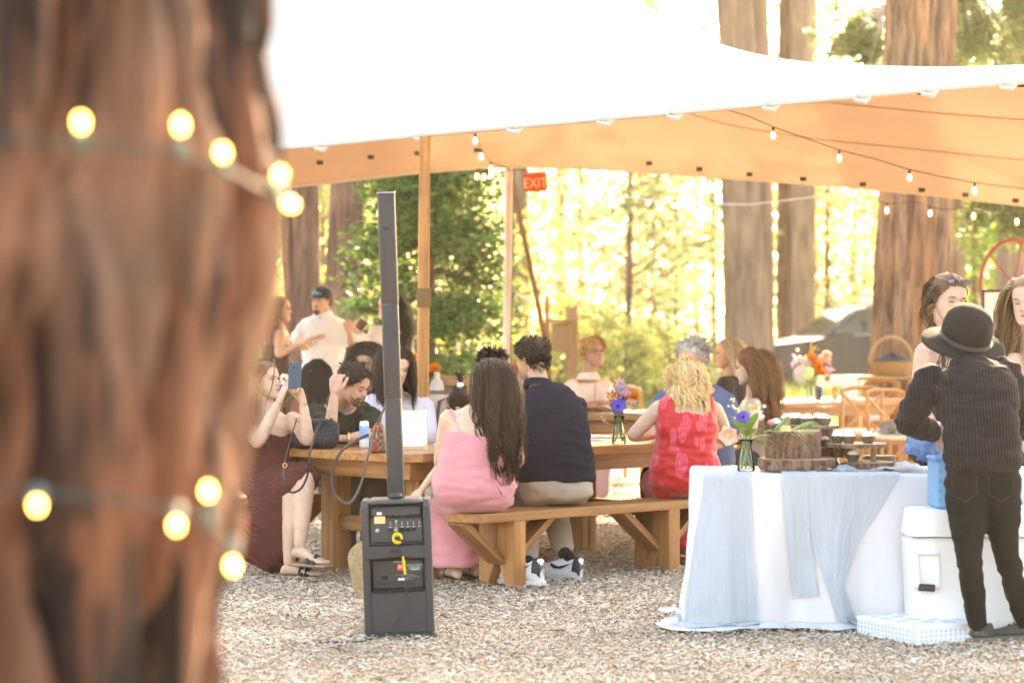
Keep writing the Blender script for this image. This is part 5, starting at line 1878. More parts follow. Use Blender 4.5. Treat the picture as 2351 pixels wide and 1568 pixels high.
    strap('shoulder_strap', [(846, 998, 13.6), (815, 1012, 13.45), (785, 1035, 13.34), (766, 1070, 13.32), (762, 1110, 13.32), (775, 1142, 13.32), (798, 1155, 13.32), (815, 1140, 13.32), (832, 1100, 13.32), (844, 1050, 13.34), (858, 1000, 13.5), (872, 960, 13.55), (884, 935, 13.58)], .0085, sb, e)

    # drink can
    p = at(836, 1019, 14.15)
    b = Vector((p.x, 14.15, TABLE_Z + .001))
    e = thing('drink_can', 'tall slim pale blue drink can with opened tab', 'can', b)
    prof = [(.022, 0), (.026, .004), (.028, .012), (.028, .140), (.0245, .152), (.0235, .155), (.022, .152)]
    MB().lathe(prof, 24).build('can_body', M('can_white', (.78, .80, .82), .3, metal=.1), e)
    MB().lathe([(.0284, .052), (.0286, .054), (.0286, .128), (.0284, .13)], 24, cap=False).build('label_band', M('can_blue', (.22, .50, .78), .35), e)
    MB().lathe([(.006, 0), (.006, -.0006)], 10, (0, -.0288, .118), mat=Matrix.Rotation(R(90), 3, 'X')).build('label_mark', M('can_orange', (.8, .35, .05), .4), e)
    for k in range(5):
        MB().box((0, -.0288, .104 - k * .009), (.022 - .003 * (k % 2), .0008, .002), 0).build('label_mark', M('can_ink', (.10, .28, .5), .4), e)
    MB().tube([(0, 0, .153), (.008, 0, .160), (.016, 0, .158)], .0025, 6).build('tab', M('speaker_metal'), e)

    # framed sign: favourite drinks card in a gold stand
    p = at(950, 1019, 14.0)
    b = Vector((p.x, 14.0, TABLE_Z + .001))
    e = thing('menu_card', 'printed white menu card in a gold stand on the picnic table', 'menu', b, rot=(R(-6), 0, R(-4)))
    MB().box((0, 0, .115), (.150, .003, .205), .001).build('card', M('card_white', (.80, .80, .80), .6), e)
    gr = M('ink_grey', (.45, .45, .45), .7)
    for sx in (-1, 1):
        MB().box((sx * .0775, 0, .113), (.004, .007, .215), .001).build('frame_rail', gold, e)
        MB().lathe([(.010, 0), (.007, .012), (.003, .03)], 10, (sx * .068, .0, -.001)).build('foot', gold, e)
        MB().box((0, 0, .113 + sx * .1085), (.152, .007, .004), .001).build('frame_rail', gold, e)
    mx = lambda x, z: mtx((x, -.0025, z), (1, 0, 0), (0, 0, 1))
    text_mesh('SIGNATURE', .020, 'lettering', gr, e, mx(.0, .190), extrude=.0003)
    text_mesh('& lost', .022, 'lettering', gr, e, mx(.018, .172), extrude=.0003)
    MB().tube([(.02 + .019 * math.cos(a), -.0022, .135 + .019 * math.sin(a)) for a in [2 * PI * k / 24 for k in range(25)]], .001, 4).build('emblem', gr, e)
    text_mesh('POST', .012, 'lettering', gr, e, mx(.02, .138), extrude=.0003)
    for k in range(7):
        MB().box((.0, -.002, .100 - k * .011), (.105 - .02 * (k % 3), .0006, .002), 0).build('print_mark', M('ink_pale', (.6, .6, .6), .7), e)

    # papers and napkins on the picnic table
    pap = M('paper_white', (.80, .79, .76), .7)
    for k, (x, y, Y, w, d, lab) in enumerate(((1390, 992, 15.6, .26, .2, 'sheaf of white paper by the flower vase'), (1362, 1002, 15.2, .2, .16, 'white card lying beside the vase'),
                                              (1010, 1015, 14.4, .07, .06, 'crumpled white napkin near the pink dress'))):
        q = at(x, y, Y)
        m = MB()
        P = [[(q.x - w / 2 + w * i / 8, Y - d / 2 + d * j / 6, TABLE_Z + .003 + (.012 if k < 2 else .03) * abs(fbm((i * .5, j * .5, k)))) for i in range(9)] for j in range(7)]
        m.grid(P)
        tag(m.build('paper_sheet', pap, smooth=180), lab, 'paper')
    # items on the second table
    q = at(1003, 900, 18.8)
    e = thing('water_bottle', 'clear squat water bottle with a dark label on the second table', 'bottle', (q.x, 18.8, .802))
    MB().lathe([(.05, 0), (.056, .01), (.056, .2), (.045, .24), (.02, .265), (.018, .29)], 20).build('bottle', M('bottle_clear', (.80, .82, .82), .12, transl=.4), e)
    MB().lathe([(.0565, .09), (.0572, .092), (.0572, .17), (.0565, .172)], 20, cap=False).build('label_band', M('label_dark', (.12, .10, .09), .5), e)
    MB().lathe([(.02, .285), (.021, .288), (.021, .31), (.018, .312)], 14).build('cap', M('cap_white', (.7, .7, .7), .5), e)
    q = at(1052, 870, 19.1)
    e = thing('wooden_crate', 'open wooden crate on the second table behind the long dark hair', 'crate', (q.x + .02, 19.1, .802))
    w3 = wood('crate_wood', (.42, .24, .13), (.30, .16, .08), .7)
    for z in (.06, .15, .24):
        for y in (-.13, .13):
            MB().box((0, y, z), (.36, .014, .075), .003).build('slat', w3, e)
        for x in (-.18, .18):
            MB().box((x, 0, z), (.014, .25, .075), .003).build('slat', w3, e)
    MB().box((0, 0, .012), (.36, .25, .014), .002).build('slat', w3, e)
    for x in (-.165, .165):
        for y in (-.115, .115):
            MB().box((x, y, .14), (.022, .022, .27), .002).build('corner_post', w3, e)
    # beige tote bag with black strap
    q = at(1018, 950, 18.4)
    e = thing('canvas_tote', 'beige canvas tote bag with black strap hung on the second table', 'bag', (q.x, 18.45, .35), world_parts=True)
    rings = []
    for z, w, d in ((.35, .15, .08), (.37, .17, .10), (.6, .17, .1), (.82, .15, .08), (.93, .12, .05), (.95, .10, .03)):
        rings.append([Vector((q.x + math.copysign(abs(math.cos(a)) ** .6, math.cos(a)) * w * (1 + .08 * fbm((a, z * 5, 0))), 18.45 + math.sin(a) * d, z)) for a in [2 * PI * k / 28 for k in range(28)]])
    MB().loft(rings).build('bag_body', M('canvas_beige', (.52, .43, .35), .9, var=.15, vs_=(9, 9, 9)), e, smooth=60)
    MB().tube([(q.x - .04, 18.35, .5), (q.x - .05, 18.33, .75), (q.x - .03, 18.35, .9), (q.x + .03, 18.35, .93), (q.x + .06, 18.35, .86)], .016, 8, flat=.4).build('shoulder_strap', M('strap_black'), e)
    # farm table things
    q = at(1881, 890, 23.7)
    o = thing('blue_cup', 'dark blue tapered cup beside the loose bouquet', 'cup', (q.x, 23.72, .762))
    MB().lathe([(.026, 0), (.028, .004), (.038, .14), (.036, .14), (.027, .01), (.001, .008)], 20).build('cup_wall', M('cup_blue', (.045, .10, .22), .5), o)
    MB().lathe([(.038, .137), (.040, .139), (.040, .144), (.037, .145)], 20, cap=False).build('rim', M('cup_blue', (.045, .10, .22), .5), o)
    q = at(1917, 890, 23.75)
    o = thing('amber_can', 'amber drink can on the farm table next to the card', 'can', (q.x, 23.75, .762))
    MB().lathe([(.026, 0), (.032, .006), (.032, .12), (.027, .132), (.025, .13)], 20).build('can_body', M('can_amber', (.55, .24, .06), .3, metal=.4), o)
    MB().lathe([(.0322, .04), (.0328, .042), (.0328, .09), (.0322, .092)], 20, cap=False).build('label_band', M('can_gold', (.65, .40, .15), .4), o)
    q = at(1953, 890, 23.9)
    o = thing('place_card', 'white folded card with a round emblem on the farm table', 'card', (q.x, 23.95, .762))
    for sy in (-1, 1):
        MB().box((0, sy * .02, .11), (.155, .003, .225), .001, Matrix.Rotation(R(sy * 9), 3, 'X')).build('card_leaf', M('card_white', (.80, .80, .80), .6), o)
    MB().tube([(.026 * math.cos(a), -.026, .12 + .026 * math.sin(a)) for a in [2 * PI * k / 20 for k in range(21)]], .003, 5).build('emblem', gr, o)
    q = at(1678, 840, 21)
    # wicker basket with hoop handle on a side table
    q = at(2046, 850, 25.8)
    e = thing('side_table', 'small wooden side table carrying the hooped basket', 'table', (q.x, 25.8, 0))
    MB().box((0, 0, .95), (.9, .6, .04), .006).build('top', wood('farm_wood', (.5, .26, .1), (.34, .16, .05)), e)
    for x in (-.4, .4):
        for y in (-.25, .25):
            MB().box((x, y, .465), (.05, .05, .93), .006).build('leg', wood('farm_wood', (.5, .26, .1), (.34, .16, .05)), e)
    e = thing('wicker_basket', 'wicker basket with tall hoop handle and dark contents', 'basket', (q.x, 25.8, .971))
    wk = M('wicker', (.45, .28, .13), .8, bump=.5, bs=(60, 60, 60))
    MB().lathe([(.17, 0), (.19, .02), (.23, .14), (.24, .15), (.22, .145), (.17, .03), (.001, .02)], 30).build('bowl', wk, e)
    MB().tube([(.23 * math.cos(a), 0, .14 + .27 * math.sin(a)) for a in [PI * k / 20 for k in range(21)]], .018, 8).build('hoop_handle', wk, e)
    P = [[((.21 * math.cos(ph)) * math.cos(a), .21 * math.cos(ph) * math.sin(a), .11 + .1 * math.sin(ph) * (1 + .6 * fbm((a * 2, ph * 3, 1)))) for a in [2 * PI * k / 24 for k in range(24)]] for ph in [PI / 2 * k / 7 for k in range(8)]]
    o = MB().grid(P, wrap=True).build('dark_cloth', M('cloth_charcoal', (.04, .04, .045), .9), smooth=180)
    o.location = (q.x, 25.8, .971)
    tag(o, 'rumpled charcoal cloth filling the wicker basket', 'cloth')
    # straw hat behind the loudspeaker
    q = at(828, 1330, 12.4)
    e = thing('straw_hat', 'floppy straw sun hat leaning behind the loudspeaker base', 'hat', (q.x + .10, 12.2, .02), rot=(R(78), R(8), R(8)))
    st = M('straw', (.66, .46, .25), .85, bump=.6, bs=(110, 110, 110), var=.2, vs_=(60, 60, 60))
    MB().lathe([(.18, .012), (.175, .0), (.14, .012), (.10, .02), (.088, .05), (.082, .10), (.05, .125), (.001, .13)], 40, (0, .21, 0), wob=lambda a, i: 1 + (.06 if i < 3 else .0) * math.sin(a * 5)).build('hat_weave', st, e, smooth=60)
    MB().lathe([(.092, .035), (.094, .04), (.093, .058), (.09, .06)], 30, (0, .21, 0), cap=False).build('hat_band', M('band_tan', (.35, .22, .11), .8), e)


build_furniture()
build_dessert_table()
build_flowers()
build_speaker()
build_cooler()
build_table_things()
# ------------------------------------------------------------------ people
PENDING = []          # (object, voxel, smooth iterations, fold function, extra MB)


def raw(name, mb, mats, parent, voxel=.011, it=4, fold=None, extra=None):
    """shape that is fused into one continuous skin at the end"""
    o = mb.build(name, mats, parent, smooth=0)
    r = o.modifiers.new('fuse', 'REMESH')
    r.mode = 'VOXEL'
    r.voxel_size = voxel
    s = o.modifiers.new('relax', 'SMOOTH')
    s.iterations = it
    s.factor = .5
    PENDING.append((o, fold, extra))
    return o


def finish_people():
    dg = bpy.context.evaluated_depsgraph_get()
    dg.update()
    done = []
    for o, fold, extra in PENDING:
        ev = o.evaluated_get(dg)
        me = bpy.data.meshes.new_from_object(ev)
        n = len(me.vertices)
        co = np.empty(n * 3)
        me.vertices.foreach_get('co', co)
        co = co.reshape(-1, 3)
        if fold:
            nr = np.empty(n * 3)
            me.vertices.foreach_get('normal', nr)
            nr = nr.reshape(-1, 3)
            d = np.array([fold(Vector(p)) for p in co])
            co = co + nr * d[:, None]
        if extra is None:
            me.vertices.foreach_set('co', co.ravel())
        else:
            faces = [tuple(p.vertices) for p in me.polygons]
            k = len(co)
            mats = list(o.data.materials)
            verts = [tuple(c) for c in co] + extra.v
            idx = [0] * len(faces) + extra.m
            faces += [tuple(i + k for i in f) for f in extra.f]
            me2 = bpy.data.meshes.new(o.name)
            me2.from_pydata(verts, [], faces)
            for m in mats:
                me2.materials.append(m)
            me2.polygons.foreach_set('material_index', idx)
            me = me2
        me.polygons.foreach_set('use_smooth', [True] * len(me.polygons))
        me.update()
        done.append((o, me))
    for o, me in done:
        o.modifiers.clear()
        o.data = me


HEAD_TAB = [(-.50, .07, .33, .15), (-.475, .125, .37, .08), (-.44, .17, .392, .03), (-.36, .228, .392, -.06), (-.25, .262, .388, -.16), (-.12, .288, .380, -.27), (0, .308, .368, -.38), (.12, .325, .385, -.435),
            (.25, .328, .355, -.45), (.36, .292, .275, -.40), (.44, .215, .155, -.29), (.485, .12, .03, -.15), (.50, .03, -.04, -.08)]


def head_point(th, z, k=1.0, face=True):
    """point of the head surface; th azimuth from the front, z -0.5 chin .. 0.5 crown, in head heights"""
    w, f, b = pw(z, HEAD_TAB)
    cy, d = (f + b) / 2, (f - b) / 2
    c, s = math.cos(th), math.sin(th)
    e = .82
    x = math.copysign(abs(s) ** e, s) * w
    y = cy + math.copysign(abs(c) ** e, c) * d
    if face and c > 0.2:
        g = lambda x0, z0, sx, sz: math.exp(-((x - x0) / sx) ** 2 - ((z - z0) / sz) ** 2)
        y += .105 * g(0, -.115, .045, .05) + .05 * g(0, -.03, .032, .08) - .03 * g(.13, .01, .07, .05) - .03 * g(-.13, .01, .07, .05)
        y += .018 * g(0, .085, .2, .035) + .024 * g(0, -.235, .085, .022) + .022 * g(0, -.275, .075, .02) - .012 * g(0, -.254, .09, .008) + .02 * g(0, -.43, .07, .05)
        y += .012 * g(.17, -.12, .08, .08) + .012 * g(-.17, -.12, .08, .08) + .02 * g(.04, -.14, .025, .02) + .02 * g(-.04, -.14, .025, .02)
    return Vector((x, y, z)) * k


def head_rot(face, pitch=0, roll=0):
    """rotation whose local y is the facing direction (world xy), pitched down by pitch degrees"""
    f = Vector((face[0], face[1], 0)).normalized()
    yaw = math.atan2(-f.x, f.y)
    return Matrix.Rotation(yaw, 3, 'Z') @ Matrix.Rotation(R(-pitch), 3, 'X') @ Matrix.Rotation(R(roll), 3, 'Y')


SKIN = {}


def skin(name, col, **k):
    if name not in SKIN:
        SKIN[name] = [M('skin_' + name, col, .5, var=.08, vs_=(25, 25, 25), sss=.12, spec=.35, bump=.04, bs=(140, 140, 140)), M('lips_' + name, (col[0] * .72, col[1] * .34, col[2] * .36), .45)]
    return SKIN[name]


def tubes(mb, pts, rad, n=12, flat=None):
    """limb with extra stations between the joints and rounded ends"""
    P, Rr = [], []
    pts = [Vector(p) for p in pts]
    for i in range(len(pts) - 1):
        for t in (0, .33, .66):
            P.append(pts[i].lerp(pts[i + 1], t))
            b = math.sin(PI * t) * .06
            Rr.append(lerp(rad[i], rad[i + 1], t) * (1 + b))
    P.append(pts[-1])
    Rr.append(rad[-1])
    d0, d1 = (P[0] - P[1]).normalized(), (P[-1] - P[-2]).normalized()
    P = [P[0] + d0 * Rr[0] * .8] + P + [P[-1] + d1 * Rr[-1] * .5]
    Rr = [Rr[0] * .55] + Rr + [Rr[-1] * .6]
    mb.tube(P, Rr, n, flat=flat)


def spine_rings(J, W, infl=0.0, t0=0.0, t1=1.0, n=14, m=24):
    """elliptic torso stations from pelvis (t 0) to neck base (t 1). W rows: (t, half width, half depth)"""
    pel, che, nek = J['pel'], J['che'], J['nek']
    lat1 = (J['shR'] - J['shL']).normalized()
    lat0 = J.get('hip_axis', lat1)
    rings = []
    for i in range(n + 1):
        t = lerp(t0, t1, i / n)
        p = pel * (1 - t) ** 2 + che * 2 * t * (1 - t) + nek * t * t
        tg = ((che - pel) * (1 - t) + (nek - che) * t).normalized()
        lat = (lat0 * (1 - t) + lat1 * t)
        lat = (lat - tg * lat.dot(tg)).normalized()
        fw = lat.cross(tg)
        w, d = pw(t, W)
        w, d = w + infl, d + infl
        e = .85
        rings.append([p + lat * math.copysign(abs(math.cos(a)) ** e, math.cos(a)) * w + fw * math.copysign(abs(math.sin(a)) ** e, math.sin(a)) * d for a in [2 * PI * k / m for k in range(m)]])
    return rings


WM = [(-.12, .10, .08), (-.04, .155, .115), (.06, .175, .125), (.2, .165, .118), (.4, .155, .11), (.62, .17, .118), (.78, .18, .112), (.9, .14, .085), (.96, .085, .068), (1.0, .06, .06)]
WF = [(-.12, .11, .08), (-.04, .175, .125), (.06, .19, .135), (.2, .175, .12), (.4, .145, .102), (.62, .155, .112), (.78, .16, .105), (.9, .12, .075), (.96, .07, .06), (1.0, .052, .052)]


def scaleW(W, kw, kd=None):
    kd = kd or kw
    return [(t, w * kw, d * kd) for t, w, d in W]


def hand(mb, wrist, d, nrm, curl=.3, side=1, s=1.0, spread=.12, thumb=.6):
    """open hand: d towards the fingers, nrm out of the back of the hand, side +1 puts the thumb on the +x side"""
    d = Vector(d).normalized()
    nrm = Vector(nrm)
    nrm = (nrm - d * nrm.dot(d)).normalized()
    x = d.cross(nrm) * side
    wr = Vector(wrist)
    rings = []
    for t, w, h in ((-.15, .025, .021), (.1, .030, .020), (.45, .040, .017), (.8, .043, .015), (1.0, .040, .012)):
        c = wr + d * .088 * t * s
        rings.append([c + x * math.cos(a) * w * s + nrm * math.sin(a) * h * s for a in [2 * PI * k / 12 for k in range(12)]])
    mb.loft(rings)
    for k, (ox, L) in enumerate(((.030, .070), (.010, .080), (-.010, .074), (-.029, .057))):
        p = wr + d * .082 * s + x * ox * s
        dd = (d + x * (ox * spread / .03)).normalized()
        P, a = [p], 0
        for q, f in enumerate((.42, .32, .26)):
            a += curl * (1.0 + .35 * q) * (1 + .12 * k)
            v = dd * math.cos(a) - nrm * math.sin(a)
            P.append(P[-1] + v * L * f * s)
        mb.tube(P + [P[-1] + (P[-1] - P[-2]).normalized() * .003 * s], [r * s for r in (.0095, .0088, .0078, .0068, .003)], 8)
    p = wr + d * .022 * s + x * .028 * s
    v1 = (d * .75 + x * thumb - nrm * .25).normalized()
    p1 = p + v1 * .036 * s
    v2 = (d * 1.0 + x * thumb * .4 - nrm * (.3 + curl * .4)).normalized()
    p2 = p1 + v2 * .032 * s
    mb.tube([p - v1 * .01, p, p1, p2, p2 + v2 * .022 * s, p2 + v2 * .027 * s], [r * s for r in (.011, .0135, .0115, .0098, .0075, .003)], 8)


def foot(mb, ankle, toe_dir, heel_h=.0, s=1.0, sole=.0, mi=0):
    """bare foot, returns nothing; ankle joint to the ground below"""
    d = Vector((toe_dir[0], toe_dir[1], 0)).normalized()
    x = Vector((d.y, -d.x, 0))
    a = Vector(ankle)
    g = Vector((a.x, a.y, sole))
    rings = []
    for t, w, h in ((-.055, .012, .02), (-.04, .028, .05), (0, .032, .075), (.05, .034, .065), (.1, .040, .045), (.15, .043, .030), (.18, .036, .022), (.20, .018, .012)):
        c = g + d * t * s
        rings.append([c + x * math.cos(q) * w * s + Vector((0, 0, max(0, h * .5 * (1 + math.sin(q))) * s + heel_h * max(0, (1 - (t + .05) / .22)))) for q in [2 * PI * k / 12 for k in range(12)]])
    mb.loft(rings, mi=mi)
    for k in range(5):
        p = g + d * (.185 - .012 * abs(k - 1)) * s + x * (.030 - k * .0155) * s * -1
        r = .0105 if k == 0 else .0078
        mb.tube([p - d * .02 * s + Vector((0, 0, .014)), p + Vector((0, 0, .012)), p + d * .018 * s + Vector((0, 0, .009)), p + d * .022 * s + Vector((0, 0, .008))], [r * s, r * s, r * .9 * s, r * .4 * s], 7, mi)


def make_face(P, e, brow_col, eyes='open', lips=True, beard=None):
    c, rot, h = P['hc'], P['hr'], P['hh']
    tr = lambda v: c + rot @ (Vector(v) * h)
    dk = M('lash_dark', (.02, .014, .012), .7)
    bm_ = M('brow_%02d%02d' % (int(brow_col[0] * 99), int(brow_col[1] * 99)), brow_col, .8)
    for s in (-1, 1):
        if eyes == 'open':
            m = MB()
            m.ell(tr((s * .13, .330, .003)), (.040 * h, .040 * h, .036 * h), 10, 8, 0)
            fw = rot @ Vector((0, 1, 0))
            m.ell(tr((s * .13, .362, .003)), (.022 * h,) * 3, 8, 6, 1)
            m.build('eye', [M('eye_white', (.55, .50, .46), .4), M('iris_brown', (.05, .03, .02), .2)], e, smooth=180)
        zz = (.028 if eyes == 'open' else -.008)
        MB().tube([tr((s * (.13 + q * .058), .376 - .05 * q * q - (.012 if q * s > 0 else 0), zz - .02 * q * q)) for q in (-1, -.5, 0, .5, 1)], [.006 * h, .013 * h, .016 * h, .013 * h, .006 * h], 5).build('eyelashes', dk, e)
        MB().tube([tr((s * (.135 + q * .075), .398 - .045 * q * q - (.02 if q > .4 else 0), .088 + .012 * (1 - q * q) - (.01 if q > .5 else 0))) for q in (-1, -.5, 0, .5, 1)],
                  [.009 * h, .016 * h, .018 * h, .014 * h, .006 * h], 5, flat=.7).build('eyebrow', bm_, e)
    if lips:
        m = MB()
        for dz, r in ((-.238, .015), (-.268, .020)):
            m.tube([tr((q * .085, .404 - .05 * q * q + .003, dz + (.012 * q * q * (1 if dz < -.25 else -1)))) for q in (-1, -.6, 0, .6, 1)], [.004 * h, r * .8 * h, r * h, r * .8 * h, .004 * h], 6)
        m.build('mouth', P['skin'][1], e, smooth=180)


def build_body(label, J, head, W, sk, limbs=None, vox=.014, group=None, rl=1.0, hands=(), feet=(), name='person', base=None, leg=.68):
    """J joints in survey pixels + distance; head: (x, y, Y, (face dir), pitch, roll, head height)"""
    J = {k: (v if isinstance(v, Vector) else at(*v)) for k, v in J.items()}
    if 'che' not in J:
        J['che'] = J['pel'].lerp(J['nek'], .62)
    if 'hiL' in J and 'hip_axis' not in J:
        pass
    bx, by = J['pel'].x, J['pel'].y
    e = thing(name, label, 'person', base or (bx, by, 0), group=group, world_parts=True)
    P = {'J': J, 'e': e, 'W': W, 'skin': sk, 'vox': vox}
    P['hc'] = at(*head[:3])
    P['hr'] = head_rot(head[3], head[4], head[5])
    P['hh'] = head[6]
    mb = MB()
    mb.loft(spine_rings(J, W))
    hh = head[6]
    # neck
    nb = P['hc'] + P['hr'] @ (Vector((0, -.10, -.32)) * hh)
    up = P['hc'] + P['hr'] @ (Vector((0, -.08, -.05)) * hh)
    tubes(mb, [J['nek'] - (J['nek'] - J['che']).normalized() * .05, nb.lerp(J['nek'], .5), nb, up], [.066 * rl, .056 * rl, .055 * rl, .055 * rl], 14)
    for s in ('L', 'R'):
        if 'el' + s in J:
            tubes(mb, [J['sh' + s], J['el' + s]], [.052 * rl, .040 * rl])
            if 'wr' + s in J:
                tubes(mb, [J['el' + s], J['el' + s].lerp(J['wr' + s], .25), J['wr' + s]], [.039 * rl, .041 * rl, .026 * rl])
        if 'kn' + s in J:
            tubes(mb, [J['hi' + s], J['kn' + s]], [.085 * rl * leg, .058 * rl * leg])
            if 'an' + s in J:
                tubes(mb, [J['kn' + s], J['kn' + s].lerp(J['an' + s], .3), J['an' + s]], [.054 * rl * leg, .057 * rl * leg, .036 * rl * leg])
    ex = MB()
    # fine head
    nth, nz = 60, 54
    ths = [2 * PI * (k / nth) for k in range(nth)]
    ths = [t - .55 * math.sin(t) * .9 for t in ths]          # denser at the face
    zs = [-.5 + 1.0 * (.5 - .5 * math.cos(PI * min(1, k / (nz - 1)))) * 1 for k in range(nz)]
    zs = [.55 * (-.5 + k / (nz - 1)) + .45 * z for k, z in enumerate(zs)]
    G = [[P['hc'] + P['hr'] @ head_point(t, z, hh) for t in ths] for z in zs]
    ex.grid(G, wrap=True)
    for s in (-1, 1):
        ex.ell(P['hc'] + P['hr'] @ (Vector((s * .325, -.03, -.02)) * hh), (.022 * hh, .055 * hh, .10 * hh), 10, 8, 0, P['hr'] @ Matrix.Rotation(R(s * -18), 3, 'Z'))
    for (s, d, nr, curl, side, sp, th) in hands:
        hand(ex, J['wr' + s], d, nr, curl, side, rl if rl < 1 else 1.0, sp, th)
    for (s, d, heel, sole) in feet:
        foot(ex, J['an' + s], d, heel, 1.0, sole)
    raw('body', mb, sk, e, vox, 5, None, ex)
    P['caps'] = [(J['pel'], J['che'], .13), (J['che'], J['nek'], .11), (J['shL'], J['shR'], .06)]
    return P


def ffold(amp, sx, sy, sz, seed=0.0, ridged=False):
    def f(p):
        v = fbm((p.x * sx + seed, p.y * sy, p.z * sz), 3)
        if ridged:
            v = 1 - 2.2 * min(1, abs(v) * 1.5)
        return amp * v
    return f


def shirt(P, mat, sleeve=.62, infl=.016, t0=-.02, t1=.965, W=None, fold=None, name='shirt', collar=False, arms='LR', vox=None, sl_r=1.15, wide=0.0, it=4):
    J = P['J']
    mb = MB()
    Wd = W or P['W']
    if wide:
        Wd = [(t, w + (wide if t < .5 else wide * .5), d + (wide if t < .5 else wide * .4)) for t, w, d in Wd]
    mb.loft(spine_rings(J, Wd, infl, t0, t1))
    for s in arms:
        if 'el' + s in J and sleeve > 0:
            a, b = J['sh' + s], J['el' + s]
            if sleeve <= 1:
                tubes(mb, [a, a.lerp(b, sleeve)], [.048 + infl, .044 * sl_r + infl])
            else:
                tubes(mb, [a, b], [.060 + infl, .046 + infl])
                tubes(mb, [b, b.lerp(J['wr' + s], sleeve - 1)], [.045 + infl, .030 + infl])
    o = raw(name, mb, mat, P['e'], vox or P['vox'], it, fold or ffold(.007, 9, 9, 14))
    if collar:
        c = MB()
        n0, tg = J['nek'], (P['hc'] - J['nek']).normalized()
        lat = (J['shR'] - J['shL']).normalized()
        fw = lat.cross(tg).normalized()
        G = []
        for r, z in ((.064, -.012), (.066, .022), (.070, .034), (.078, .022), (.098, -.022)):
            G.append([n0 + lat * math.cos(a) * r * 1.05 + fw * math.sin(a) * r + tg * (z + .012 * math.sin(a) * -1) for a in [2 * PI * k / 26 for k in range(26)]])
        c.grid(G, wrap=True)
        c.build('collar', mat, P['e'], smooth=60)
    return o


def trousers(P, mat, length=.93, infl=.014, fold=None, name='trousers', taper=1.0, t1=.16, seat=False):
    J = P['J']
    mb = MB()
    mb.loft(spine_rings(J, P['W'], infl, -.10, t1, 8))
    if seat:
        mb.ell(Vector((J['pel'].x, J['pel'].y + .03, .507)), (.215, .17, .076), 24, 12)
    for s in 'LR':
        if 'kn' + s in J:
            tubes(mb, [J['hi' + s], J['kn' + s]], [.098 + infl, .068 * taper + infl])
            if 'an' + s in J:
                tubes(mb, [J['kn' + s], J['kn' + s].lerp(J['an' + s], .35), J['kn' + s].lerp(J['an' + s], length)], [.066 * taper + infl, .064 * taper + infl, .050 * taper + infl])
    return raw(name, mb, mat, P['e'], P['vox'], 4, fold or ffold(.007, 10, 10, 10, 3))


# ---- hair
def hair_mat(name, col, isl=.45, rough=.55):
    m = M('hair_' + name, col, rough, island=isl, spec=.22)
    return m


def scalp(P, line, k=1.045):
    """scalp shell as a grid mask; line(th) lowest z of the hair"""
    c, rot, h = P['hc'], P['hr'], P['hh']
    mb = MB()
    nth, nz = 64, 44
    idx = {}
    vs_, fs = [], []
    for i in range(nz):
        z = -.5 + i / (nz - 1)
        for j in range(nth):
            th = 2 * PI * j / nth
            idx[i, j] = len(vs_)
            p = head_point(th, z, 1, False)
            q = Vector((p.x, p.y + .04, p.z + .05)) * k - Vector((0, .04, .05))
            q *= 1 + .02 * fbm((q.x * 9, q.y * 9, q.z * 9))
            vs_.append(c + rot @ (q * h))
    for i in range(nz - 1):
        for j in range(nth):
            th = 2 * PI * (j + .5) / nth
            z = -.5 + (i + .5) / (nz - 1)
            if z > line(th):
                fs.append((idx[i, j], idx[i, (j + 1) % nth], idx[i + 1, (j + 1) % nth], idx[i + 1, j]))
    mb.add(vs_, fs)
    return mb


def hairline(front=.30, temple=.05, nape=-.34, ear=-.10):
    def f(th):
        a = abs((th + PI) % (2 * PI) - PI)         # 0 front .. pi back
        return pw(a, [(0, front), (.6, front - .03), (1.05, temple + .06), (1.35, temple - .02), (1.7, ear), (2.3, nape + .06), (PI, nape)])[0]
    return f


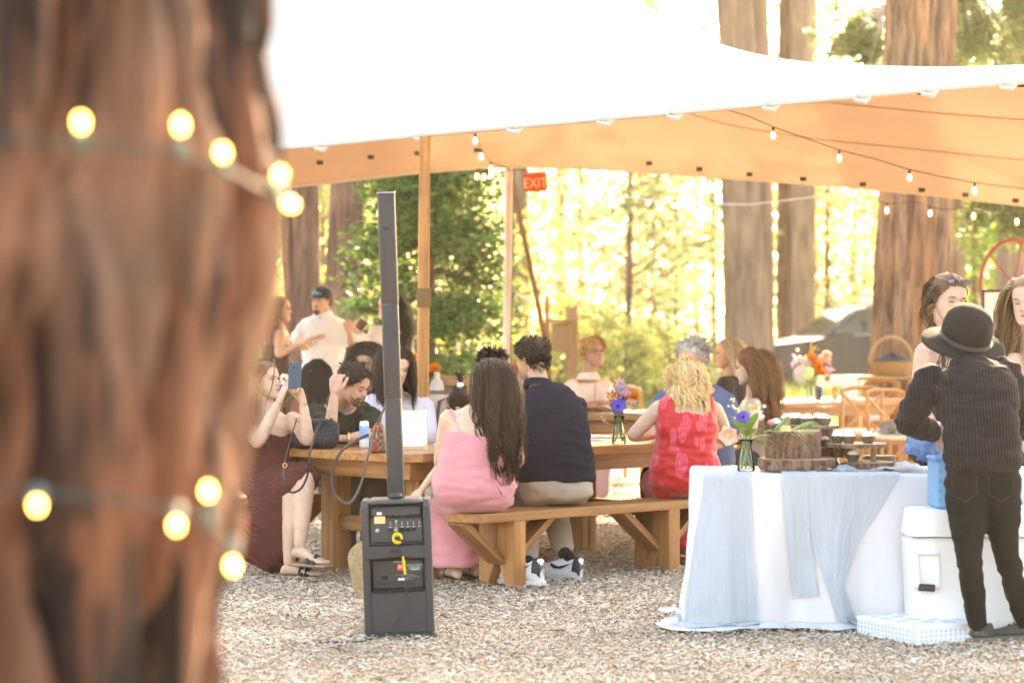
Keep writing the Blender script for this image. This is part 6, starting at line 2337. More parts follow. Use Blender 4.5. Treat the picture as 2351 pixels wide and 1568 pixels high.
def strands(P, n, roots, d0, length, steps, zlen=0.0, wstart=-.1, zmax=1.0, grav=.35, wave=.0, wlen=.12, rad=.0024, clump=40, stick=.55, caps=(), seed=0, push=1.07, jitter=.25, stiff=1.0, end_r=.35, lift=0.0, noise_=.0):
    """simulate n strands; roots: (th0, th1, z0, z1) lists; d0(p_local) initial local direction"""
    g = np.random.default_rng(seed)
    c, rot, h = P['hc'], P['hr'], P['hh']
    rt, dr, rz = [], [], []
    line = roots
    while len(rt) < n:
        th, z = g.uniform(0, 2 * PI), g.uniform(-.45, .5)
        if z < line(th) + .01 or z > zmax:
            continue
        if g.uniform() > math.sqrt(max(.02, 1 - (z / .5) ** 2)) + .25:
            continue
        p = head_point(th, z, 1.04, False)
        d = Vector(d0(p)) + Vector(g.normal(0, jitter, 3))
        rt.append(c + rot @ (p * h))
        dr.append((rot @ d).normalized())
        rz.append(z)
    pos = np.array(rt)
    D = np.array(dr)
    L = length * g.uniform(.78, 1.08, n)
    if zlen:
        L = L * np.clip(zlen + (np.array(rz) + .3) * 1.25, .25, 1.1)
    step = (L / steps)[:, None]
    C = np.array(c)
    Rm = np.array(rot)
    axes = np.array([.335, .43, .50]) * h * push
    off = np.array([0, -.035, .0]) * h
    path = [pos.copy()]
    for k in range(steps):
        D = D * stiff + np.array([0, 0, -grav]) + (g.normal(0, noise_, (n, 3)) if noise_ else 0)
        D /= np.linalg.norm(D, axis=1, keepdims=True)
        pos = pos + D * step
        lo = (pos - C) @ Rm - off                 # head-local
        q = np.linalg.norm(lo / axes, axis=1)
        ins = q < 1
        if ins.any():
            lo2 = lo.copy()
            lo2[ins] = lo[ins] / q[ins][:, None]
            new = (lo2 + off) @ Rm.T + C
            D = np.where(ins[:, None], D * .6 + (new - pos) / step * .4 + (pos - path[-1]) / step * 0, D)
            pos = np.where(ins[:, None], new, pos)
        for a, b, r in caps:
            a, b = np.array(a), np.array(b)
            ab = b - a
            t = np.clip(((pos - a) @ ab) / (ab @ ab), 0, 1)[:, None]
            v = pos - (a + ab * t)
            dist = np.linalg.norm(v, axis=1, keepdims=True)
            ins = dist < r
            pos = np.where(ins, a + ab * t + v / (dist + 1e-9) * r, pos)
        dd = pos - path[-1]
        D = D * .5 + .5 * dd / (np.linalg.norm(dd, axis=1, keepdims=True) + 1e-9)
        path.append(pos.copy())
    A = np.stack(path, 1)                          # n, steps+1, 3
    if clump:
        gi = g.choice(n, min(clump, n), replace=False)
        mid = A[:, max(1, steps // 3)]
        dd = np.linalg.norm(mid[:, None] - mid[gi][None], axis=2)
        own = gi[np.argmin(dd, 1)]
        t = (np.linspace(0, 1, steps + 1)[None, :, None]) ** 1.1 * stick
        A = A * (1 - t) + A[own] * t
        ph = (own * 2.399)[:, None]
    else:
        ph = g.uniform(0, 6.28, (n, 1))
    if wave:
        s = np.linspace(0, 1, steps + 1)[None] * L[:, None]
        rmp = np.clip(np.linspace(wstart, 1.2, steps + 1), 0, 1)[None]
        T = np.gradient(A, axis=1)
        T /= np.linalg.norm(T, axis=2, keepdims=True) + 1e-9
        sx = np.cross(T, np.array([0, 0, 1.0]) + 1e-3)
        sx /= np.linalg.norm(sx, axis=2, keepdims=True) + 1e-9
        sy = np.cross(T, sx)
        pw_ = ph + g.normal(0, .25, (n, 1))
        A = A + (sx * np.sin(2 * PI * s / wlen + pw_)[..., None] + sy * np.cos(2 * PI * s / wlen + pw_)[..., None] * .7) * (wave * rmp)[..., None]
    # mesh: tapered strands lying along the head
    m = steps + 1
    T = np.gradient(A, axis=1)
    T /= np.linalg.norm(T, axis=2, keepdims=True) + 1e-9
    X = np.cross(T, A - C[None, None] + g.normal(0, .03, (n, 1, 3)))
    X /= np.linalg.norm(X, axis=2, keepdims=True) + 1e-9
    rr = rad * np.interp(np.linspace(0, 1, m), [0, .15, .7, 1], [.8, 1, .9, end_r])[None, :, None] * g.uniform(.7, 1.3, (n, 1, 1))
    V = np.stack([A - X * rr * 1.15, A + X * rr * 1.15], 2).reshape(-1, 3)
    base = (np.arange(n) * m * 2)[:, None] + (np.arange(steps) * 2)[None, :]
    return V, np.stack([base, base + 1, base + 3, base + 2], -1).reshape(-1, 4)


def hair(P, mat, line, sets, shell=1.045, name='hair'):
    e = P['e']
    mb = scalp(P, line, shell)
    Vs = [np.array([tuple(v) for v in mb.v]).reshape(-1, 3)]
    Fs = [np.array(mb.f).reshape(-1, 4)]
    k = len(Vs[0])
    for V, Fc in sets:
        Vs.append(V)
        Fs.append(Fc + k)
        k += len(V)
    o = leaf_object(name, np.concatenate(Vs), np.concatenate(Fs), mat, e)
    o.data.polygons.foreach_set('use_smooth', [True] * len(o.data.polygons))
    return o


def short_hair(P, col, name, n=900, length=.035, seed=1, line=None, up=.25, rad=.0022, forward=-.6, jit=.35):
    line = line or hairline(.31, .05, -.25, -.04)
    d0 = lambda p: (p.x * .8, forward + p.y * .3, p.z * up * 2)
    S = strands(P, n, line, d0, length, 4, grav=.15, clump=150, stick=.5, seed=seed, rad=rad, push=1.03, jitter=jit, zlen=.35)
    return hair(P, hair_mat(name, col), line, [S], 1.04)


def long_hair(P, col, name, n=520, length=.45, seed=2, line=None, wave=.012, wlen=.14, caps=None, part=0.0, back=True, rad=.0026, clump=55, steps=20, grav=.3, stick=.6, shell=1.05, push=1.09):
    line = line or hairline(.33, .04, -.36, -.12)
    d0 = lambda p: ((.9 if p.x > part else -.9) * .6 + p.x * .8, -.5 if p.z > .1 else -.15, .12 if p.z > .25 else -.5)
    S = strands(P, n, line, d0, length, steps, grav=grav, wave=wave, wlen=wlen, clump=clump, stick=stick, caps=caps if caps is not None else P['caps'], seed=seed, rad=rad, push=push, jitter=.12)
    return hair(P, hair_mat(name, col), line, [S], shell)


def spectacles(P, mat, lens_mat, z=.005, y=.405, w=.125, name='spectacles', hh=.075, tint=True, tilt=0):
    c, rot, h = P['hc'], P['hr'], P['hh']
    rr = Matrix.Rotation(R(tilt), 3, 'X')
    tr = lambda v: c + rot @ (Vector(v) * h)
    e = P['e']
    fr = MB()
    for s in (-1, 1):
        ring = [tr(Vector((s * .15, y, z)) + rr @ Vector((w * math.cos(a) * (1 if abs(math.cos(a)) < .9 else 1.0), -.03 * abs(math.cos(a)), hh * math.sin(a) + .012 * math.cos(a) * s))) for a in [2 * PI * k / 20 for k in range(21)]]
        fr.tube(ring, .008 * h, 6)
        fr.tube([tr((s * .275, y - .05, z + .02)), tr((s * .34, y - .2, z + .02)), tr((s * .35, .0, z))], .008 * h, 5)
        lm = MB()
        ctr = tr((s * .15, y, z))
        lm.add([ctr] + ring[:-1], [(0, k + 1, (k + 1) % 20 + 1) for k in range(20)])
        lm.build('lens', lens_mat, e, smooth=0)
    fr.tube([tr((-.03, y + .01, z + .015)), tr((.03, y + .01, z + .015))], .008 * h, 5)
    fr.build(name, mat, e)


def shoe(name, e, heel, d, L, up_mat, sole_mat, pitch=0, hgt=.075, wid=.048, swoosh=None):
    """trainer: heel point on the ground, d towards the toe, pitch lifts the heel"""
    d = Vector((d[0], d[1], 0)).normalized()
    x = Vector((d.y, -d.x, 0))
    up = Vector((0, 0, 1))
    if pitch:
        q = Matrix.Rotation(R(-pitch), 3, x)
        # turn about the toe
    heel = Vector(heel)
    toe = heel + d * L

    def tf(p):
        if pitch:
            return toe + Matrix.Rotation(R(pitch), 3, x) @ (p - toe)
        return p
    rings = []
    for t, w, h in ((-.0, .55, .72), (.03, .8, 1.0), (.12, .92, .98), (.28, .92, .80), (.40, .92, .86), (.52, .98, .78), (.68, 1.06, .60), (.82, 1.02, .50), (.93, .82, .40), (1.0, .45, .24)):
        c = heel + d * L * t
        rings.append([tf(c + x * math.copysign(abs(math.cos(a)) ** .7, math.cos(a)) * wid * w + up * (.022 + hgt * h * .5 * (1 + math.copysign(abs(math.sin(a)) ** .8, math.sin(a))))) for a in [2 * PI * k / 20 for k in range(20)]])
    o = MB().loft(rings).build(name, up_mat, e, smooth=50)
    rs = []
    for t, w in ((-.02, .5), (.0, .8), (.1, 1.0), (.35, .95), (.65, 1.12), (.85, 1.06), (.97, .8), (1.02, .4)):
        c = heel + d * L * t
        rs.append([tf(c + x * sx * wid * w * 1.06 + up * z) for sx, z in ((-1, .004), (1, .004), (1.02, .030), (-1.02, .030))])
    MB().loft(rs).build('sole', sole_mat, o, smooth=40)
    if swoosh is not None:
        for s in (-1, 1):
            pts = [(.10, .80), (.18, .70), (.36, .44), (.52, .40), (.60, .52), (.58, .62), (.52, .56), (.42, .52), (.30, .62)]
            ring = [tf(heel + d * L * t + x * s * wid * (1.02 + .08 * math.sin(PI * t)) + up * (.022 + hgt * h)) for t, h in pts]
            MB().add(ring + [p + x * s * .003 for p in ring], [tuple(range(9)), tuple(range(9, 18))] + [(k, (k + 1) % 9, 9 + (k + 1) % 9, 9 + k) for k in range(9)]).build('side_mark', swoosh, o, smooth=0)
        G = []
        for t, w in ((-.022, .50), (-.012, .66), (.03, .86), (.09, .93), (.13, .95)):
            c = heel + d * L * t
            G.append([tf(c + x * math.copysign(abs(math.cos(a)) ** .7, math.cos(a)) * wid * w * 1.03 + up * (.022 + hgt * min(1.02, .72 + t * 8) * .5 * (1 + math.copysign(abs(math.sin(a)) ** .8, math.sin(a))))) for a in [-.15 + (PI + .3) * k / 12 for k in range(13)]])
        MB().grid(G).build('heel_tab', swoosh, o, smooth=60)
        tc = tf(heel - d * .026 * L + up * (.022 + hgt * .5))
        text_mesh('AIR', .02, 'heel_lettering', M('print_white', (.7, .7, .7), .6), o, mtx(tc - d * .003, -x if (-x).x > 0 else x, up), extrude=.0004)
    return o


SK_L = lambda: skin('light', (.62, .40, .29))
SK_T = lambda: skin('tan', (.50, .29, .19))
SK_P = lambda: skin('pale', (.57, .36, .265))


def build_people():
    V3 = Vector
    # ---- woman in the pink dress, seen from behind
    sk = SK_L()
    J = dict(pel=(1090, 1128, 13.22), che=(1092, 1010, 13.20), nek=(1112, 928, 13.24), shL=(1030, 958, 13.18), shR=(1172, 962, 13.34), elL=(1010, 1058, 13.26), wrL=(1030, 1060, 13.58), elR=(1190, 1060, 13.5), wrR=(1150, 1050, 13.8),
             hiL=(1052, 1140, 13.22), hiR=(1128, 1140, 13.32), knL=(1018, 1142, 13.62), knR=(1080, 1142, 13.74), anL=(1046, 1318, 13.62), anR=(1086, 1308, 13.76))
    Wp = [(-.12, .16, .10), (-.04, .215, .15), (.08, .225, .16), (.22, .21, .145), (.42, .185, .125), (.62, .18, .125), (.78, .165, .105), (.9, .12, .075), (.96, .07, .06), (1, .055, .055)]
    P = build_body('person in a pink slip dress with long dark wavy hair, seen from behind', J, (1126, 872, 13.26, (-.25, 1), 12, 0, .225), Wp, sk, leg=1, feet=[('L', (-.2, .6), .0, .035), ('R', (-.3, .7), .0, .035)])
    pink = M('dress_pink', (.66, .24, .26), .6, sheen=.3, bump=.05, bs=(30, 30, 60), var=.06)
    d = MB()
    d.loft(spine_rings(P['J'], Wp, .014, -.12, .60, 14, 32))
    for s in 'LR':
        tubes(d, [P['J']['hi' + s], P['J']['kn' + s]], [.115, .085])
    d.ell(V3((P['J']['pel'].x, P['J']['pel'].y + .03, .505)), (.225, .17, .078), 24, 12)
    k1, k2 = P['J']['knL'], P['J']['knR']
    kc = (k1 + k2) / 2
    rings = []
    for t, w in ((0, .15), (.3, .15), (.6, .145), (.85, .14), (1, .135)):
        c = kc.lerp(V3((kc.x - .01, kc.y - .06, .10)), t)
        rings.append([c + V3((math.cos(a) * w * (1 + .10 * math.sin(a * 6 + 2) * t), math.sin(a) * w * .75, 0)) for a in [2 * PI * k / 36 for k in range(36)]])
    d.loft(rings)
    raw('dress', d, pink, P['e'], .0125, 3, lambda p, f1=ffold(.005, 6, 6, 24, 4), f2=ffold(.004, 4, 4, 13, 8, True): f1(p) + f2(p))
    nk = P['J']['nek']
    lat = (P['J']['shR'] - P['J']['shL']).normalized()
    for s, x0, y0, x1, y1 in ((-1, 1066, 1012, 1035, 940),):
        a, b = at(x0, y0, 13.05), at(x1, y1, 13.15)
        MB().tube([a, a.lerp(b, .5) + V3((0, .005, 0)), b, b + V3((0, .06, .002))], .006, 6, flat=.4).build('strap', pink, P['e'])
    back_caps = [(at(1090, 1130, 13.3), at(1100, 960, 13.3), .14), (P['J']['shL'] + V3((0, .05, 0)), P['J']['shR'] + V3((0, .05, 0)), .075)]
    line = hairline(.33, .04, -.40, -.2)
    d0 = lambda p: (p.x * 1.3 + .18, -.75, .1 if p.z > .25 else -.6)
    S = strands(P, 1400, line, d0, .60, 28, grav=.32, wave=.021, wlen=.15, wstart=-.55, clump=46, stick=.74, caps=back_caps, seed=5, rad=.0021, push=1.10, jitter=.16)
    hair(P, hair_mat('dark_brown', (.045, .021, .012), .6), line, [S], 1.06)
    br = M('sandal_brown', (.16, .075, .04), .6)
    for s, dd in (('L', (-.2, .6)), ('R', (-.3, .7))):
        a = P['J']['an' + s]
        dv = V3((dd[0], dd[1], 0)).normalized()
        so = MB().box((a.x + dv.x * .075, a.y + dv.y * .075, .020), (.27, .09, .022), .008, Matrix.Rotation(math.atan2(dv.y, dv.x), 3, 'Z')).build('sandal', br, P['e'])
        MB().tube([V3((a.x, a.y, 0)) + dv * .10 + V3((dv.y, -dv.x, 0)) * q * .05 + V3((0, 0, .035 + .065 * (1 - q * q))) for q in (-1, -.5, 0, .5, 1)], .012, 6, flat=.4).build('strap', br, so)

    # ---- toddler on the lap
    J = dict(pel=(1030, 1120, 13.52), che=(1038, 1050, 13.52), nek=(1048, 988, 13.54), shL=(1022, 1010, 13.42), shR=(1085, 1015, 13.62), elL=(1006, 1078, 13.3), wrL=(966, 1126, 13.22), hiL=(1010, 1120, 13.48), hiR=(1050, 1122, 13.56), knL=(985, 1110, 13.66), knR=(1030, 1120, 13.75), anL=(985, 1200, 13.7), anR=(1030, 1200, 13.8))
    P = build_body('small child with a topknot in a white bobble on the lap of the pink dress', J, (1055, 928, 13.52, (.2, 1), 6, 0, .175), scaleW(WF, .58), sk, rl=.68, vox=.009, hands=[('L', (-.6, -.2, -.8), (-.5, -.8, .3), .35, 1, .12, .6)])
    lace = M('lace_white', (.78, .72, .66), .9, bump=.5, bs=(120, 120, 120))
    d = MB()
    d.loft(spine_rings(P['J'], P['W'], .012, -.12, .9, 10, 20))
    d.ell(at(996, 1112, 13.36), (.05, .07, .075), 14, 10)
    raw('dress', d, lace, P['e'], .009, 3, ffold(.006, 20, 20, 20))
    S = strands(P, 420, hairline(.3, .05, -.3, -.05), lambda p: (-p.x * 1.5, -p.y, .7), .035, 4, grav=.0, clump=60, seed=8, rad=.002, push=1.04, jitter=.1)
    top = P['hc'] + V3((.005, -.045, .105))
    m = MB()
    gg = random.Random(9)
    for k in range(60):
        v = V3((gg.gauss(0, .012), gg.gauss(0, .012), .065 + gg.gauss(0, .012)))
        m.tube([top, top + v * .5 + V3((0, 0, .012)), top + v + V3((gg.gauss(-.01, .015), 0, 0))], [.003, .0025, .001], 4)
    hair(P, hair_mat('dark_brown', (.030, .017, .011), .5), hairline(.3, .05, -.3, -.05), [S], 1.05)
    m.build('topknot', hair_mat('dark_brown', (.03, .017, .011)), P['e'])
    MB().ell(top + V3((0, -.004, .004)), (.020, .018, .015), 12, 8).build('hair_bobble', M('bobble_white', (.85, .83, .80), .7), P['e'])

    # ---- man in navy knit polo
    sk = SK_T()
    J = dict(pel=(1278, 1112, 13.78), che=(1280, 985, 13.80), nek=(1238, 884, 13.92), shL=(1196, 925, 13.92), shR=(1322, 930, 13.94), elL=(1165, 1000, 14.22), wrL=(1180, 915, 14.18), elR=(1322, 1020, 14.25), wrR=(1260, 1010, 14.5),
             hiL=(1235, 1125, 13.78), hiR=(1315, 1125, 13.88), knL=(1205, 1130, 14.2), knR=(1262, 1130, 14.3), anL=(1212, 1308, 13.74), anR=(1300, 1285, 13.98))
    Wn = [(t, w * .95, d_) for t, w, d_ in [(-.12, .14, .10), (-.04, .195, .135), (.08, .205, .145), (.2, .20, .14), (.4, .19, .13), (.62, .195, .135), (.78, .185, .12), (.9, .13, .09), (.96, .085, .07), (1, .065, .062)]]
    P = build_body('person in a navy knit polo and khaki trousers seen from behind on the bench', J, (1222, 824, 13.98, (-.72, .70), 4, -4, .236), Wn, sk, hands=[('L', (.05, -.1, 1), (-.9, -.3, 0), .75, -1, .08, .5)])
    navy = M('knit_navy', (.013, .012, .021), .9, spec=.2, bump=.0)
    nn_, ll_ = navy.node_tree.nodes, navy.node_tree.links
    tc = nn_.new('ShaderNodeTexCoord')
    wv = nn_.new('ShaderNodeTexWave')
    wv.inputs['Scale'].default_value = 60
    wv.inputs['Distortion'].default_value = 1.2
    bp = nn_.new('ShaderNodeBump')
    bp.inputs['Strength'].default_value = .3
    bp.inputs['Distance'].default_value = .004
    ll_.new(tc.outputs['Object'], wv.inputs[0])
    ll_.new(wv.outputs[1], bp.inputs['Height'])
    ll_.new(bp.outputs[0], nn_['Principled BSDF'].inputs['Normal'])
    shirt(P, navy, .75, .017, .02, .955, fold=ffold(.006, 4, 4, 12, 2, True), name='polo_shirt', collar=True, wide=.012)
    trousers(P, M('chino_khaki', (.46, .38, .29), .8, bump=.06, bs=(40, 40, 40), var=.06), .86, .014, ffold(.004, 16, 16, 16, 1), taper=1.0, t1=.14, seat=True)
    short_hair(P, (.040, .027, .014), 'brown_black', 1600, .030, 4, up=.3, forward=.1, jit=.22)
    wsh, wso, bk = M('trainer_white', (.80, .80, .80), .45), M('trainer_sole', (.70, .68, .66), .6), M('trainer_black', (.03, .024, .024), .5)
    for (hx, hy, tx, ty, pit, sname) in ((1332, 1334, 1246, 1312, 7, 'R'), (1244, 1352, 1160, 1326, 0, 'L')):
        a, b = at(hx, hy, gy(hy)), at(tx, ty, gy(ty))
        d_ = b - a
        d_ = V3((-.86, .5, 0)) if sname == 'R' else V3((-.8, .6, 0))
        shoe('trainer', P['e'], (a.x, a.y, .016), (d_.x, d_.y), .29, wsh, wso, pit, .13, .050, bk)
        an = P['J']['an' + sname]
        q = V3((a.x, a.y, .10)) + V3((d_.x, d_.y, 0)).normalized() * .07
        kn = P['J']['kn' + sname]
        MB().tube([q + V3((0, 0, -.03)), q + V3((0, 0, .035)), an.lerp(kn, .10)], [.032, .033, .040], 14).build('sock', M('sock_dark', (.035, .020, .018), .9, bump=.3, bs=(200, 200, 20)), P['e'])

    # ---- woman in the red floral dress
    sk = SK_L()
    J = dict(pel=(1572, 1096, 14.42), che=(1578, 1000, 14.36), nek=(1576, 908, 14.40), shL=(1516, 934, 14.36), shR=(1640, 938, 14.48), elL=(1452, 1000, 14.40), wrL=(1518, 996, 14.66), elR=(1672, 1010, 14.6), wrR=(1640, 1000, 14.85),
             hiL=(1535, 1110, 14.42), hiR=(1605, 1110, 14.5), knL=(1500, 1110, 14.84), knR=(1556, 1112, 14.95), anL=(1540, 1284, 14.55), anR=(1580, 1270, 14.75))
    Wr = [(-.12, .15, .10), (-.04, .20, .14), (.08, .205, .15), (.22, .19, .135), (.42, .165, .12), (.62, .175, .125), (.78, .165, .105), (.9, .12, .078), (.96, .072, .062), (1, .056, .056)]
    P = build_body('person in a red floral sleeveless dress with curly blonde bob, seen from behind', J, (1574, 872, 14.44, (-.45, .9), 8, 0, .22), Wr, sk, leg=1, hands=[('L', (.8, .5, .05), (0, -.4, 1), .3, 1, .1, .6)], feet=[('L', (-.3, .9), .04, .045), ('R', (-.3, .9), .04, .045)])
    red = M('dress_red', (.60, .007, .012), .6, sheen=.2)
    n, l = red.node_tree.nodes, red.node_tree.links
    tc = n.new('ShaderNodeTexCoord')
    mp = n.new('ShaderNodeMapping')
    mp.inputs['Scale'].default_value = (20, 20, 8)
    mp.inputs['Rotation'].default_value = (0, R(35), 0)
    ns = n.new('ShaderNodeTexNoise')
    ns.inputs['Scale'].default_value = 1.6
    ns.inputs['Detail'].default_value = 2
    mxv = n.new('ShaderNodeMix')
    mxv.data_type = 'VECTOR'
    mxv.inputs[0].default_value = .25
    vo = n.new('ShaderNodeTexVoronoi')
    vo.feature = 'SMOOTH_F1'
    vo.inputs['Smoothness'].default_value = .15
    vo.inputs['Scale'].default_value = 1.15
    rp = n.new('ShaderNodeValToRGB')
    el = rp.color_ramp.elements
    el[0].position, el[0].color = .42, (.74, .075, .12, 1)
    el[1].position, el[1].color = .46, (.60, .007, .012, 1)
    e3 = el.new(.18)
    e3.color = (.68, .03, .05, 1)
    e4 = el.new(.08)
    e4.color = (.80, .14, .20, 1)
    l.new(tc.outputs['Object'], mp.inputs[0])
    l.new(mp.outputs[0], ns.inputs['Vector'])
    l.new(mp.outputs[0], mxv.inputs[4])
    l.new(ns.outputs[1], mxv.inputs[5])
    l.new(mxv.outputs[1], vo.inputs['Vector'])
    l.new(vo.outputs['Distance'], rp.inputs[0])
    l.new(rp.outputs[0], n['Principled BSDF'].inputs['Base Color'])
    d = MB()
    d.loft(spine_rings(P['J'], Wr, .014, -.12, .78, 14, 32))
    for s in 'LR':
        tubes(d, [P['J']['hi' + s], P['J']['kn' + s]], [.112, .085])
    d.ell(V3((P['J']['pel'].x, P['J']['pel'].y + .03, .505)), (.215, .165, .078), 24, 12)
    kc = (P['J']['knL'] + P['J']['knR']) / 2
    rings = []
    for t, w in ((0, .15), (.3, .16), (.6, .17), (.85, .185), (1, .19)):
        c = kc.lerp(V3((kc.x + .13, kc.y - .26, .14)), t)
        rings.append([c + V3((math.cos(a) * w * (1 + .12 * math.sin(a * 7) * t), math.sin(a) * w * .75, .02 * math.sin(a * 5) * t)) for a in [2 * PI * k / 40 for k in range(40)]])
    d.loft(rings)
    for s, sx in (('L', -1), ('R', 1)):
        a = P['J']['sh' + s].lerp(P['J']['nek'], .28)
        q = P['J']['che'].lerp(P['J']['nek'], .35) + (P['J']['sh' + s] - P['J']['nek']) * .75
        tubes(d, [q + V3((0, -.035, 0)), a + V3((0, -.03, .010)), a + V3((0, .01, .014))], [.066, .055, .045])
    raw('dress', d, red, P['e'], .0125, 3, ffold(.007, 6, 6, 15, 9, True))
    line = hairline(.33, .02, -.36, -.2)
    S = strands(P, 1300, line, lambda p: (p.x * 1.2, -.5 + p.y, .25 if p.z > .2 else -.5), .18, 18, grav=.26, wave=.012, wlen=.055, clump=90, stick=.5, caps=P['caps'], seed=11, rad=.0019, push=1.12, jitter=.3)
    hair(P, hair_mat('blonde', (.78, .53, .25), .4), line, [S], 1.05)
    beige = M('wedge_beige', (.50, .34, .24), .7)
    for s in 'LR':
        a = P['J']['an' + s]
        dv = V3((-.3, .9, 0)).normalized()
        so = MB().box((a.x + dv.x * .075, a.y + dv.y * .075, .025), (.25, .085, .042), .012, Matrix.Rotation(math.atan2(dv.y, dv.x), 3, 'Z')).build('wedge_sandal', beige, P['e'])
        MB().tube([V3((a.x, a.y, .09)) + V3((math.cos(t) * .044, math.sin(t) * .044, 0)) for t in [2 * PI * k / 14 for k in range(15)]], .008, 6).build('ankle_strap', beige, so)
    w0 = P['J']['wrL']
    ax_ = (P['J']['wrL'] - P['J']['elL']).normalized()
    sx_, sy_ = basis(ax_)
    MB().tube([w0 - ax_ * .02 + (sx_ * math.cos(t) + sy_ * math.sin(t)) * .031 for t in [2 * PI * k / 16 for k in range(17)]], .007, 6).build('wristwatch', M('speaker_metal'), P['e'])

    # ---- woman holding up a phone
    sk = SK_L()
    J = dict(pel=(618, 1112, 14.25), che=(615, 1010, 14.20), nek=(612, 938, 14.18), shL=(672, 962, 14.12), shR=(565, 968, 14.22), elL=(706, 1012, 13.98), wrL=(696, 926, 13.94), elR=(592, 1016, 13.96), wrR=(641, 922, 13.94),
             hiL=(640, 1115, 14.2), hiR=(605, 1122, 14.22), knL=(702, 1092, 13.86), knR=(672, 1112, 13.90), anL=(688, 1258, 13.76), anR=(664, 1296, 13.86))
    P = build_body('person in a maroon ribbed dress holding up a phone at the table end', J, (606, 872, 14.16, (.88, -.42), -2, 0, .225), WF, sk, leg=1,
                   hands=[('L', (-.28, -.1, 1), (.75, .5, .1), .75, 1, .1, .55), ('R', (.40, -.1, 1), (-.75, -.35, .3), .42, -1, .16, .6)], feet=[('L', (.7, -.5), .03, .11), ('R', (.8, -.35), .0, .030)])
    mar = M('rib_maroon', (.12, .033, .027), .85, spec=.2)
    n, l = mar.node_tree.nodes, mar.node_tree.links
    tc = n.new('ShaderNodeTexCoord')
    wv = n.new('ShaderNodeTexWave')
    wv.bands_direction = 'DIAGONAL'
    wv.inputs['Scale'].default_value = 22
    wv.inputs['Distortion'].default_value = .8
    bp = n.new('ShaderNodeBump')
    bp.inputs['Strength'].default_value = .8
    bp.inputs['Distance'].default_value = .008
    l.new(tc.outputs['Object'], wv.inputs[0])
    l.new(wv.outputs[1], bp.inputs['Height'])
    l.new(bp.outputs[0], n['Principled BSDF'].inputs['Normal'])
    d = MB()
    d.loft(spine_rings(P['J'], WF, .014, -.12, .66, 12, 28))
    for s in 'LR':
        tubes(d, [P['J']['hi' + s], P['J']['kn' + s]], [.115, .088])
    rings = []
    for t, w, x, y, Y in ((0, .10, 640, 1105, 14.1), (.2, .13, 650, 1130, 14.02), (.45, .16, 640, 1175, 13.98), (.7, .185, 622, 1225, 14.0), (.9, .19, 600, 1262, 14.04), (1, .15, 575, 1288, 14.1)):
        c = at(x, y, Y)
        rings.append([c + V3((math.cos(a) * w, math.sin(a) * w * .7, -.55 * math.cos(a) * w + .05 * w)) for a in [2 * PI * k / 32 for k in range(32)]])
    d.loft(rings)
    raw('dress', d, mar, P['e'], .014, 4, ffold(.011, 7, 7, 5, 9, True))
    make_face(P, P['e'], (.20, .11, .06))
    line = hairline(.32, .05, -.36, -.1)
    S = strands(P, 520, line, lambda p: (p.x * 1.4, -.6, .1 if p.z > .2 else -.6), .40, 18, grav=.32, wave=.008, wlen=.16, clump=50, caps=[(P['J']['pel'], P['J']['nek'], .13)], seed=14, rad=.0027, push=1.08)
    hair(P, hair_mat('light_brown', (.27, .16, .075), .4), line, [S], 1.05)
    sl = M('slide_black', (.02, .018, .02), .5)
    tan_ = M('slide_sole', (.36, .22, .13), .7)
    for s, dd, z0 in (('L', (.7, -.5), .098), ('R', (.8, -.35), .018)):
        a = P['J']['an' + s]
        dv = V3((dd[0], dd[1], 0)).normalized()
        pitch = Matrix.Rotation(math.atan2(dv.y, dv.x), 3, 'Z')
        so = MB().box((a.x + dv.x * .08, a.y + dv.y * .08, z0), (.27, .088, .018), .006, pitch).build('slide_sandal', tan_, P['e'])
        for off in (.085, .125):
            MB().tube([V3((a.x, a.y, z0)) + dv * (off + .01 * q) + V3((dv.y, -dv.x, 0)) * q * .046 + V3((0, 0, .012 + (.058 if off < .1 else .048) * (1 - q * q))) for q in (-1, -.6, 0, .6, 1)], .016, 8, flat=.35).build('strap', sl, so)
    # the phone in her hands
    pc = at(677, 862, 13.90)
    pe = thing('mobile_phone', 'dark blue mobile phone held upright in both hands', 'phone', pc, rot=(R(-8), R(3), R(12)))
    MB().box((0, 0, 0), (.074, .009, .152), .004).build('shell', M('phone_blue', (.022, .042, .075), .3, metal=.2), pe)
    MB().box((-.016, -.0052, .055), (.032, .0025, .032), .001).build('camera_block', M('phone_glass', (.03, .05, .09), .15), pe)
    for dx, dz in ((-.023, .062), (-.009, .048)):
        MB().lathe([(.0065, 0), (.0065, -.0035), (.004, -.004)], 14, (dx, -.0062, dz), mat=Matrix.Rotation(R(-90), 3, 'X')).build('camera_lens', M('lens_black', (.01, .01, .012), .1), pe)

    # ---- man in the green shirt
    sk = skin('ruddy', (.60, .34, .24))
    J = dict(pel=(800, 1105, 14.95), che=(782, 1000, 14.85), nek=(786, 926, 14.72), shR=(724, 948, 14.62), shL=(852, 956, 14.78), elR=(756, 1002, 14.24), wrR=(768, 902, 14.26), elL=(850, 1000, 14.52), wrL=(796, 1006, 14.30),
             hiR=(775, 1110, 14.9), hiL=(830, 1110, 14.98), knR=(800, 1112, 14.42), knL=(860, 1118, 14.55), anR=(790, 1280, 14.6), anL=(850, 1270, 14.7))
    Wg = scaleW(WM, 1.12)
    P = build_body('bearded person in a dark green shirt scratching their head at the table', J, (812, 880, 14.52, (.86, -.5), 26, 6, .236), Wg, sk,
                   hands=[('R', (.12, .0, 1), (-.35, -.9, .2), .62, 1, .1, .5), ('L', (-.95, -.2, .0), (0, -.3, 1), .3, 1, .1, .6)])
    grn = M('shirt_green', (.032, .034, .018), .9, spec=.2, bump=.15, bs=(120, 120, 20))
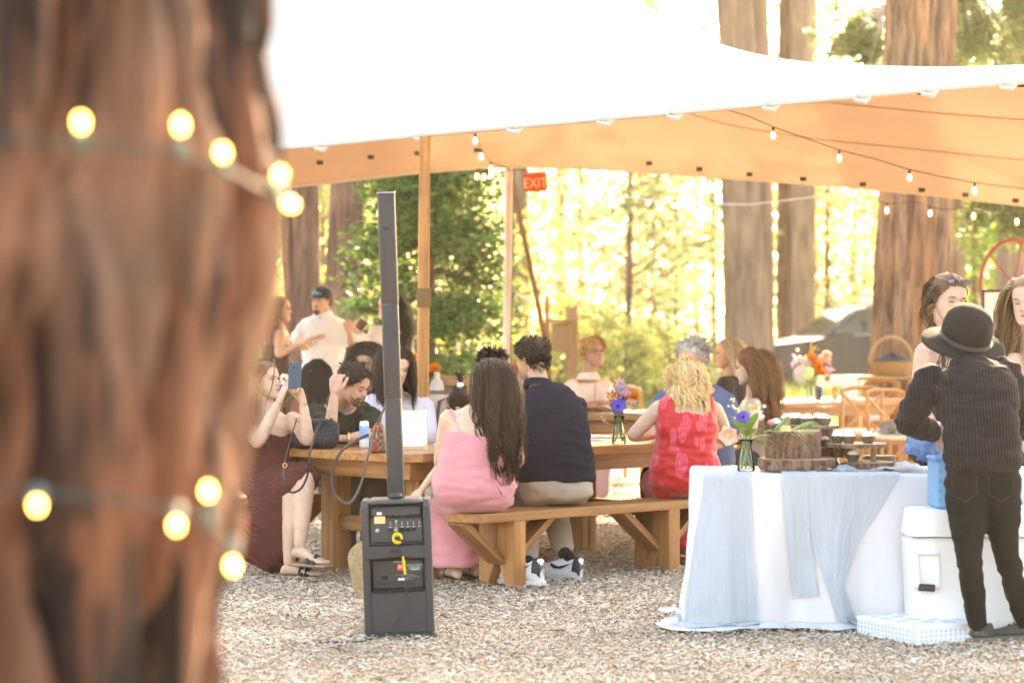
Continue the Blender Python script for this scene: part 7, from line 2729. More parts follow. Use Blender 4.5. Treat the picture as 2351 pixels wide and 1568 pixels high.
    shirt(P, grn, .8, .017, -.04, .955, fold=ffold(.010, 7, 7, 10, 5, True), collar=True)
    trousers(P, M('trousers_olive', (.13, .11, .085), .85), .95)
    make_face(P, P['e'], (.05, .03, .02), 'down')
    short_hair(P, (.055, .034, .020), 'mid_brown', 1500, .032, 17, up=.3, forward=.3)
    # beard
    gb = np.random.default_rng(3)
    m = MB()
    for k in range(420):
        th, z = gb.normal(0, .75), gb.uniform(-.47, -.20)
        if abs(th) > 1.5 or (abs(th) < .25 and z > -.30 and z < -.22):
            continue
        p = P['hc'] + P['hr'] @ head_point(th, z, P['hh'])
        q = p + P['hr'] @ (Vector((math.sin(th) * .3, .4, -1.0)).normalized() * .010)
        m.tube([p, q], [.0022, .0008], 3)
    m.build('beard', hair_mat('beard', (.10, .055, .03)), P['e'])
    gold = M('gold_metal')
    w0 = P['J']['wrL']
    MB().tube([w0 + V3((.012, .0, 0)) + V3((0, math.cos(t) * .03, math.sin(t) * .03)) for t in [2 * PI * k / 16 for k in range(17)]], .008, 6).build('wristwatch', gold, P['e'])
    MB().tube([P['J']['nek'] + V3((math.cos(t) * .075, math.sin(t) * .07 - .02, -.02 - .025 * math.sin(-t))) for t in [2 * PI * k / 20 for k in range(21)]], .006, 5).build('bead_necklace', M('beads', (.12, .14, .2), .3), P['e'])

    # ---- long-haired person in the pale lilac shirt
    sk = SK_L()
    J = dict(pel=(920, 1085, 15.35), che=(918, 985, 15.25), nek=(908, 912, 15.15), shR=(862, 930, 15.05), shL=(965, 935, 15.3), elR=(866, 1005, 14.9), wrR=(915, 1000, 14.75), elL=(978, 1005, 15.05), wrL=(930, 1000, 14.85), hiR=(900, 1090, 15.3), hiL=(945, 1090, 15.4), knR=(925, 1105, 14.85), knL=(975, 1105, 14.95), anR=(930, 1265, 15.0), anL=(975, 1262, 15.1))
    P = build_body('person with long straight dark hair in an open pale lilac shirt, looking down', J, (908, 838, 15.05, (.55, -.83), 24, 0, .23), scaleW(WM, 1.0), sk)
    lil = M('shirt_lilac', (.62, .55, .58), .85, var=.04)
    shirt(P, lil, 1.9, .024, -.04, .95, fold=ffold(.010, 6, 6, 9, 8, True), name='overshirt')
    trousers(P, M('trousers_dark', (.03, .03, .035), .85), .95)
    make_face(P, P['e'], (.03, .02, .015), 'down')
    S = strands(P, 950, hairline(.31, .05, -.36, -.1), lambda p: ((.9 if p.x > 0 else -.9), -.25, .05 if p.z > .3 else -.8), .34, 18, grav=.35, wave=.003, wlen=.2, clump=60, caps=P['caps'], seed=23, rad=.0028, push=1.06, jitter=.16)
    hair(P, hair_mat('near_black', (.030, .018, .013), .5), hairline(.31, .05, -.36, -.1), [S], 1.015)

    # ---- girl with clip, and dark-haired woman looking down, at a farther table
    blk = M('top_black', (.03, .025, .025), .9)
    J = dict(pel=(730, 1000, 17.6), nek=(730, 915, 17.5), shL=(690, 930, 17.5), shR=(770, 930, 17.5), elL=(680, 985, 17.6), elR=(780, 985, 17.6), hiL=(710, 1005, 17.6), hiR=(750, 1005, 17.6), knL=(705, 1010, 18.0), knR=(755, 1010, 18.0), anL=(705, 1150, 18.0), anR=(755, 1150, 18.0))
    P = build_body('person with straight dark hair and a pale hair clip facing away beyond the green shirt', J, (730, 862, 17.5, (.1, 1), 5, 0, .225), WF, SK_L(), vox=.019)
    shirt(P, M('top_rust', (.30, .10, .06), .9), .6)
    trousers(P, blk)
    S = strands(P, 420, hairline(.33, .04, -.4, -.2), lambda p: (p.x * 1.3, -.8, .1 if p.z > .25 else -.6), .28, 12, grav=.32, clump=60, caps=P['caps'], seed=31, rad=.0034, push=1.08, jitter=.1)
    hair(P, hair_mat('near_black', (.030, .018, .013), .5), hairline(.33, .04, -.4, -.2), [S], 1.06)
    c = P['hc']
    MB().tube([c + V3((-.06, -.085, .09)), c + V3((-.045, -.105, .03))], .006, 6).build('hair_clip', M('clip_cream', (.75, .6, .4), .4), P['e'])
    MB().tube([c + V3((-.04 + .016 * k, -.04, .112 + .006 * math.sin(k * .6))) for k in range(6)], .007, 6).build('sunglasses', M('frame_dark', (.015, .012, .012), .3), P['e'])
    J = dict(pel=(845, 1000, 18.0), nek=(845, 885, 17.9), shL=(885, 905, 17.9), shR=(800, 905, 17.9), elL=(892, 965, 17.6), elR=(795, 965, 17.6), hiL=(870, 1000, 18), hiR=(820, 1000, 18), knL=(870, 1000, 17.5), knR=(820, 1000, 17.5), anL=(870, 1150, 17.5), anR=(820, 1150, 17.5))
    P = build_body('person with centre-parted dark hair bending over behind the green shirt', J, (842, 822, 17.7, (-.25, -1), 34, 0, .225), WF, SK_T(), vox=.019)
    shirt(P, M('top_plum', (.12, .05, .05), .9), .6)
    trousers(P, blk)
    make_face(P, P['e'], (.03, .02, .015), 'down')
    S = strands(P, 800, hairline(.31, .05, -.36, -.1), lambda p: ((.9 if p.x > 0 else -.9), -.2, .05 if p.z > .3 else -.8), .40, 14, grav=.35, wave=.004, wlen=.2, clump=50, caps=P['caps'], seed=33, rad=.0034, push=1.08, jitter=.16)
    hair(P, hair_mat('near_black', (.030, .018, .013), .5), hairline(.31, .05, -.36, -.1), [S], 1.015)

    # ---- standing man in the white polo and cap
    sk = skin('sunny', (.58, .36, .26))
    Yp = 21.8
    g0 = HY + CAM_H * F / Yp
    J = dict(pel=(745, 868, Yp), che=(742, 790, Yp), nek=(742, 722, Yp), shR=(702, 746, Yp - .03), shL=(782, 748, Yp + .03), elR=(680, 792, Yp - .08), wrR=(708, 779, Yp - .3), elL=(808, 788, Yp - .05), wrL=(803, 763, Yp - .25),
             hiR=(722, 880, Yp), hiL=(768, 880, Yp), knR=(720, 1000, Yp - .02), knL=(772, 1000, Yp), anR=(716, g0 - 22, Yp), anL=(776, g0 - 22, Yp))
    P = build_body('standing person in a white polo shirt and dark patterned cap, gesturing', J, (738, 690, Yp - .04, (-.50, -.86), 4, 0, .235), scaleW(WM, 1.04), sk, vox=.019,
                   hands=[('R', (.85, -.3, .25), (0, -.35, 1), .15, -1, .25, .8), ('L', (-.15, -.3, 1), (.4, -.9, 0), .9, 1, .1, .9)])
    wp = M('polo_white', (.76, .82, .90), .8)
    shirt(P, wp, .8, .016, -.02, .955, collar=True, sl_r=1.4, fold=ffold(.012, 6, 6, 9, 2, True), wide=.012)
    for q_ in (0, .07):
        MB().tube([P['J']['nek'].lerp(P['J']['che'], .12 + q_ * 6) + V3((-.02, -.125, 0)), P['J']['nek'].lerp(P['J']['che'], .16 + q_ * 6) + V3((-.02, -.13, 0))], .008, 8).build('button', M('button_grey', (.4, .42, .45), .5), P['e'])
    trousers(P, M('shorts_rust', (.24, .10, .06), .85), .1)
    make_face(P, P['e'], (.07, .04, .025))
    MB().tube([P['hc'] + P['hr'] @ (V3((q * .10, .415 - .05 * q * q, -.20 - .03 * q * q)) * P['hh']) for q in (-1, -.5, 0, .5, 1)], [.003, .006, .007, .006, .003], 6).build('moustache', hair_mat('beard', (.10, .055, .03)), P['e'])
    MB().ell(P['hc'] + P['hr'] @ (V3((0, .36, -.42)) * P['hh']), (.035, .022, .03), 10, 8, 0, P['hr']).build('goatee', hair_mat('beard', (.10, .055, .03)), P['e'])
    short_hair(P, (.055, .034, .02), 'mid_brown', 420, .02, 41, rad=.003)
    hh = P['hh']
    tr = lambda v: P['hc'] + P['hr'] @ (V3(v) * hh)
    cap_m = M('cap_navy', (.022, .038, .075), .8)
    m = MB()
    G = [[tr(V3((math.sin(t) * .352 * math.cos(ph) ** .6, -.03 + math.cos(t) * .46 * math.cos(ph) ** .6, .16 + .40 * math.sin(ph)))) for t in [2 * PI * k / 32 for k in range(32)]] for ph in [PI / 2 * .99 * k / 10 for k in range(11)]]
    m.grid(G, wrap=True)
    m.build('cap', cap_m, P['e'], smooth=180)
    m = MB()
    rings = []
    for r_, dz in ((.98, .165), (1.15, .17), (1.35, .15), (1.52, .12), (1.5, .105), (1.3, .135), (1.0, .15)):
        rings.append([tr((math.sin(t) * .352 * min(r_, 1.12), -.03 + .46 * r_ * math.cos(t) if r_ <= 1 else -.03 + .46 * (math.cos(t) + (r_ - 1) * math.cos(t * 1.25)), dz)) for t in [-1.15 + 2.3 * k / 14 for k in range(15)]])
    m.grid(rings)
    m.build('cap_peak', cap_m, P['e'], smooth=180)
    m = MB()
    for dx, dz, r_ in ((-.10, .30, .085), (.08, .31, .09), (.0, .40, .06), (-.2, .27, .05)):
        c = tr((dx, -.03 + .46 * math.sqrt(max(0, 1 - (dx / .36) ** 2)) * (1.0 - (dz - .16) ** 2 * 1.5) + .012, dz))
        petals(m, c, P['hr'] @ V3((dx, 1, .3)), 6, r_ * hh, r_ * hh * .5, .05, 1)
    m.build('cap_print', M('cap_pale_blue', (.30, .42, .52), .8), P['e'])
    shm = M('shoe_white_plain', (.7, .7, .68), .6)
    for s in 'LR':
        a = P['J']['an' + s]
        shoe('shoe', P['e'], (a.x + .02, a.y + .07, .0), (-.3, -1), .28, shm, M('trainer_sole'))

    # ---- woman in the brown dress talking to him
    Yb = 20.8
    g0 = HY + CAM_H * F / Yb
    J = dict(pel=(632, 870, Yb), che=(632, 800, Yb), nek=(638, 742, Yb), shL=(622, 762, Yb + .14), shR=(644, 764, Yb - .16), elR=(638, 815, Yb - .22), wrR=(682, 792, Yb - .25), elL=(622, 815, Yb + .2), wrL=(674, 796, Yb + .05), hiL=(626, 880, Yb + .08), hiR=(638, 880, Yb - .08), knL=(628, 1000, Yb + .08), knR=(638, 1000, Yb - .08), anL=(628, g0 - 20, Yb + .08), anR=(638, g0 - 20, Yb - .08))
    P = build_body('standing person in a strappy brown dress with long brown hair facing the white polo', J, (643, 710, Yb, (.97, -.2), 0, 0, .222), WF, skin('sunny', (.58, .36, .26)), vox=.019, rl=.92,
                   hands=[('R', (.9, 0, .3), (0, -.4, 1), .3, -1, .15, .6), ('L', (.9, 0, .2), (0, -.4, 1), .4, 1, .1, .6)])
    bw = M('dress_brown', (.085, .045, .032), .8)
    d = MB()
    d.loft(spine_rings(P['J'], WF, .014, -.12, .60, 12, 24))
    c0 = P['J']['pel']
    d.loft([[V3((c0.x, c0.y, 0)) + V3((math.cos(a) * w, math.sin(a) * w, z)) for a in [2 * PI * k / 24 for k in range(24)]] for z, w in ((.95, .17), (.7, .20), (.4, .22), (.25, .23))])
    raw('dress', d, bw, P['e'], .018, 4, ffold(.008, 8, 8, 6, 1))
    make_face(P, P['e'], (.10, .06, .04))
    long_hair(P, (.17, .09, .05), 'chestnut', 380, .38, 45, wave=.003, clump=50, rad=.0034, steps=14)

    # ---- person with long black hair behind the loudspeaker column, holding a dark bottle
    Yc = 20.6
    g0 = HY + CAM_H * F / Yc
    J = dict(pel=(898, 880, Yc), che=(898, 800, Yc), nek=(898, 742, Yc), shL=(928, 764, Yc + .05), shR=(866, 764, Yc - .05), elR=(850, 806, Yc - .2), wrR=(822, 762, Yc - .35), elL=(936, 815, Yc), wrL=(925, 860, Yc - .1), hiL=(912, 890, Yc), hiR=(882, 890, Yc), knL=(912, 1000, Yc), knR=(882, 1000, Yc), anL=(912, g0 - 20, Yc), anR=(882, g0 - 20, Yc))
    P = build_body('standing person with long black hair and pale shirt half hidden by the loudspeaker column', J, (893, 704, Yc, (-.8, -.5), 0, 0, .225), scaleW(WF, 1.05), SK_L(), vox=.019, hands=[('R', (.1, -.3, 1), (-.3, -.9, 0), .75, 1, .1, .7)])
    ps = M('shirt_pale', (.70, .66, .64), .85)
    shirt(P, ps, 1.85, .02, -.05, .95)
    d = MB()
    d.loft(spine_rings(P['J'], [(t, w * .55, dd * 1.12) for t, w, dd in WF], .018, -.05, .80, 10, 20))
    raw('vest', d, M('vest_mauve', (.24, .13, .17), .8), P['e'], .014)
    trousers(P, blk)
    make_face(P, P['e'], (.02, .015, .012))
    long_hair(P, (.016, .012, .011), 'black', 400, .50, 47, wave=.003, clump=45, rad=.0036, steps=16)
    c = at(830, 744, Yc - .38)
    b = thing('brown_cup', 'small dark brown cup held up beside the loudspeaker column', 'cup', c, rot=(0, R(35), 0))
    MB().lathe([(.030, -.05), (.034, -.045), (.040, .045), (.038, .048), (.034, .04), (.028, -.04), (.001, -.042)], 20).build('cup_wall', M('cup_brown', (.10, .045, .03), .4), b)
    MB().lathe([(.040, .04), (.042, .043), (.041, .05), (.038, .05)], 20, cap=False).build('rim', M('cup_rim', (.6, .55, .5), .4), b)

    # ---- man hidden behind the pink dress
    J = dict(pel=(1120, 1085, 15.75), nek=(1126, 905, 15.5), shR=(1070, 928, 15.45), shL=(1182, 930, 15.5), elR=(1075, 1000, 15.2), wrR=(1120, 1000, 15.0), elL=(1195, 985, 15.2), wrL=(1188, 900, 15.1), hiR=(1095, 1090, 15.7), hiL=(1145, 1090, 15.75), knR=(1110, 1100, 15.25), knL=(1160, 1100, 15.3), anR=(1110, 1250, 15.4), anL=(1160, 1250, 15.45))
    P = build_body('dark-haired person facing the pink dress across the table, mostly hidden', J, (1130, 848, 15.4, (-.1, -1), 8, 0, .236), scaleW(WM, 1.05), SK_T(), vox=.019, hands=[('L', (.0, -.2, 1), (.6, -.8, 0), .8, -1, .1, .6)])
    shirt(P, M('shirt_charcoal', (.05, .05, .055), .85), .7, collar=True)
    trousers(P, blk)
    make_face(P, P['e'], (.03, .02, .015))
    short_hair(P, (.020, .013, .010), 'black_short', 1200, .042, 51, up=.8, forward=.2)

    # ---- peach-shirted guest with spectacles
    Yk = 19.35
    J = dict(pel=(1345, 985, Yk + .15), che=(1346, 930, Yk + .1), nek=(1350, 866, Yk), shR=(1312, 886, Yk - .08), shL=(1388, 888, Yk + .08), elR=(1322, 938, Yk - .1), wrR=(1372, 926, Yk - .32), elL=(1400, 938, Yk - .1), wrL=(1362, 932, Yk - .38), hiR=(1325, 990, Yk + .1), hiL=(1368, 990, Yk + .15), knR=(1335, 1000, Yk - .3), knL=(1380, 1000, Yk - .3), anR=(1335, 1140, Yk - .25), anL=(1380, 1140, Yk - .25))
    P = build_body('blonde short-haired person in spectacles and a peach short-sleeved shirt', J, (1360, 808, Yk, (.62, -.78), -2, 2, .236), scaleW(WM, .9), skin('rosy', (.46, .25, .17)), vox=.017,
                   hands=[('R', (.9, -.2, .1), (0, -.3, 1), .3, -1, .1, .6), ('L', (-.9, -.2, .1), (0, -.3, 1), .3, 1, .1, .6)])
    shirt(P, M('shirt_peach', (.86, .68, .58), .85, col2=(.82, .60, .49), vs_=(9, 9, 9)), .85, .018, -.02, .955, collar=True, sl_r=1.5)
    trousers(P, M('trousers_pink', (.55, .33, .30), .85), .95)
    MB().tube([P['J']['nek'].lerp(P['J']['che'], q) + V3((.06, -.10 - .035 * min(1, q * 2), 0)) for q in (.1, .4, .7, 1.0)], .006, 5, flat=.5).build('placket', M('peach_seam', (.62, .36, .26), .85), P['e'])
    make_face(P, P['e'], (.35, .22, .10))
    short_hair(P, (.72, .49, .21), 'straw_blonde', 1300, .055, 53, up=.1, forward=.5, rad=.003, jit=.15)
    spectacles(P, M('wire_frame', (.35, .28, .2), .3, metal=.6), FM['glass'], hh=.06)

    # ---- grey-haired man in the blue T-shirt
    J = dict(pel=(1612, 1075, 16.0), che=(1606, 980, 15.9), nek=(1600, 892, 15.75), shR=(1528, 912, 15.65), shL=(1668, 916, 15.85), elR=(1500, 985, 15.45), wrR=(1560, 992, 15.2), elL=(1676, 1000, 15.6), wrL=(1620, 1000, 15.3), hiR=(1580, 1085, 15.95), hiL=(1640, 1085, 16.05), knR=(1500, 1085, 15.45), knL=(1560, 1095, 15.5), anR=(1492, 1230, 15.5), anL=(1555, 1235, 15.6))
    P = build_body('grey-haired person in a blue T-shirt facing the red dress across the table', J, (1590, 824, 15.7, (-.62, -.78), 10, 0, .245), scaleW(WM, 1.25), skin('ruddy', (.60, .34, .24)), vox=.015, hands=[('R', (.9, -.3, 0), (0, -.3, 1), .3, -1, .1, .6)])
    shirt(P, M('tee_blue', (.085, .115, .21), .85, var=.08, vs_=(40, 40, 40)), .85, .018, -.03, .955, fold=ffold(.008, 6, 6, 10, 4), sl_r=1.5)
    trousers(P, M('trousers_dark', (.03, .03, .035), .85), .95)
    make_face(P, P['e'], (.20, .16, .12), 'down')
    short_hair(P, (.40, .35, .29), 'grey', 1500, .045, 57, up=.3, forward=-.2, line=hairline(.30, .04, -.34, -.08), jit=.18)

    # ---- auburn-haired woman with claw clip
    J = dict(pel=(1752, 1050, 16.6), che=(1745, 975, 16.5), nek=(1733, 905, 16.4), shR=(1732, 928, 16.15), shL=(1740, 928, 16.6), elR=(1722, 1000, 16.05), wrR=(1680, 1005, 15.95), elL=(1715, 1000, 16.6), hiR=(1745, 1060, 16.5), hiL=(1760, 1060, 16.7), knR=(1690, 1060, 16.35), knL=(1700, 1062, 16.6), anR=(1690, 1210, 16.4), anL=(1700, 1205, 16.6))
    P = build_body('person with long auburn hair held by a claw clip, in a beige sleeveless top', J, (1722, 842, 16.35, (-.92, .22), 10, 0, .228), scaleW(WF, 1.1), SK_L(), vox=.015)
    shirt(P, M('top_beige', (.50, .36, .26), .85), 0, .016, -.05, .80)
    trousers(P, M('trousers_dark'), .95)
    make_face(P, P['e'], (.15, .07, .04))
    line = hairline(.33, .04, -.38, -.2)
    S = strands(P, 1200, line, lambda p: (p.x * .6, -.9, .15 if p.z > .2 else -.5), .44, 20, grav=.26, wave=.012, wlen=.15, clump=60, stick=.55, caps=P['caps'], seed=61, rad=.0022, push=1.11, jitter=.15)
    hair(P, hair_mat('auburn', (.22, .095, .035), .45), line, [S], 1.09)
    c = P['hc'] + P['hr'] @ (V3((.16, -.42, .16)) * P['hh'])
    m = MB()
    for k in range(5):
        m.tube([c + V3((.02 + .006 * k, -.04, .022 - .011 * k)), c + V3((.035, -.055, .012 - .008 * k)), c + V3((.05, -.04, .02 - .011 * k))], .0035, 5)
    m.tube([c + V3((.03, -.05, .03)), c + V3((.045, -.05, -.03))], .006, 6)
    m.build('claw_clip', M('clip_clear', (.75, .62, .5), .2), P['e'])

    # ---- older fair-haired person in black behind
    Yo = 19.6
    J = dict(pel=(1690, 985, Yo), nek=(1678, 858, Yo), shR=(1668, 878, Yo - .2), shL=(1690, 878, Yo + .2), elR=(1668, 935, Yo - .25), elL=(1690, 935, Yo + .2), hiR=(1680, 990, Yo - .1), hiL=(1695, 990, Yo + .1), knR=(1640, 1000, Yo - .15), knL=(1650, 1000, Yo + .1), anR=(1640, 1130, Yo - .1), anL=(1650, 1130, Yo + .1))
    P = build_body('fair long-haired person in black seated behind the auburn hair', J, (1671, 810, Yo, (-.95, -.15), 4, 0, .24), scaleW(WM, 1.0), skin('ruddy', (.60, .34, .24)), vox=.019)
    shirt(P, blk, .8)
    trousers(P, blk)
    make_face(P, P['e'], (.4, .3, .2))
    long_hair(P, (.52, .40, .25), 'fair', 420, .22, 65, line=hairline(.36, .08, -.36, -.1), wave=.005, clump=60, rad=.0034, steps=12)

    # ---- woman with sunglasses on her head
    sk = SK_P()
    J = dict(pel=(2178, 1030, 12.75), che=(2172, 900, 12.65), nek=(2178, 782, 12.55), shR=(2122, 806, 12.50), shL=(2246, 806, 12.62), elR=(2106, 930, 12.48), wrR=(2150, 985, 12.25), elL=(2268, 930, 12.6), wrL=(2210, 985, 12.3), hiR=(2150, 1050, 12.72), hiL=(2206, 1050, 12.78), knR=(2150, 1240, 12.75), knL=(2206, 1240, 12.8), anR=(2150, 1370, 12.8), anL=(2206, 1370, 12.8))
    P = build_body('person in a black halter top with sunglasses pushed up on brown hair', J, (2178, 684, 12.50, (.36, -.93), 14, -5, .242), scaleW(WF, 1.15), sk, hands=[('R', (.6, -.5, -.5), (-.5, -.6, .6), .4, -1, .12, .6)], vox=.014)
    d = MB()
    d.loft(spine_rings(P['J'], P['W'], .013, -.08, .62, 12, 28))
    bt = M('halter_black', (.022, .018, .020), .8)
    raw('halter_top', d, bt, P['e'], .014, 3)
    for x0, y0, x1, y1 in ((2142, 742, 2166, 800), (2225, 748, 2205, 800)):
        MB().tube([at(x0, y0, 12.53), at((x0 + x1) / 2 - 3, (y0 + y1) / 2, 12.42), at(x1, y1, 12.40), at(x1, y1 + 50, 12.40)], .012, 6, flat=.4).build('strap', bt, P['e'])
    trousers(P, bt, .95)
    make_face(P, P['e'], (.16, .09, .055), 'down')
    line = hairline(.31, .05, -.36, -.06)
    S = strands(P, 520, line, lambda p: (p.x * .9, -.9, -.05 if p.z > .1 else -.45), .12, 14, grav=.17, wave=.006, wlen=.10, clump=60, stick=.5, caps=P['caps'], seed=71, rad=.0026, push=1.06, jitter=.14)
    hair(P, hair_mat('warm_brown', (.12, .065, .033), .5), line, [S], 1.05)
    S2 = strands(P, 160, hairline(.9, .9, -.36, -.14), lambda p: (p.x * .9 - .2, -.9, -.45), .24, 16, grav=.3, wave=.014, wlen=.10, clump=30, stick=.5, caps=P['caps'], seed=72, rad=.0028, push=1.13, jitter=.14)
    leaf_object('hair_ends', S2[0], S2[1], hair_mat('honey_blonde', (.42, .25, .10), .4), P['e'])
    P2 = dict(P)
    P2['hc'] = P['hc'] + P['hr'] @ (V3((0, -.02, .395)) * P['hh'])
    spectacles(P2, M('frame_dark', (.015, .012, .012), .3), M('mirror_lens', (.42, .45, .50), .06, metal=.85), z=0, y=.31, w=.13, name='sunglasses', hh=.085, tilt=-28)
    MB().tube([P['J']['wrR'] + V3((math.cos(t) * .03, math.sin(t) * .02, math.sin(t) * .024 + .01)) for t in [2 * PI * k / 14 for k in range(15)]], .007, 6).build('wristband', M('band_white', (.8, .78, .75), .6), P['e'])

    # ---- long-haired person at the frame edge
    J = dict(pel=(2385, 1020, 12.5), che=(2380, 900, 12.4), nek=(2372, 796, 12.3), shR=(2330, 828, 12.22), shL=(2436, 832, 12.45), elR=(2328, 945, 12.2), wrR=(2352, 1010, 12.0), elL=(2450, 945, 12.4), hiR=(2360, 1040, 12.45), hiL=(2414, 1040, 12.55), knR=(2360, 1230, 12.5), knL=(2414, 1230, 12.55), anR=(2360, 1370, 12.55), anL=(2414, 1370, 12.6))
    P = build_body('person with long honey-blonde waves in a pale lace top beside the framed board', J, (2362, 690, 12.2, (-.52, -.85), 10, 0, .24), WF, SK_P(), vox=.014, hands=[('R', (.3, -.5, -.7), (-.7, -.5, .2), .4, -1, .1, .6)])
    d = MB()
    d.loft(spine_rings(P['J'], WF, .013, .1, .72, 12, 28))
    raw('lace_top', d, M('lace_lilac', (.66, .56, .60), .85, bump=.4, bs=(90, 90, 90)), P['e'], .014, 3)
    trousers(P, bt, .95)
    make_face(P, P['e'], (.20, .12, .07), 'down')
    line = hairline(.34, .06, -.36, -.1)
    S = strands(P, 1200, line, lambda p: ((.9 if p.x > 0 else -.9), -.3, .05 if p.z > .3 else -.8), .56, 24, grav=.32, wave=.012, wlen=.17, clump=60, stick=.6, caps=P['caps'], seed=81, rad=.0020, push=1.08, jitter=.12)
    hair(P, hair_mat('honey', (.30, .19, .095), .5), line, [S], 1.06)

    # ---- person in the black hat and pinstripe shirt
    sk = SK_T()
    J = dict(pel=(2256, 1070, 10.84), che=(2256, 930, 10.88), nek=(2224, 836, 11.06), shL=(2140, 866, 11.04), shR=(2304, 850, 11.06), elL=(2084, 968, 11.02), wrL=(2146, 992, 11.34), elR=(2350, 960, 11.02), wrR=(2330, 1000, 11.36),
             hiL=(2218, 1100, 10.84), hiR=(2292, 1100, 10.84), knL=(2224, 1275, 10.80), knR=(2310, 1268, 10.84), anL=(2246, 1440, 10.86), anR=(2354, 1434, 10.94))
    Wh = [(t, w * .9, d_ * .9) for t, w, d_ in [(-.12, .12, .09), (-.04, .165, .115), (.08, .17, .12), (.22, .165, .115), (.42, .165, .12), (.62, .185, .125), (.78, .185, .115), (.9, .13, .085), (.96, .085, .068), (1, .062, .06)]]
    P = build_body('person in a black floppy felt hat, black pinstripe shirt and black jeans, seen from behind', J, (2216, 776, 11.14, (-.2, 1), 8, 0, .222), Wh, sk, hands=[('L', (.5, .6, -.4), (-.4, -.3, .8), .4, 1, .1, .6)])
    pin = M('pinstripe_black', (.022, .018, .020), .9, spec=.2)
    n, l = pin.node_tree.nodes, pin.node_tree.links
    tc = n.new('ShaderNodeTexCoord')
    wv = n.new('ShaderNodeTexWave')
    wv.inputs['Scale'].default_value = 22.0
    wv.inputs['Distortion'].default_value = 2.2
    wv.inputs['Detail'].default_value = 1.0
    rp = n.new('ShaderNodeValToRGB')
    rp.color_ramp.elements[0].position, rp.color_ramp.elements[0].color = .80, (.012, .010, .012, 1)
    rp.color_ramp.elements[1].position, rp.color_ramp.elements[1].color = .97, (.034, .028, .027, 1)
    bp = n.new('ShaderNodeBump')
    bp.inputs['Strength'].default_value = .3
    bp.inputs['Distance'].default_value = .006
    l.new(tc.outputs['Object'], wv.inputs[0])
    l.new(wv.outputs[1], rp.inputs[0])
    l.new(rp.outputs[0], n['Principled BSDF'].inputs['Base Color'])
    l.new(wv.outputs[1], bp.inputs['Height'])
    l.new(bp.outputs[0], n['Principled BSDF'].inputs['Normal'])
    shirt(P, pin, 1.93, .018, -.07, .955, fold=ffold(.007, 5, 5, 13, 6, True), collar=True, wide=.004, it=3)
    trousers(P, M('jeans_black', (.010, .009, .008), .9, spec=.2, bump=.08, bs=(30, 30, 60)), .97, .006, ffold(.005, 7, 7, 11, 2, True), taper=.74, t1=.14)
    d = MB()
    y0 = P['J']['pel'].y
    for s in (-1, 1):
        c = at(2256 + s * 42, 1118, 10.70)
        d.tube([c + V3((-.055, 0, .05)), c + V3((-.055, -.004, -.03)), c + V3((0, -.006, -.065)), c + V3((.055, -.004, -.03)), c + V3((.055, 0, .05))], .003, 5)
    d.build('pocket_seam', M('seam_black', (.013, .012, .011), .9), P['e'])
    hh = P['hh']
    felt = M('felt_black', (.017, .016, .017), .95, spec=.2, bump=.12, bs=(300, 300, 300))
    hrot = head_rot((-.2, 1), -27, 4)
    hc = at(2215, 780, 11.12)
    tr = lambda v: hc + hrot @ V3(v)
    m = MB()
    rings = []
    for r_, z in ((.108, 0), (.118, .012), (.120, .06), (.112, .108), (.088, .142), (.05, .162), (.012, .168)):
        rings.append([tr((math.cos(a) * r_ * .96, math.sin(a) * r_ * 1.08, z)) for a in [2 * PI * k / 40 for k in range(40)]])
    m.loft(rings, cap=True)
    m.build('hat_crown', felt, P['e'], smooth=180)
    m = MB()
    rings = []
    for r_, lift in ((.106, .008), (.120, .0), (.14, -.008), (.170, -.010), (.196, -.008), (.200, -.012), (.195, -.016), (.14, -.014), (.106, .0)):
        k_ = (r_ - .1) / .09
        rings.append([tr((math.cos(a) * r_ * .97, math.sin(a) * r_ * 1.05, lift + k_ * .012 * math.sin(2 * a + .6) + k_ * .008 * math.sin(3 * a + 1.2) - k_ * .020)) for a in [2 * PI * k / 60 for k in range(60)]])
    m.grid(rings, wrap=True)
    m.build('hat_brim', felt, P['e'], smooth=180)
    m = MB()
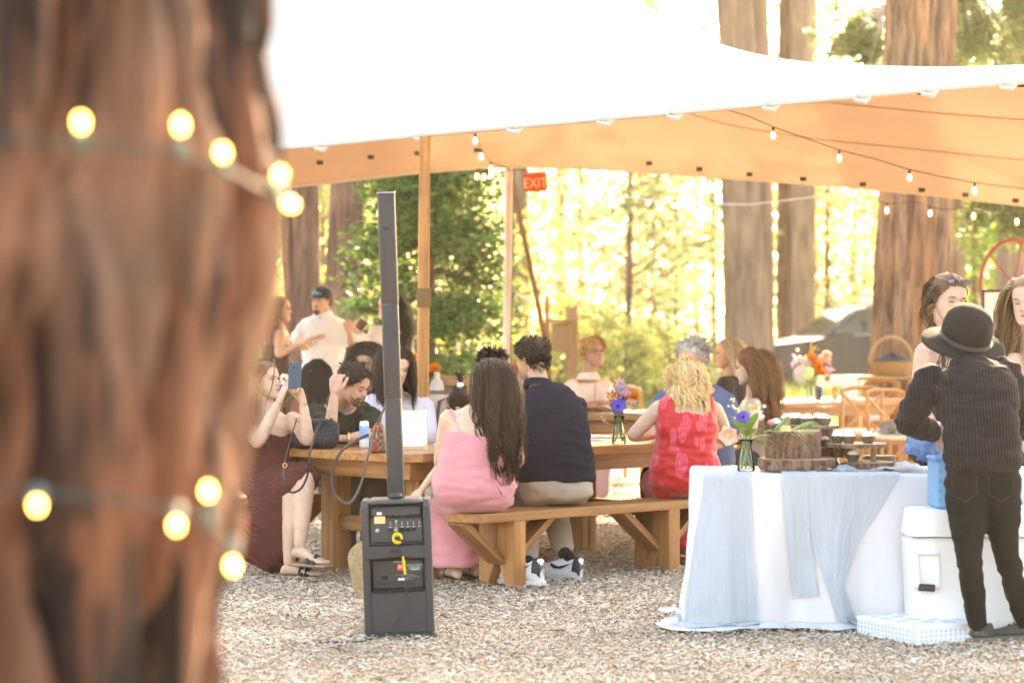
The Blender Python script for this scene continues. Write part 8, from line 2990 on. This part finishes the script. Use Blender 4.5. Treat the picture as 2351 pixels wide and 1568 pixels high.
    for z in (.012, .022):
        m.tube([tr((math.cos(a) * .120 * .965, math.sin(a) * .120 * 1.085, z + .004 * math.sin(a))) for a in [2 * PI * k / 40 for k in range(41)]], .004, 6, flat=1.3)
    m.build('hat_band', M('band_leather', (.02, .017, .016), .4), P['e'])
    m = MB()
    for k in range(4):
        m.ell(tr((.090 + .006 * k, -.090 + .010 * k, .018)), (.006, .006, .009), 8, 6)
    m.build('hat_beads', M('bead_bone', (.45, .36, .26), .4), P['e'])
    line = hairline(.2, .0, -.40, -.25)
    S = strands(P, 60, lambda th: -.46 if abs(th - PI) < .9 else .9, lambda p: (.25 + p.x * .6, -.3, -.9), .40, 22, zmax=-.25, grav=.30, wave=.012, wlen=.22, clump=14, stick=.7, caps=[(P['J']['pel'], P['J']['che'], .15), (P['J']['che'], P['J']['nek'], .14), (P['J']['shL'], P['J']['shR'], .095)], seed=91, rad=.0022, push=1.12, jitter=.15)
    hair(P, hair_mat('ash_brown', (.07, .045, .04), .5), lambda th: max(line(th), -.2), [S], 1.0)
    sg, sb = M('knit_grey', (.075, .070, .065), .9), M('sole_taupe', (.20, .16, .13), .8)
    for s, dd, hx, hy in (('L', (-1, -.06), 2280, 1478), ('R', (-.85, -.1), 2392, 1472)):
        a = at(hx, hy, gy(hy))
        so = shoe('trainer', P['e'], (a.x, a.y, .004), dd, .255, sg, sb, 0, .07, .044)
        if s == 'L':
            text_mesh('NOBULL', .026, 'side_lettering', M('print_grey', (.25, .25, .25), .6), so, mtx((a.x - .085, a.y - .052, .055), (1, 0, 0), (0, 0, 1)), extrude=.0008)
        lc = MB()
        for k in range(4):
            q = V3((a.x, a.y, 0)) + V3((dd[0], dd[1], 0)).normalized() * (.11 + .022 * k) + V3((0, 0, .098 - .010 * k))
            lc.tube([q + V3((0, -.022, -.004)), q + V3((0, 0, .004)), q + V3((0, .022, -.004))], .0028, 5)
        lc.build('laces', M('lace_black', (.02, .02, .02), .8), so)
    # stray foot of a guest under the table is part of that guest: fair-haired person across
    finish_people()


build_people()

build_haze()
for o_ in bpy.data.objects:
    if '_w' in o_:
        del o_['_w']
